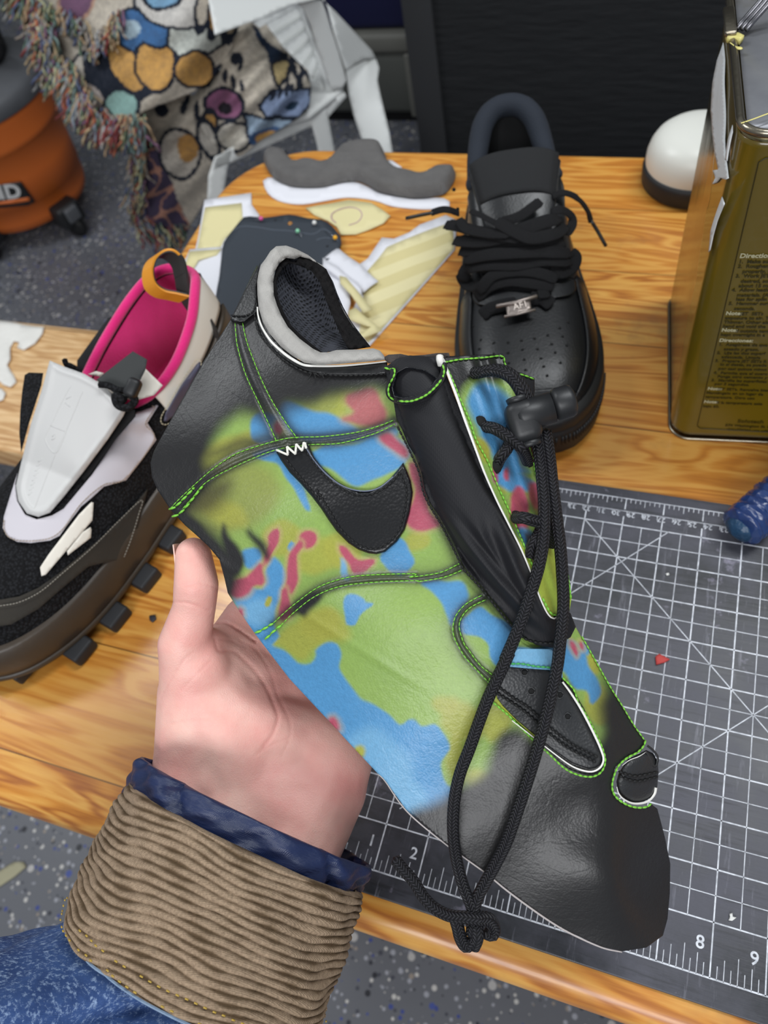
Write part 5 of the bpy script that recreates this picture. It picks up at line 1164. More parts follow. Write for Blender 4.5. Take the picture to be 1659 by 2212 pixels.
navym = NT('navy_quilt', 0.42, 0, 0.5); qv = navym.coord(); navym.base(navym.mix(navym.noise(qv, 30, 3), (30, 44, 84), (24, 36, 70))); navym.bump(navym.wave(navym.coord((1, 1, 1), (0.3, 0.2, 0.8)), 900), 0.2, 0.0003); navym.bump(navym.noise(navym.coord((1, 3, 1)), 50, 4), 0.6, 0.003)
def qd(s, th): 
    seam = math.exp(-((abs(math.sin(th * 2.5 + s * 1.2 + 0.3))) / 0.10) ** 2)
    return 0.0018 * nz(th * 3, s * 4) - 0.0034 * seam + 0.0008 * math.sin(s * math.pi)
sleeve('quilted_lining', [(534, 1802, .366, .0500, .040, .34), (546, 1778, .362, .0565, .0455, .34), (556, 1752, .360, .0585, .0470, .34), (549, 1765, .359, .0612, .0490, .34), (530, 1800, .357, .0600, .0490, .34), (505, 1850, .356, .0585, .048, .34)], navym.m, qd, n=50)
# turned-back corduroy cuff with raised wales
NW_ = 19
def wale(s, th):
    ph = s * NW_ * (1 + 0.06 * nz(th, 0.3)) + 0.50 * nz(th * 0.9, s * 1.6) + 0.10 * nz(th * 3, s * 5, 1.0)
    return ph
def cord_d(s, th): return 0.0013 * (abs(math.sin(math.pi * wale(s, th))) ** 0.6) + 0.0012 * nz(th * 2.1, s * 5, 2) + (-0.0022 if s < 0.015 else 0)
TAN, BRN = lin((162, 140, 117)), lin((92, 74, 54))
def cord_c(s, th):
    w = abs(math.sin(math.pi * wale(s, th))); f = 1 / (1 + math.exp(-(w - 0.44 + 0.50 * nz(th * 5.3, s * 9, 3) * 0.6) * 7)); return BRN * (1 - f) + TAN * f
cordm = NT('corduroy', 0.92, 0, 0.2); cv_ = cordm.coord(); cordm.base(cordm.mix(cordm.ramp(cordm.noise(cv_, 900, 3, 0.7), [(0.35, 0.4), (0.65, 0.0)]), cordm.vcol(), (70, 56, 42))); cordm.bump(cordm.wave(cordm.coord((1, 1, 1), (0.5, 0.3, 1.1)), 520, 2, 2), 0.35, 0.0006); cordm.bump(cordm.noise(cv_, 600, 3), 0.5, 0.0006)
cord_ax = [(534, 1808, .352, .0565, .0470, .34), (528, 1818, .350, .0592, .0500, .34), (490, 1905, .345, .0608, .0520, .32), (455, 1990, .338, .0608, .0530, .30), (428, 2062, .331, .0600, .0530, .28), (416, 2098, .328, .0590, .0520, .28)]
sleeve('corduroy_cuff', cord_ax, cordm.m, cord_d, seg=260, n=230, cols=cord_c)
# yellow thread flecks along the lower cuff
A = cr(np.array(cord_ax), n=230); gt = Mesh()
for row, off in ((int(230 * .86), 0), (int(230 * .95), 3)):
    C = at(A[row, 0], A[row, 1], A[row, 2]); u = camvec(.903, .43, 0); u /= np.linalg.norm(u); dn = camvec(-.43, .903, 0); dn /= np.linalg.norm(dn); tl = A[row, 5]; v = -FV * math.cos(tl) - dn * math.sin(tl)
    for k in range(46):
        a = math.pi * (0.06 + 0.88 * k / 45); k0 = 0.0018 + cord_d(row / 229, a); q = [C + u * math.cos(a + e) * (A[row, 3] + k0) + v * math.sin(a + e) * (A[row, 4] + k0) for e in (-.010, 0, .010)]
        if rnd.random() < 0.75: V, F, _ = tubeVF(np.array(q), 0.00035, 5); gt.add(V, F)
gt.build('gold_stitching', plain('gold_thread', (176, 146, 60), 0.6), per)
denim = NT('denim', 0.85, 0, 0.25); dv = denim.coord(); 
bl1 = denim.mix(denim.ramp(denim.noise(dv, 22, 5, 0.65), [(0.3, 0.0), (0.7, 1.0)]), (40, 62, 108), (72, 102, 156))
bl1 = denim.mix(denim.ramp(denim.noise(denim.coord((1, 1, 2.2), (0.4, 0.2, 0.5)), 420, 4, 0.75), [(0.52, 0.0), (0.66, 0.8)]), bl1, (150, 172, 204)); bl1 = denim.mix(denim.ramp(denim.noise(dv, 60, 3), [(0.55, 0.0), (0.75, 0.35)]), bl1, (24, 40, 84))
denim.base(bl1); denim.bump(denim.wave(denim.coord((1, 1, 1), (0.2, 0.5, 0.9)), 700, 1, 1), 0.4, 0.0005); denim.bump(denim.noise(dv, 45, 5, 0.6), 0.7, 0.004)
def den_d(s, th):
    w = min(1, s * 4); r = 0.0030 * nz(th * 2.2 + s * 3, s * 7, 1) * w
    r -= 0.016 * math.exp(-((th - 1.75 - s * 1.6) / 0.16) ** 2) * math.exp(-((s - 0.10) / 0.10) ** 2) * 1.0
    r += 0.006 * math.exp(-((th - 2.25) / 0.5) ** 2) * math.exp(-((s - 0.22) / 0.14) ** 2)
    return r
sleeve('denim_sleeve', [(420, 2084, .334, .0560, .0480, .26), (408, 2112, .332, .0580, .0500, .24), (360, 2170, .326, .0640, .0530, .22), (270, 2232, .320, .0700, .0560, .20), (140, 2310, .312, .0740, .058, .18), (-60, 2420, .300, .0770, .060, .16), (-330, 2540, .285, .080, .062, .16)], denim.m, den_d, seg=200, n=120, uax=((.903, .43, 0.0), (.62, .78, 0.0)))
sleeve('bleached_hem', [(418, 2094, .328, .0590, .0520, .28), (417, 2097, .3277, .0596, .0526, .28), (416, 2100, .3275, .0590, .0520, .28)], plain('bleached_denim', (150, 170, 190), 0.85, nscale=500, nstr=0.8, var=(300, (92, 116, 150))), lambda s, th: cord_d(0.96, th) * 0.6, n=9, seg=160)
finish(per)

# ================================================================== PAINTED LEATHER SHOE UPPER held in the hand
K5 = lambda l: [(300 + x / 2.765, 500 + y / 2.765) for x, y in l]
K1 = lambda l: [(820 + x / 3.078, 740 + y / 3.078) for x, y in l]
K8 = lambda l: [(800 + x / 2.517, 1350 + y / 2.517) for x, y in l]
H1 = lambda l: [(300 + x / 2.765, 1050 + y / 2.765) for x, y in l]
DU = tps([(330, 1010, .336), (369, 1100, .336), (430, 860, .334), (500, 700, .340), (562, 569, .350), (600, 660, .336), (640, 780, .324), (830, 790, .314), (740, 900, .314), (600, 1000, .317), (480, 1000, .323), (480, 1215, .334), (553, 1372, .332), (625, 1466, .330), (700, 1300, .310), (850, 1120, .306), (817, 1672, .313), (760, 1520, .314), (900, 1400, .302), (900, 1600, .307),
          (960, 1819, .307), (1000, 1700, .305), (1100, 1600, .301), (1138, 1954, .306), (1150, 1780, .302), (1250, 1720, .303), (1250, 1850, .3015), (1237, 2017, .307), (1344, 2055, .312), (1330, 1900, .306), (1432, 2021, .323), (1448, 1866, .338), (1380, 1800, .318), (1436, 1807, .331), (1300, 1620, .302), (1400, 1640, .312), (1356, 1545, .315), (1309, 1465, .314), (1241, 1362, .314), (1180, 1450, .300), (1050, 1450, .297),
          (985, 1180, .301), (905, 970, .304), (870, 870, .308), (1100, 1345, .299)])
su = thing('shoe_upper', 'painted leather shoe upper in green, blue and pink with black ends, held in the hand', 'shoe upper')
GRN, YEL, OLV, BLU_, LBL, RED, BLK = (134, 164, 80), (160, 160, 66), (136, 142, 70), (78, 142, 190), (112, 166, 202), (174, 78, 98), (30, 29, 30)
def blob(cx, cy, rx, ry=None, rot=0.0, n=18):
    ry = ry or rx; a = np.linspace(0, 2 * np.pi, n, endpoint=False); x, y = rx * np.cos(a), ry * np.sin(a); return np.stack([cx + x * math.cos(rot) - y * math.sin(rot), cy + x * math.sin(rot) + y * math.cos(rot)], -1)
paints = [
    (OLV, 45, blob(500, 1075, 110, 75, -.4)), (YEL, 26, blob(470, 985, 60, 34, -.5)), (YEL, 28, blob(480, 1105, 60, 26, .5)), (YEL, 20, blob(545, 950, 40, 22, -.4)), (YEL, 28, [(690, 868), (740, 835), (760, 850), (745, 900), (715, 900), (680, 890)]), (OLV, 26, blob(690, 870, 40, 30)),
    (YEL, 22, blob(680, 1200, 60, 40)), (YEL, 18, blob(610, 1165, 45, 40)), (YEL, 18, blob(740, 1190, 40, 40)), (YEL, 16, blob(900, 1170, 30, 22)), (YEL, 20, [(590, 1390), (640, 1340), (720, 1320), (730, 1370), (680, 1400), (650, 1425), (610, 1400)]), (YEL, 26, blob(700, 1350, 60, 36, .3)),
    (YEL, 24, blob(1000, 1560, 50, 40, .7)), (YEL, 22, blob(985, 1640, 20, 60, -.1)), (YEL, 22, blob(1070, 1560, 34, 40)), (YEL, 22, blob(1040, 1690, 40, 24, .4)), (YEL, 20, blob(960, 1520, 30, 20)), (YEL, 14, blob(1290, 1520, 26, 50, -.3)), (YEL, 16, blob(870, 1075, 30)), (YEL, 10, blob(1275, 1420, 20, 40, -.4)),
    (BLU_, 9, [(538, 920), (548, 893), (572, 888), (600, 905), (605, 935), (585, 955), (552, 950)]),
    (BLU_, 12, [(600, 878), (625, 868), (660, 880), (700, 893), (740, 905), (790, 930), (850, 920), (860, 940), (800, 950), (700, 955), (640, 945), (600, 905)]),
    (BLU_, 10, [(655, 985), (700, 965), (760, 958), (850, 940), (880, 960), (885, 985), (860, 1010), (845, 1020), (820, 1035), (790, 1045), (760, 1045), (720, 1020), (690, 1005)]),
    (BLU_, 8, [(545, 978), (600, 968), (640, 1030), (672, 1092), (665, 1100), (635, 1060), (600, 1005), (560, 990)]),
    (BLU_, 9, [(520, 1195), (550, 1180), (566, 1200), (560, 1225), (530, 1225)]),
    (BLU_, 9, [(498, 1290), (530, 1262), (565, 1268), (585, 1205), (605, 1215), (618, 1240), (612, 1262), (605, 1300), (590, 1350), (600, 1380), (560, 1400), (520, 1330)]),
    (BLU_, 5, blob(629, 1182, 9, 12)), (LBL, 8, [(733, 1205), (742, 1205), (752, 1235), (760, 1250), (745, 1252), (735, 1232)]),
    (BLU_, 7, [(820, 1205), (842, 1165), (862, 1158), (880, 1180), (898, 1215), (870, 1238), (850, 1237), (833, 1222)]),
    (BLU_, 6, [(738, 1300), (748, 1284), (765, 1280), (780, 1290), (788, 1302), (808, 1309), (788, 1320), (778, 1328), (770, 1347), (752, 1347), (745, 1328)]),
    (BLU_, 9, [(600, 1400), (622, 1412), (640, 1430), (665, 1432), (678, 1418), (682, 1402), (705, 1392), (726, 1392), (734, 1410), (738, 1448), (772, 1500), (822, 1532), (862, 1562), (882, 1553), (900, 1560), (915, 1572), (945, 1565), (956, 1580), (970, 1610), (962, 1630), (955, 1655), (962, 1690), (985, 1720), (900, 1800), (709, 1600), (560, 1400), (575, 1385)]),
    (BLU_, 9, [(905, 1262), (950, 1252), (1000, 1258), (1012, 1280), (1006, 1300), (990, 1330), (978, 1350), (962, 1325), (953, 1300), (935, 1278)]),
    (BLU_, 7, [(994, 1345), (1012, 1330), (1035, 1312), (1062, 1322), (1110, 1360), (1120, 1400), (1200, 1395), (1200, 1450), (1100, 1450), (1063, 1420), (1055, 1392), (1035, 1378), (1000, 1370)]),
    (BLU_, 8, [(1200, 1395), (1245, 1385), (1272, 1430), (1290, 1470), (1296, 1500), (1280, 1520), (1262, 1488), (1240, 1486), (1225, 1460), (1205, 1440)]),
    (BLU_, 5, blob(1262, 1398, 10, 16, -.4)),
    (LBL, 40, blob(820, 1650, 90, 60, .8)), (LBL, 24, blob(560, 1320, 36, 30)), (YEL, 5, blob(580, 1298, 8, 13)), (YEL, 12, blob(778, 1622, 14, 16)),  # first blob: whitish sheen on the lower blue, painted in as colour
    (LBL, 30, blob(870, 1720, 60, 40, .7)),  # sheen along the lower edge, painted into the leather colour
    (RED, 14, [(748, 852), (780, 838), (812, 845), (828, 875), (830, 915), (800, 925), (765, 912), (738, 905), (765, 888), (752, 870)]),
    (RED, 9, blob(603, 927, 9, 16, -.3)), (RED, 12, [(822, 945), (845, 935), (870, 960), (880, 985), (860, 978), (838, 965)]),
    (RED, 10, [(885, 1000), (905, 1010), (918, 1060), (930, 1105), (948, 1130), (925, 1146), (900, 1150), (882, 1135), (880, 1110), (893, 1075), (890, 1030)]),
    (RED, 6, [(578, 1158), (595, 1142), (604, 1150), (598, 1172), (588, 1195), (580, 1215), (568, 1222), (575, 1180)]),
    (RED, 6, blob(664, 1163, 21, 20)), (RED, 6, [(645, 1165), (655, 1180), (645, 1200), (640, 1250), (632, 1285), (612, 1275), (620, 1240), (628, 1200)]),
    (RED, 6, [(735, 1178), (750, 1182), (768, 1205), (808, 1212), (808, 1222), (790, 1236), (768, 1237), (752, 1218), (738, 1200)]),
    (RED, 8, [(500, 1290), (498, 1262), (530, 1250), (548, 1232), (566, 1212), (572, 1240), (566, 1262), (548, 1262), (536, 1280), (515, 1295)]),
    (RED, 7, [(608, 1278), (618, 1275), (632, 1318), (618, 1340), (602, 1342), (608, 1310)]), (RED, 12, blob(722, 1566, 12, 15)), (RED, 10, blob(520, 1330, 8, 14)),
    (RED, 6, blob(1238, 1400, 6, 17, -.3)), (RED, 5, blob(1254, 1392, 4, 12, -.3)),
    (BLK, 80, [(540, 560), (300, 1000), (360, 1120), (400, 1070), (425, 1000), (440, 940), (500, 900), (560, 890), (600, 860), (640, 850), (700, 840), (760, 820), (830, 815), (870, 760), (640, 740), (580, 640)]),
    (BLK, 50, [(560, 560), (300, 1000), (360, 1130), (400, 1120), (450, 1060), (450, 1000), (470, 930), (520, 890), (560, 870), (590, 800), (640, 860), (700, 855), (760, 835), (850, 830), (870, 760), (640, 740), (580, 640)]),
    (BLK, 70, [(620, 740), (850, 760), (870, 840), (800, 840), (740, 850), (690, 860), (640, 880), (600, 900), (560, 860)]),
    ((70, 66, 40), 50, blob(450, 1075, 60, 30, -.6)), ((70, 66, 40), 40, blob(520, 960, 70, 12, -.3)),
    (BLK, 40, [(400, 1120), (440, 1130), (480, 1160), (510, 1210), (520, 1260), (490, 1300), (440, 1200), (380, 1130)]),
    (BLK, 20, [(360, 1080), (400, 1100), (440, 1150), (470, 1190), (500, 1260), (480, 1280), (420, 1160), (360, 1120)]), (BLK, 16, [(478, 1130), (500, 1160), (525, 1210), (520, 1245), (492, 1240), (485, 1190)]), (BLK, 22, blob(560, 1175, 10, 40, -.6)),
    (BLK, 14, [(905, 985), (930, 1040), (975, 1120), (990, 1180), (1030, 1240), (1080, 1300), (1130, 1350), (1110, 1240), (1000, 1040)]),
    (BLK, 16, [(640, 1300), (680, 1275), (700, 1290), (670, 1315), (655, 1330), (640, 1320)]),
    (BLK, 85, [(880, 1790), (960, 1760), (1030, 1720), (1095, 1700), (1080, 1650), (1100, 1600), (1160, 1630), (1200, 1690), (1300, 1700), (1330, 1640), (1310, 1580), (1300, 1520), (1310, 1465), (1400, 1560), (1480, 1800), (1480, 2100), (1200, 2080), (960, 1860)]),
    (BLK, 46, [(840, 1780), (930, 1740), (990, 1700), (1040, 1680), (1070, 1640), (1095, 1590), (1130, 1590), (1200, 1680), (1290, 1700), (1325, 1650), (1300, 1560), (1320, 1480), (1300, 1430), (1340, 1480), (1480, 1700), (1480, 2100), (1200, 2080), (960, 1860)]),
    (BLK, 44, [(1075, 1600), (1120, 1585), (1200, 1620), (1290, 1610), (1325, 1570), (1345, 1720), (1050, 1760)]),
]
seams_soft = []
HS_U = K5([(185, 1659), (250, 1590), (380, 1470), (480, 1390), (600, 1320), (820, 1250), (940, 1230), (1100, 1225), (1300, 1200), (1440, 1160), (1525, 1125)])
HS_L = K5([(262, 1655), (320, 1590), (400, 1500), (560, 1410), (800, 1310), (1010, 1275), (1200, 1265), (1400, 1210), (1530, 1150)])
VS_1 = K5([(575, 545), (580, 620), (592, 700), (640, 860), (720, 1030), (790, 1180), (820, 1250)]); VS_2 = K5([(620, 545), (630, 600), (655, 690), (730, 880), (800, 1020), (870, 1130), (945, 1235)])
LS_U = H1([(695, 875), (730, 860), (800, 820), (860, 765), (950, 690), (1080, 600), (1250, 545), (1450, 528), (1659, 525)]) + K1([(200, 1560), (400, 1530), (530, 1470)])
LS_L = H1([(755, 915), (850, 830), (920, 760), (1050, 660), (1200, 600), (1400, 575), (1659, 565)]) + K1([(250, 1590), (430, 1560), (555, 1510)])
CS_O = K1([(680, 1680), (620, 1710), (560, 1750), (505, 1820), (487, 1900), (500, 1970), (560, 2080)]) + K8([(560, 225), (650, 320)])
CS_I = K1([(705, 1710), (640, 1740), (580, 1780), (538, 1840), (530, 1900), (560, 2000)]) + K8([(530, 130), (600, 222), (690, 290)])
def warp(p): return p + np.stack([3.2 * np.sin(p[:, 1] / 15 + p[:, 0] / 41) + 0.8 * np.sin(p[:, 1] / 6.5), 3.2 * np.sin(p[:, 0] / 16 + 1) + 0.8 * np.cos(p[:, 0] / 7.5)], -1)
def up_paint(p):
    q = warp(p); c = np.tile(lin(GRN), (len(p), 1)); n2 = 0.5 + 0.5 * np.sin(p[:, 0] / 37 + 1.3 * np.sin(p[:, 1] / 53)) * np.sin(p[:, 1] / 44)
    c = c * (1 - 0.35 * n2[:, None]) + lin((152, 178, 92)) * 0.35 * n2[:, None]
    for col, soft, poly in paints:
        poly = np.asarray(poly, float); mn, mx = poly.min(0) - soft * 1.5, poly.max(0) + soft * 1.5
        s = (q[:, 0] > mn[0]) & (q[:, 0] < mx[0]) & (q[:, 1] > mn[1]) & (q[:, 1] < mx[1])
        if not s.any(): continue
        d = sdf(q[s], cr(poly, step=10, closed=True)); f = np.clip(0.5 - d / soft, 0, 1); f = f * f * (3 - 2 * f)
        if col is RED: g = np.clip(0.5 - (d - 7) / (soft * 1.2), 0, 1)[:, None] * 0.55; c[s] = c[s] * (1 - g) + lin((180, 160, 110)) * g
        if soft > 13 and col is not BLK: f = f * 0.85
        c[s] = c[s] * (1 - f[:, None]) + lin(col) * f[:, None]
    for a, b, w, k in ((HS_U, HS_L, 11, .95), (VS_1, VS_2, 14, .9), (LS_U[2:], LS_L[2:], 8, .9), (CS_O, CS_I, 8, .9)):
        for l in (a, b, [((x[0] + y[0]) / 2, (x[1] + y[1]) / 2) for x, y in zip(resample(np.array(a), n=12), resample(np.array(b), n=12))]):
            d = segdist(p, cr(np.array(l), step=8)); f = (k * np.exp(-(d / w) ** 2))[:, None] * 0.75; c = c * (1 - f) + lin(BLK) * f
        f = (0.30 * np.exp(-(segdist(p, cr(np.array(a), step=8)) / 24) ** 2))[:, None]; c = c * (1 - f) + lin(BLK) * f
    d = segdist(p, np.array([(845, 790), (880, 860), (905, 970), (920, 1050), (985, 1180), (1060, 1290), (1110, 1350)], float)); f = (0.92 * np.exp(-(d / 22) ** 2))[:, None]; c = c * (1 - f) + lin(BLK) * f
    return c
pl = NT('painted_leather', 0.40, 0, 0.42); v = pl.coord(); pl.base(pl.mix(pl.ramp(pl.noise(v, 700, 4, 0.7), [(0.3, 0.16), (0.7, 0.0)]), pl.vcol(), (10, 10, 10)))
pl.bump(pl.vor(v, 1100), 0.22, 0.0003); pl.bump(pl.vor(pl.coord((1, 1, 1)), 420, 'SMOOTH_F1'), 0.3, 0.00035); pl.bump(pl.noise(v, 60, 4, 0.5), 0.25, 0.0010)
cre = pl.noise(pl.coord((1, 1, 1)), 16, 3, 0.5, 2.5); pl.bump(pl.ramp(cre, [(0.49, 1.0), (0.50, 0.0), (0.51, 1.0)]), 0.10, 0.0008)
pl.l(pl.ramp(pl.noise(v, 24, 3), [(0.3, 0.36), (0.7, 0.46)]), pl.b.inputs['Roughness']); pl.b.inputs['Coat Weight'].default_value = 0.22; pl.b.inputs['Coat Roughness'].default_value = 0.38; pl = pl.m
seam_lines = [(HS_U, HS_L), (VS_1, VS_2), (LS_U, LS_L), (CS_O, CS_I)]
def DUs(p):
    """leather surface: soft undulation, raised double seams, grooves along the stitches"""
    d = DU(p) + 0.0012 * np.sin(p[:, 0] / 61 + p[:, 1] / 90) * np.cos(p[:, 1] / 73) - 0.0004 * np.exp(-((p[:, 0] * 0.53 - p[:, 1] * 0.85 + 780) / 9.0) ** 2) * np.clip((p[:, 1] - 1150) / 80, 0, 1) * np.clip((1500 - p[:, 1]) / 80, 0, 1)
    for a, b in seam_lines:
        mid = [((x[0] + y[0]) / 2, (x[1] + y[1]) / 2) for x, y in zip(resample(np.array(a), n=14), resample(np.array(b), n=14))]
        d = d - 0.0009 * np.exp(-(segdist(p, np.array(mid)) / 8.0) ** 4)
        for l in (a, b): d = d + 0.0006 * np.exp(-(segdist(p, np.array(l)) / 3.5) ** 2)
    # fold ridge over the toe
    e = segdist(p, np.array([(1290, 1690), (1330, 1800), (1345, 1950)], float)); d = d - 0.003 * np.exp(-(e / 60) ** 2)
    return d
outer = [(556, 572), (546, 590), (497, 692), (470, 735), (441, 778), (395, 860), (354, 934), (332, 975), (325, 1000), (328, 1030), (340, 1058), (369, 1102), (400, 1135), (423, 1155), (450, 1180), (474, 1209), (485, 1250), (492, 1281), (520, 1325), (553, 1372), (625, 1466), (709, 1556), (770, 1622), (817, 1672), (832, 1686), (879, 1751), (959, 1819), (1046, 1882), (1090, 1918), (1138, 1954), (1190, 1990), (1237, 2017), (1300, 2045), (1344, 2055), (1396, 2047), (1432, 2021), (1442, 1985), (1447, 1930), (1448, 1866), (1436, 1807), (1420, 1747), (1408, 1738), (1398, 1743),
         (1370, 1745), (1340, 1732), (1326, 1710), (1323, 1680), (1330, 1656), (1352, 1640), (1384, 1624), (1396, 1604), (1380, 1580), (1356, 1545), (1309, 1465), (1257, 1378), (1241, 1350), (1210, 1330), (1160, 1310), (1100, 1260), (1040, 1170), (985, 1060), (930, 960), (900, 880), (860, 800), (846, 786),
         (835, 800), (760, 806), (700, 802), (650, 785), (610, 750), (575, 700), (562, 650), (558, 600)]
panel = sheet('side_panel', outer, DUs, 0, 0.0022, pl, su, 4.2, up_paint)
lt = plain('lime_thread', (122, 196, 62), 0.6); bt_ = plain('black_thread', (14, 14, 15), 0.7); wt = plain('white_thread', (226, 224, 214), 0.6)
for l in (HS_U, HS_L, VS_1, VS_2, LS_U, LS_L, CS_O, CS_I): stitches('stitching', l, DUs, lt, panel, r=0.00026, lift=0.0005)
for l in ((H1([(182, 140), (225, 118), (330, 10)])), H1([(200, 184), (260, 150), (380, 0)]), H1([(695, 878), (740, 858), (800, 820)]), H1([(755, 915), (800, 872), (850, 830)])): stitches('loose_stitching', l, DUs, lt, panel, r=0.0006, lift=0.0012, dash=14, gap=3, zig=0.8)
# heel strap and collar edge
DBK = lambda p: DU(p)
blk_u = leather('dyed_black_leather', (28, 28, 29), 0.38, 900, 0.2)
sheet('heel_strap', K5([(725, 185), (690, 250), (620, 385), (545, 528), (575, 540), (630, 538), (690, 490), (712, 470), (705, 420), (700, 330), (712, 260)]), DUs, 0.0022, 0.0018, blk_u, su, 5)
sheet('collar_binding', K5([(700, 470), (706, 540), (725, 590), (755, 645), (800, 700), (860, 755), (930, 800), (1000, 832), (1060, 848), (1200, 858), (1340, 855), (1480, 848), (1485, 780), (1300, 800), (1150, 800), (1040, 790), (960, 770), (880, 715), (810, 640), (760, 560), (725, 480)]), DUs, 0.0016, 0.0016, blk_u, su, 4.5)
stitches('black_stitching', K5([(690, 480), (698, 550), (720, 610), (760, 665), (830, 740), (900, 792), (990, 838), (1060, 850), (1200, 860), (1340, 858), (1475, 850)]), lambda p: DUs(p) - 0.0010, bt_, su, r=0.0005)
stitches('black_stitching', K5([(550, 500), (600, 505), (640, 500), (680, 480), (695, 430), (700, 380)]), lambda p: DUs(p) - 0.0024, bt_, su, r=0.0004)
for a, b in (((1030, 850), (1010, 885)), ((1050, 852), (1056, 880)), ((1095, 850), (1105, 878)), ((1040, 845), (1075, 862)), ((1085, 860), (1115, 850))):
    q = np.array(K5([a, b])); q = resample(q, n=5); tube('thread_tail', at(q[:, 0], q[:, 1], DUs(q) - 0.002), 0.00025, bt_, su, 5)
wb = plain('white_edge', (230, 228, 222), 0.6)
def edgeband(name, pts, D, w, lift, th, mat, n=90):
    q = cr(np.array(pts), n=n); t = np.gradient(q, axis=0); t /= np.linalg.norm(t, axis=1)[:, None]; nn_ = np.stack([-t[:, 1], t[:, 0]], -1); ww = np.broadcast_to(np.asarray(w, float), (n,)) if np.isscalar(w) else np.interp(np.linspace(0, 1, n), np.linspace(0, 1, len(w)), w)
    V = []; 
    for s_, l_ in ((-.5, 0), (.5, 0), (.5, th), (-.5, th)):
        r_ = q + nn_ * (ww * s_)[:, None]; V.append(at(r_[:, 0], r_[:, 1], D(r_) - lift + l_))
    V = np.stack(V, 1).reshape(-1, 3); F = [(i * 4 + j, i * 4 + (j + 1) % 4, (i + 1) * 4 + (j + 1) % 4, (i + 1) * 4 + j) for i in range(n - 1) for j in range(4)] + [(0, 1, 2, 3), tuple((n - 1) * 4 + j for j in (3, 2, 1, 0))]
    return mk(name, V, F, mat, su)
edgeband('white_piping', K5([(708, 450), (712, 500), (735, 570), (785, 650), (840, 705), (900, 752), (980, 795), (1060, 803), (1200, 802), (1350, 790), (1480, 776)]), DUs, [3, 5, 6, 5, 4, 3], 0.0030, 0.0018, wb)
# foam collar
foam = NT('grey_suede_foam', 0.95, 0, 0.15); fv = foam.coord(); foam.base(foam.mix(foam.noise(fv, 160, 4, 0.6), (184, 181, 176), (160, 157, 153))); foam.bump(foam.noise(fv, 1100, 4, 0.7), 0.7, 0.0008); foam.bump(foam.noise(fv, 160, 3), 0.4, 0.0015); foam = foam.m
FO = K5([(820, 88), (785, 118), (755, 165), (728, 200), (714, 250), (706, 300), (708, 380), (716, 460), (740, 540), (780, 610), (850, 690), (920, 745), (990, 785), (1080, 798), (1200, 792), (1350, 780), (1470, 768), (1465, 742), (1440, 712), (1400, 698), (1340, 704), (1250, 706), (1180, 708), (1130, 722), (1085, 722), (1040, 700), (960, 640), (890, 570), (850, 500), (825, 440), (806, 380), (803, 300), (812, 240), (838, 190), (880, 158), (930, 165), (965, 150), (1020, 165), (1072, 196), (1062, 180), (1010, 140), (940, 105), (880, 84)])
DFb = tps([(600, 540, .349), (566, 600, .343), (560, 660, .338), (590, 720, .331), (640, 775, .324), (700, 788, .319), (830, 778, .313), (800, 755, .317), (700, 760, .322), (640, 720, .328), (600, 660, .335), (592, 600, .342), (640, 560, .352), (690, 570, .358)])
fpts = cr(np.array(FO), step=6, closed=True)
def DFm(p):
    e = np.clip(segdist(p, fpts, True) / 14.0, 0, 1); return DFb(p) - 0.0042 * np.sqrt(e * (2 - e)) + 0.0006 * np.sin(p[:, 0] / 6.0) * np.sin(p[:, 1] / 7.0)
sheet('foam_collar', FO, DFm, 0.0012, 0.004, foam, su, 3.6)
# dark fleece inner edge and mesh lining sinking into the opening
fleece = NT('black_fleece', 0.98, 0, 0.1); fv = fleece.coord(); fleece.base(fleece.mix(fleece.noise(fv, 260, 3), (20, 20, 22), (44, 42, 42))); fleece.bump(fleece.noise(fv, 700, 4, 0.7), 1.0, 0.0025); fleece = fleece.m
meshl = NT('spacer_mesh', 0.75, 0, 0.4); fv = meshl.coord((1, 1, 1), (0.4, 0.3, 0.6)); meshl.base(meshl.ramp(meshl.vor(fv, 560, rand=0.2), [(0.25, (4, 4, 6)), (0.5, (62, 64, 72))])); meshl.bump(meshl.vor(fv, 560, rand=0.2), 0.9, 0.0010); meshl = meshl.m
OP = K5([(800, 300), (808, 380), (825, 450), (855, 520), (900, 590), (960, 645), (1050, 705), (1100, 726), (1180, 712), (1300, 704), (1385, 690), (1330, 620), (1270, 540), (1220, 450), (1185, 370), (1160, 300), (1120, 230), (1070, 185), (1000, 140), (930, 135), (870, 160), (825, 210)])
opc = cr(np.array(OP), step=6, closed=True); opD = tps([(600, 600, .342), (596, 660, .336), (640, 720, .329), (690, 762, .323), (790, 752, .318), (740, 650, .338), (700, 590, .350), (650, 555, .354)])
def bowl(p): e = np.clip(segdist(p, opc, True) / 70.0, 0, 1); return opD(p) + 0.018 * (1 - (1 - e) ** 2)
sheet('mesh_lining', OP, bowl, -0.0015, 0.0015, meshl, su, 4)
fr1 = K5([(1070, 190), (1120, 225), (1150, 290), (1168, 350), (1195, 420), (1230, 490), (1280, 570), (1340, 640), (1385, 690), (1320, 700), (1250, 700), (1215, 640), (1180, 560), (1140, 470), (1110, 390), (1080, 300), (1030, 235), (960, 205), (900, 190), (860, 215), (830, 280), (818, 340), (803, 300), (818, 225), (850, 175), (890, 150), (900, 175), (940, 185), (955, 150), (1000, 165)])
frc = np.array(fr1)
sheet('fleece_edge', fr1, lambda p: opD(p) - 0.001 * np.sin(p[:, 0] / 3.0) * np.sin(p[:, 1] / 3.4) - 0.002 * np.clip(segdist(p, frc, True) / 8, 0, 1), 0.0, 0.004, fleece, su, 3.2)
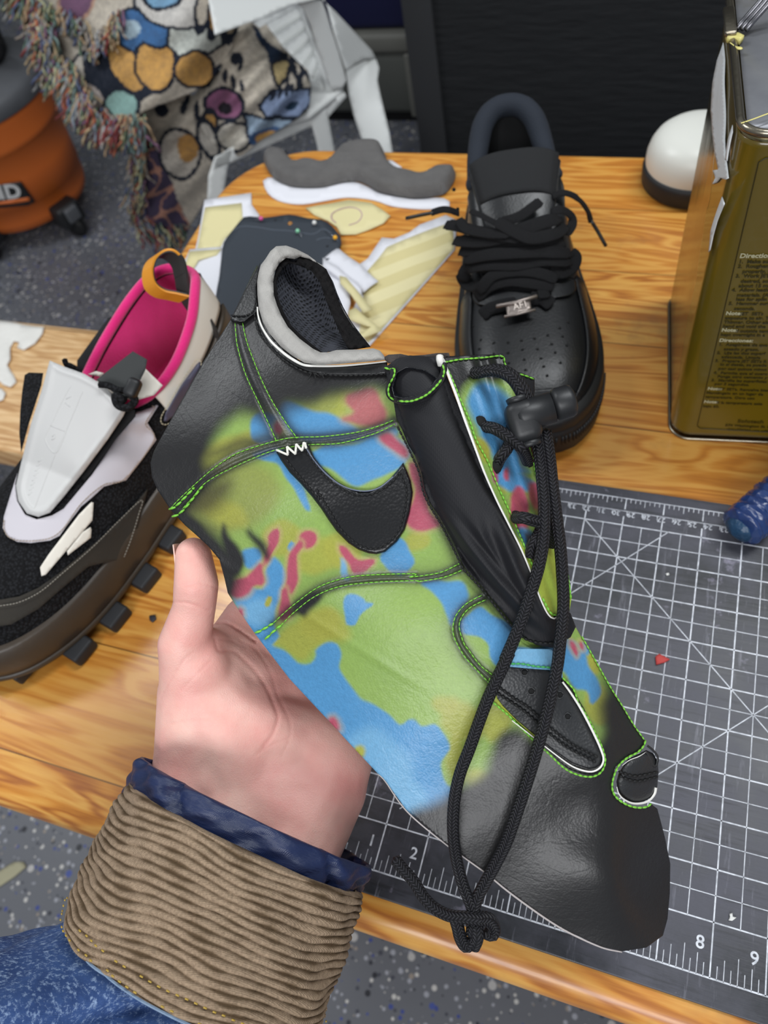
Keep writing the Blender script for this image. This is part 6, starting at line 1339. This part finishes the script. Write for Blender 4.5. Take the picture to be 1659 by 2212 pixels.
sheet('fleece_edge', K5([(800, 300), (806, 380), (822, 440), (850, 510), (895, 580), (955, 640), (1040, 700), (1090, 725), (1080, 708), (1030, 670), (960, 610), (910, 560), (870, 490), (845, 430), (828, 380), (822, 300)]), lambda p: opD(p) - 0.001, 0.0, 0.004, fleece, su, 3.2)
# white foam showing behind the far rim
sheet('far_rim_foam', K5([(1062, 182), (1100, 205), (1130, 250), (1155, 310), (1160, 350), (1200, 430), (1250, 520), (1300, 600), (1380, 690), (1330, 640), (1260, 560), (1200, 460), (1150, 340), (1120, 240)]), opD, -0.0015, 0.003, foam, su, 4)

# ---------------- curved black patch (swoosh-like side mark) with a stitched edge
SW = K5([(820, 1318), (850, 1370), (900, 1440), (960, 1500), (1030, 1580), (1090, 1659)]) + H1([(1060, 60), (1130, 200), (1180, 270), (1250, 340), (1310, 380), (1370, 402), (1420, 408), (1470, 395), (1540, 335), (1590, 260), (1618, 160), (1635, 60)]) + K5([(1637, 1560), (1625, 1490), (1600, 1425), (1578, 1382), (1540, 1430), (1500, 1475), (1450, 1515), (1380, 1550), (1320, 1555), (1250, 1530), (1180, 1490), (1100, 1415), (1050, 1350), (1012, 1270), (960, 1290)])
SW = [q for i, q in enumerate(SW) if i not in (6,)]
swl = leather('black_patch_leather', (18, 18, 20), 0.34, 800, 0.35)
swc = np.array(SW, float)
def DSW(p): e = np.clip(segdist(p, swc, True) / 6.0, 0, 1); return DU(p) + 0.0008 - 0.0016 * np.sqrt(e * (2 - e))
DUp = lambda p: DUs(p)
cpatch = sheet('curved_patch', SW, lambda p: DUs(p) + 0.0012 - 0.0016 * np.sqrt(np.clip(segdist(p, swc, True) / 6, 0, 1) * (2 - np.clip(segdist(p, swc, True) / 6, 0, 1))), 0.0022, 0.0020, swl, su, 4)
inn = K5([(880, 1360), (940, 1440), (1010, 1520), (1080, 1610)]) + H1([(1060, 20), (1140, 150), (1200, 250), (1270, 320), (1340, 365), (1420, 372), (1500, 330), (1560, 250), (1590, 130), (1600, 20)]) + K5([(1590, 1520), (1560, 1440), (1530, 1480), (1450, 1545), (1380, 1572), (1300, 1575), (1230, 1550), (1130, 1480), (1060, 1400), (990, 1300)])
stitches('black_stitching', inn, lambda p: DUs(p) - 0.0024, bt_, cpatch, r=0.00045, lift=0.0006)
gr = K5([(995, 1290), (1040, 1360), (1110, 1440), (1190, 1505), (1270, 1540), (1360, 1550), (1440, 1528), (1520, 1465)])
edgeband('raw_edge', gr, DUs, 3, 0.0026, 0.002, plain('grey_edge', (96, 104, 122), 0.5))
zz = K5([(822, 1305), (890, 1335), (885, 1285), (935, 1330), (940, 1270), (975, 1310), (985, 1260), (1000, 1295), (992, 1262)])
for a, b in zip(zz, zz[1:]): q = resample(np.array([a, b]), n=5); tube('white_whipstitch', at(q[:, 0], q[:, 1], DUs(q) - 0.0042 - 0.0006 * np.sin(np.linspace(0, math.pi, 5))), 0.0005, wt, su, 7)

# ---------------- black nylon gusset rolled up the throat
GU = K1([(35, 165), (70, 330), (90, 370), (110, 500), (150, 580), (190, 680), (240, 760), (280, 870), (300, 980), (330, 1060), (400, 1160), (450, 1250), (500, 1340), (550, 1470), (600, 1540), (680, 1620), (760, 1720), (830, 1800), (900, 1890), (960, 1960), (1040, 2010), (1150, 2030), (1200, 2000), (1270, 1960), (1305, 1890), (1270, 1800), (1240, 1780), (1180, 1800), (1140, 1834), (1060, 1690), (1015, 1560), (930, 1350), (840, 1180), (770, 1040), (700, 880), (640, 720), (570, 530), (500, 360), (440, 200), (400, 100), (360, 95), (200, 85), (110, 110)])
gax = np.array(K1([(240, 250), (330, 520), (440, 780), (560, 1050), (690, 1300), (850, 1560), (1020, 1800), (1130, 1900)]), float)
DG0 = tps([(840, 790, .309), (950, 772, .303), (880, 880, .303), (1000, 860, .297), (930, 1050, .301), (1070, 1050, .293), (1000, 1190, .299), (1120, 1190, .292), (1080, 1310, .298), (1170, 1310, .294), (1110, 1355, .299), (1190, 1395, .300), (1240, 1360, .303)])
def DG(p):
    e = segdist(p, gax); w = np.interp(p[:, 1], [780, 900, 1100, 1300, 1400], [48, 46, 50, 44, 30]); b = np.sqrt(np.clip(1 - (e / (w * 1.15)) ** 2, 0, 1))
    f = 0.0012 * np.sin(e / 7.0 + p[:, 1] / 38) * np.clip((p[:, 1] - 1080) / 80, 0, 1) * np.exp(-((p[:, 1] - 1230) / 110) ** 2) * 1.6
    return DG0(p) - 0.0075 * b * np.interp(p[:, 1], [780, 1150, 1390], [1, 0.7, 0.15]) + f
ny = NT('black_nylon', 0.62, 0, 0.4); wv = ny.coord((1, 1, 1), (0.5, 0.3, 0.5)); ny.base((12, 12, 18)); s1 = ny.wave(wv, 420, 0, 0); s2 = ny.wave(wv, 420, 0, 0, bands='Y'); ny.bump(ny.math('MULTIPLY', s1, s2), 0.3, 0.00012); ny.b.inputs['Sheen Weight'].default_value = 0.05; ny = ny.m
gus = sheet('nylon_gusset', GU, DG, 0, 0.0016, ny, su, 4.5)
stitches('black_stitching', K1([(120, 560), (200, 720), (265, 870), (290, 990), (330, 1080), (420, 1230), (520, 1430), (560, 1510), (680, 1640), (800, 1790), (920, 1930), (1000, 1985), (1130, 2000), (1180, 1985)]), lambda p: DG(p) - 0.0004, bt_, gus, r=0.0005)
# open rolled top of the gusset
mouth = K1([(70, 330), (62, 260), (100, 190), (150, 150), (230, 150), (320, 190), (380, 240), (400, 235), (425, 180), (420, 250), (360, 310), (280, 360), (200, 385), (120, 375)])
mc = np.array(K1([(80, 300), (110, 200), (180, 160), (300, 180), (390, 240), (330, 310), (250, 355), (160, 375), (95, 360)]), float)
sheet('gusset_mouth', [tuple(x) for x in mc], lambda p: DG0(p) - 0.006 + 0.012 * np.clip(segdist(p, mc, True) / 18, 0, 1), 0.0024, 0.001, leather('inner_black', (16, 18, 24), 0.4, 500, 0.5), su, 3.5)
rimq = cr(np.array(K1([(40, 170), (90, 185), (80, 250), (60, 320), (85, 370), (180, 390), (260, 372), (340, 325), (400, 255), (428, 190), (425, 140)])), n=60)
tube('gusset_rim', at(rimq[:, 0], rimq[:, 1], DG(rimq) - 0.0024), 0.0013, ny, su, 8)
stitches('stitching', K1([(35, 168), (75, 180), (100, 175), (97, 220), (62, 290), (62, 350), (100, 382), (190, 392), (260, 374), (330, 335), (400, 262), (430, 200), (420, 150)]), lambda p: DG(p) - 0.0040, lt, gus, r=0.0005)
sheet('tongue_edge', K1([(20, 100), (60, 80), (140, 75), (200, 88), (300, 82), (380, 70), (460, 68), (468, 92), (420, 110), (400, 190), (370, 210), (300, 165), (200, 120), (120, 118), (60, 140)]), lambda p: DG0(p) + 0.002 - 0.002 * np.sin(p[:, 0] / 11), 0, 0.005, plain('grey_brown_suede', (66, 60, 58), 0.95, nscale=700, nstr=0.8, ndist=0.001), su, 4)

# ---------------- painted eyestay flap on the far side of the throat
EY = K1([(420, 105), (470, 90), (640, 82), (820, 76), (838, 130), (862, 195), (900, 300), (940, 420), (960, 540), (985, 650), (1005, 720), (1025, 800), (1045, 900), (1060, 1000), (1130, 1160), (1180, 1330), (1235, 1520), (1262, 1620), (1270, 1700), (1262, 1790), (1210, 1822), (1150, 1830), (1110, 1780), (1060, 1670), (1010, 1540), (940, 1370), (850, 1190), (780, 1050), (700, 880), (640, 710), (570, 520), (500, 350), (440, 190)])
DE = tps([(955, 775, .302), (1085, 765, .312), (1010, 860, .297), (1110, 860, .308), (1060, 1000, .293), (1150, 1000, .309), (1110, 1180, .291), (1190, 1180, .304), (1160, 1270, .292), (1230, 1290, .305), (1195, 1335, .295), (1232, 1320, .302)])
LIME = (166, 186, 72)
ep = [(BLU_, 16, K1([(600, 330), (700, 250), (800, 300), (900, 420), (960, 600), (940, 800), (1000, 860), (900, 900), (840, 840), (760, 760), (680, 640), (610, 480)])), (YEL, 10, K1([(640, 640), (720, 650), (740, 720), (700, 800), (650, 720)])), (YEL, 10, blob(*K1([(930, 500)])[0], 14, 26)), (YEL, 9, blob(*K1([(820, 930)])[0], 12, 24, -.3)),
      (BLU_, 9, K1([(800, 780), (900, 860), (1000, 900), (1060, 960), (980, 990), (880, 1000), (820, 960), (760, 880)])), (RED, 8, K1([(880, 1000), (920, 960), (960, 1000), (1000, 1120), (980, 1240), (920, 1250), (870, 1140), (860, 1060)])), (RED, 8, K1([(990, 940), (1040, 920), (1060, 1000), (1060, 1100), (1020, 1080), (985, 1020)])), (RED, 7, blob(*K1([(850, 880)])[0], 6, 16, -.3)), (RED, 7, K1([(740, 820), (780, 850), (800, 920), (770, 920)])),
      (BLU_, 9, K1([(920, 1250), (1000, 1250), (1020, 1330), (960, 1360)])), (BLK, 14, K1([(985, 1260), (1050, 1280), (1080, 1380), (1020, 1420), (985, 1340)])),
      (BLK, 22, K1([(400, 40), (900, 40), (900, 230), (760, 260), (640, 250), (560, 300), (500, 380), (430, 200)])), (BLK, 9, K1([(1010, 700), (1080, 850), (1090, 1100), (1060, 1150), (1050, 900)]))]
def ey_paint(p):
    q = warp(p); c = np.tile(lin(GRN), (len(p), 1)); f = np.clip((p[:, 1] - 1150) / 25, 0, 1)[:, None]; c = c * (1 - f) + lin(LIME) * f
    for col, soft, poly in ep:
        d = sdf(q, cr(np.array(poly, float), step=8, closed=True)); g = np.clip(0.5 - d / soft, 0, 1)[:, None]; c = c * (1 - g) + lin(col) * g
    return c
pleat = lambda p: DE(p) + 0.0012 * np.sin((p[:, 0] - 0.30 * p[:, 1]) / 6.0) * np.exp(-((p[:, 0] - 1090 - 0.3 * (p[:, 1] - 900)) / 40) ** 2)
eyst = sheet('eyestay', EY, pleat, 0, 0.0022, pl, su, 4, ey_paint)
edgeband('white_piping', K1([(380, 100), (420, 110), (460, 220), (510, 350), (570, 520), (640, 710), (700, 870), (780, 1050), (850, 1190), (940, 1370), (1015, 1550), (1060, 1680), (1110, 1790), (1150, 1834), (1180, 1825)]), DE, [6, 6, 5, 4, 4, 3, 3], 0.0014, 0.0030, wb)
tube('white_piping_end', at(*np.array(K1([(400, 92), (400, 110), (410, 150)]), float).T, np.array([.2995, .299, .300])), 0.0015, wb, su, 10)
stitches('stitching', K1([(430, 132), (500, 118), (560, 110), (700, 100), (815, 90), (832, 135), (852, 190)]), lambda p: pleat(p) - 0.0004, lt, eyst, r=0.00045)
stitches('stitching', K1([(455, 180), (500, 280), (530, 360), (600, 520), (640, 640), (720, 790), (790, 960), (860, 1110), (900, 1200), (950, 1320), (1020, 1490), (1040, 1540)]), lambda p: pleat(p) - 0.0004, lt, eyst, r=0.00035)
stitches('stitching', K1([(1085, 1700), (1110, 1750), (1135, 1795), (1165, 1815), (1182, 1812)]), lambda p: pleat(p) - 0.0006, lt, eyst, r=0.0004)
stitches('stitching', K1([(985, 660), (1000, 720), (1022, 790), (1042, 880)]), lambda p: pleat(p) - 0.0004, lt, eyst, r=0.0005); stitches('stitching', K1([(1250, 1540), (1262, 1620), (1272, 1700)]), lambda p: pleat(p) - 0.0004, lt, eyst, r=0.0005)
# nylon wing behind the flap, top right, and far edge of the gusset
sheet('nylon_wing', K1([(860, 182), (940, 200), (1030, 236), (1032, 320), (1020, 420), (1000, 560), (1010, 700), (960, 560), (930, 420), (880, 280)]), lambda p: DE(p) + 0.004, 0, 0.0016, ny, su, 5)
stitches('stitching', K1([(868, 198), (940, 212), (1000, 232), (1032, 246)]), lambda p: DE(p) + 0.0038, lt, su, r=0.00045)
sheet('far_edge', K1([(1240, 1500), (1262, 1600), (1276, 1700), (1262, 1790), (1245, 1700), (1235, 1600)]), lambda p: DE(p) + 0.003, 0, 0.002, plain('lime_leather', (164, 204, 66), 0.45), su, 4)
ehole = plain('eyelet_dark', (8, 8, 9), 0.9)
for a, b in ((640, 200), (668, 530), (770, 830), (990, 790), (905, 1160), (1020, 1420)):
    p_ = np.array(K1([(a, b)]), float); d_ = float(pleat(p_)[0]); c_ = at(p_[0, 0], p_[0, 1], d_ - 0.0003); V, F, _ = tubeVF(np.array([c_, c_ + FV * 0.0004]), 0.0026, 14); mk('eyelet', V, F, ehole, eyst)

# ---------------- almond window on the vamp with the black perforated layer below
WIN = K8([(760, 225), (900, 232), (985, 248), (1040, 300), (1090, 370), (1150, 460), (1215, 580), (1262, 680), (1268, 730), (1255, 760), (1225, 785), (1190, 790), (1100, 760), (1000, 690), (900, 610), (800, 530), (720, 450), (680, 400), (660, 330), (690, 270)])
wl = leather('inner_black_leather', (40, 41, 43), 0.42, 900, 0.4); wc = cr(np.array(WIN, float), step=6, closed=True)
sheet('window_edge', K8([(650, 300), (655, 400), (760, 490), (900, 620), (1000, 710), (1100, 780), (1195, 805), (1250, 785), (1278, 735), (1235, 600), (1160, 450), (1100, 350), (1040, 285), (1040, 300), (1090, 370), (1150, 460), (1215, 580), (1258, 680), (1264, 730), (1252, 758), (1225, 778), (1190, 784), (1100, 752), (1000, 684), (900, 604), (800, 522), (720, 440), (690, 400), (675, 330)]), DUs, 0.0014, 0.0014, pl, su, 4, lambda v: np.where((v[:, 1] < 1600)[:, None] & (v[:, 0] < 1190)[:, None], lin((150, 160, 50)), lin((38, 36, 36))))
pv_ = sheet('perforated_vamp', WIN, DUs, 0.0008, 0.0010, wl, su, 4)
edgeband('white_piping', K8([(770, 520), (860, 590), (1000, 700), (1100, 770), (1190, 798), (1245, 780), (1268, 735), (1255, 680), (1215, 590), (1150, 465), (1090, 370), (1045, 310)]), DUs, [2, 2.5, 3, 4, 5, 5, 4], 0.0030, 0.0022, wb)
stitches('stitching', K8([(650, 290), (655, 400), (690, 440), (760, 500), (900, 640), (960, 690), (1050, 775), (1120, 812), (1200, 826), (1255, 800), (1278, 740), (1262, 670), (1230, 600), (1180, 500), (1130, 420), (1105, 350), (1040, 282)]), lambda p: DUs(p) - 0.0014, lt, su, r=0.00045)
sheet('vamp_tab', K8([(740, 180), (800, 130), (980, 130), (1045, 200), (1045, 290), (985, 246), (900, 240), (760, 228)]), DUs, 0.0028, 0.0016, pl, su, 4, lambda v: np.tile(lin(LBL), (len(v), 1)))
stitches('stitching', K8([(765, 212), (830, 212), (900, 226), (980, 232), (1010, 250)]), lambda p: DUs(p) - 0.0030, plain('green_thread', (70, 168, 90), 0.6), su, r=0.00045)
for a in ([(700, 340), (780, 400), (860, 450), (980, 560), (1100, 650), (1240, 720)], [(690, 372), (780, 430), (850, 480), (960, 580), (1080, 670), (1225, 745)]):
    stitches('black_stitching', K8(a), lambda p: DUs(p) - 0.0012, bt_, pv_, r=0.0006, lift=0.0005)
for a, b in ((838, 256), (875, 360), (1030, 380), (1072, 498)):
    p_ = np.array(K8([(a, b)]), float); d_ = float(DUs(p_)[0]) - 0.0009; c_ = at(p_[0, 0], p_[0, 1], d_); V, F, _ = tubeVF(np.array([c_, c_ + FV * 0.0005]), 0.0013, 14); mk('perforation', V, F, ehole, pv_); tube('perforation_rim', cr(np.array([c_ + RV * 0.0014 * math.cos(t) + DV * 0.0014 * math.sin(t) for t in np.linspace(0, 2 * math.pi, 9)[:-1]]), n=24, closed=True), 0.0003, wl, pv_, 5)

# ---------------- rounded toe cut-out
TO = K8([(1352, 800), (1400, 730), (1500, 680), (1540, 700), (1562, 745), (1568, 800), (1560, 880), (1540, 930), (1480, 965), (1430, 972), (1380, 950), (1345, 910), (1338, 850)])
tc_ = cr(np.array(TO, float), step=5, closed=True)
Dt = lambda p: DU(p) + 0.001 - 0.0045 * np.sqrt(np.clip(segdist(p, tc_, True) / 34, 0, 1) * (2 - np.clip(segdist(p, tc_, True) / 34, 0, 1)))
tbt = sheet('toe_button', TO, Dt, 0, 0.002, wl, su, 4)
edgeband('white_piping', K8([(1340, 880), (1350, 915), (1375, 945), (1420, 968), (1470, 970), (1515, 955), (1545, 920), (1553, 885)]), DUs, [1.5, 3, 4, 5, 5, 6], 0.0022, 0.0022, wb)
edgeband('white_piping', K8([(1370, 765), (1410, 735), (1460, 715), (1500, 690)]), DUs, [1, 2, 2, 1], 0.0018, 0.0016, wb)
stitches('stitching', K8([(1497, 628), (1485, 660), (1450, 695), (1400, 720), (1350, 765), (1322, 830), (1315, 890), (1335, 935), (1380, 970), (1440, 992), (1500, 990), (1532, 968)]), lambda p: DUs(p) - 0.0006, lt, su, r=0.0005)
for a in ([(1350, 795), (1400, 815), (1450, 822), (1560, 800)], [(1352, 820), (1400, 840), (1460, 850), (1560, 825)]): stitches('black_stitching', K8(a), lambda p: Dt(p) - 0.0001, bt_, tbt, r=0.0006)
edgeband('toe_rim', K8([(1500, 690), (1520, 720), (1535, 760), (1555, 765), (1562, 720), (1540, 685), (1505, 655)]), DU, 5, 0.0025, 0.003, wl)
stitches('stitching', K8([(1150, 62), (1180, 115), (1250, 240), (1310, 345), (1370, 440), (1430, 540), (1488, 622)]), lambda p: DUs(p) - 0.0003, lt, su, r=0.00035)
cutedge = plain('raw_leather_edge', (176, 168, 166), 0.8, nscale=700)
edgeband('raw_cut_edge', [(817, 1673), (832, 1688), (879, 1753), (959, 1821), (1046, 1884), (1090, 1920), (1138, 1956), (1190, 1992), (1237, 2019), (1300, 2047), (1344, 2057)], DUs, [2, 3, 3, 4, 4, 3], 0.0002, 0.0024, cutedge)

# ---------------- braided black cord with a sprung cord lock
cordm2 = NT('braided_cord', 0.55, 0, 0.4); uvn = cordm2.t.nodes.new('ShaderNodeUVMap'); sp = cordm2.sep(uvn.outputs[0])
zz1 = cordm2.math('MULTIPLY', sp[0], 680.0); ch_ = cordm2.math('ADD', zz1, cordm2.math('PINGPONG', cordm2.math('MULTIPLY', sp[1], 4.0), 1.0)); w1 = cordm2.math('ABSOLUTE', cordm2.math('SINE', cordm2.math('MULTIPLY', ch_, 3.1416)))
st = cordm2.math('ABSOLUTE', cordm2.math('SINE', cordm2.math('MULTIPLY', sp[1], 12.566)))
hh = cordm2.math('MULTIPLY', w1, cordm2.math('ADD', 0.4, cordm2.math('MULTIPLY', st, 0.6)))
cordm2.base(cordm2.ramp(hh, [(0.1, (6, 6, 8)), (0.9, (36, 35, 41))])); cordm2.bump(hh, 0.9, 0.0009); cordm2 = cordm2.m
co_ = thing('draw_cord', 'braided black draw cord threaded through the upper and hanging in two long strands', 'cord')
DC0 = lambda p: np.where(p[:, 1] < 1380, np.minimum(pleat(p), DG(p)), DUs(p))
def cord(pts, lifts, r=0.0024, m=cordm2):
    q = cr(np.array(pts, float), step=5); n = len(q); l = np.interp(np.linspace(0, 1, n), np.linspace(0, 1, len(lifts)), lifts)
    base = tps_c(q); return tube('cord_strand', at(q[:, 0], q[:, 1], base - l), r, m, co_, 20)
tps_c = tps([(1030, 800, .298), (1100, 860, .296), (1150, 900, .297), (1160, 1000, .295), (1175, 1200, .289), (1200, 1200, .291), (1110, 1400, .290), (1210, 1400, .292), (1000, 1620, .296), (1170, 1600, .292), (975, 1800, .300), (1100, 1780, .296), (1005, 2000, .302), (1060, 1900, .302), (870, 1860, .310), (1060, 2010, .304)])
cord(K1([(625, 205), (660, 200), (740, 185), (820, 200), (880, 240), (930, 310), (955, 370), (955, 430)]), [-0.004, 0.003, 0.006, 0.006, 0.004])
cord(K1([(668, 200), (760, 178), (840, 190), (905, 235), (960, 310), (985, 370), (985, 440)]), [0, 0.003, 0.005, 0.005, 0.003], 0.0022)
cord(K1([(665, 545), (700, 560), (760, 570), (830, 610), (900, 660), (950, 710), (985, 790)]), [-0.004, 0.002, 0.004, 0.004, -0.006])
cord(K1([(775, 830), (800, 770), (850, 700), (870, 640), (880, 560)]), [-0.005, 0.001, 0.002, -0.001])
cord(K1([(905, 1165), (960, 1165), (1010, 1180), (1070, 1195)]), [-0.004, 0.002, 0.001, 0.0])
cord(K1([(1005, 1420), (1015, 1350), (1050, 1290), (1080, 1230)]), [-0.006, -0.003, -0.003]); cord(K1([(1130, 1200), (1145, 1280), (1150, 1345)]), [-0.003, -0.006, -0.010])
cord(K1([(1040, 590), (1065, 760), (1085, 950), (1095, 1100), (1090, 1300), (1060, 1480), (1010, 1650), (950, 1830), (890, 1980), (830, 2120)]) + K8([(760, 140), (700, 270), (640, 400), (590, 530), (540, 670), (490, 800), (462, 920), (450, 1040), (452, 1160), (470, 1280), (500, 1400), (530, 1480), (560, 1560), (575, 1640), (560, 1720)]), [0.001, 0.001, 0.0, 0.001, 0.002, 0.0, 0.0])
cord(K1([(1105, 590), (1130, 760), (1150, 950), (1175, 1150), (1200, 1350), (1215, 1550), (1222, 1750), (1205, 1950), (1185, 2130)]) + K8([(1035, 60), (1020, 200), (990, 350), (950, 520), (900, 700), (850, 860), (790, 1040), (740, 1180), (680, 1300), (620, 1410), (580, 1490), (560, 1580), (550, 1680)]), [0.002, 0.0, 0.001, 0.001, 0.0, 0.0, 0.0])
cord(K1([(1060, 600), (1090, 680), (1110, 800), (1125, 950)]), [-0.004, -0.003, -0.004], 0.002)
flatc = leather('dark_cord_end', (14, 14, 16), 0.7, 900, 0.4)
cord(K8([(560, 1720), (520, 1745), (490, 1700), (475, 1640), (460, 1590)]), [0.0, 0.0, 0.001], 0.0026, cordm2); cord(K8([(575, 1620), (580, 1700), (560, 1750)]), [0, 0.001, 0], 0.0027, cordm2)
cord(K8([(135, 1275), (180, 1330), (240, 1400), (290, 1480), (350, 1540), (430, 1580), (520, 1590), (600, 1600)]), [0.0, 0.0, 0.001, 0.003], 0.0024, cordm2); cord(K8([(580, 1595), (640, 1600), (670, 1640), (665, 1680), (630, 1670)]), [0.002, 0, -0.001], 0.0028, cordm2)
finish(co_)
lk = thing('cord_lock', 'black barrel cord lock clamping the cord near the top of the upper', 'cord lock')
lkm = plain('matte_black_plastic', (30, 31, 33), 0.45, nscale=300, nstr=0.15, ndist=0.0005)
bc_ = at(*K1([(975, 520)])[0], .2925); axb = camvec(*(np.array([0.94, -0.28, -0.1]))); axb /= np.linalg.norm(axb); hup = camvec(-0.30, -0.95, 0.0); hup -= axb * (hup @ axb); hup /= np.linalg.norm(hup); fwd_ = np.cross(axb, hup)
Rb = np.stack([hup, fwd_, axb], 1)
lb = bevbox('lock_body', bc_ - axb * 0.0012, (0.0165, 0.0115, 0.0125), lkm, lk, R=Rb, bev=0.0042, seg=5)
lathe('lock_barrel', [(0.0001, -0.006), (0.0058, -0.006), (0.0062, -0.004), (0.0062, 0.008), (0.0001, 0.008)], bc_ + hup * 0.002 + axb * 0.003, lkm, lk, 40, R=Rb)
lathe('lock_button', [(0.0001, 0.0), (0.0050, 0.0), (0.0062, 0.0012), (0.0064, 0.0022), (0.0064, 0.0065), (0.0058, 0.0080), (0.0040, 0.0088), (0.0001, 0.0089)], bc_ + hup * 0.0025 + axb * 0.0112, lkm, lk, 40, R=Rb)
for s_ in (-1, 1): lathe('cord_collar', [(0.0034, 0.0), (0.0042, 0.0004), (0.0044, 0.0022), (0.0034, 0.0026)], bc_ - axb * 0.001 + hup * (0.0076 * s_), lkm, lk, 30, R=np.stack([axb, fwd_, hup * s_], 1))
finish(lk)
finish(su)
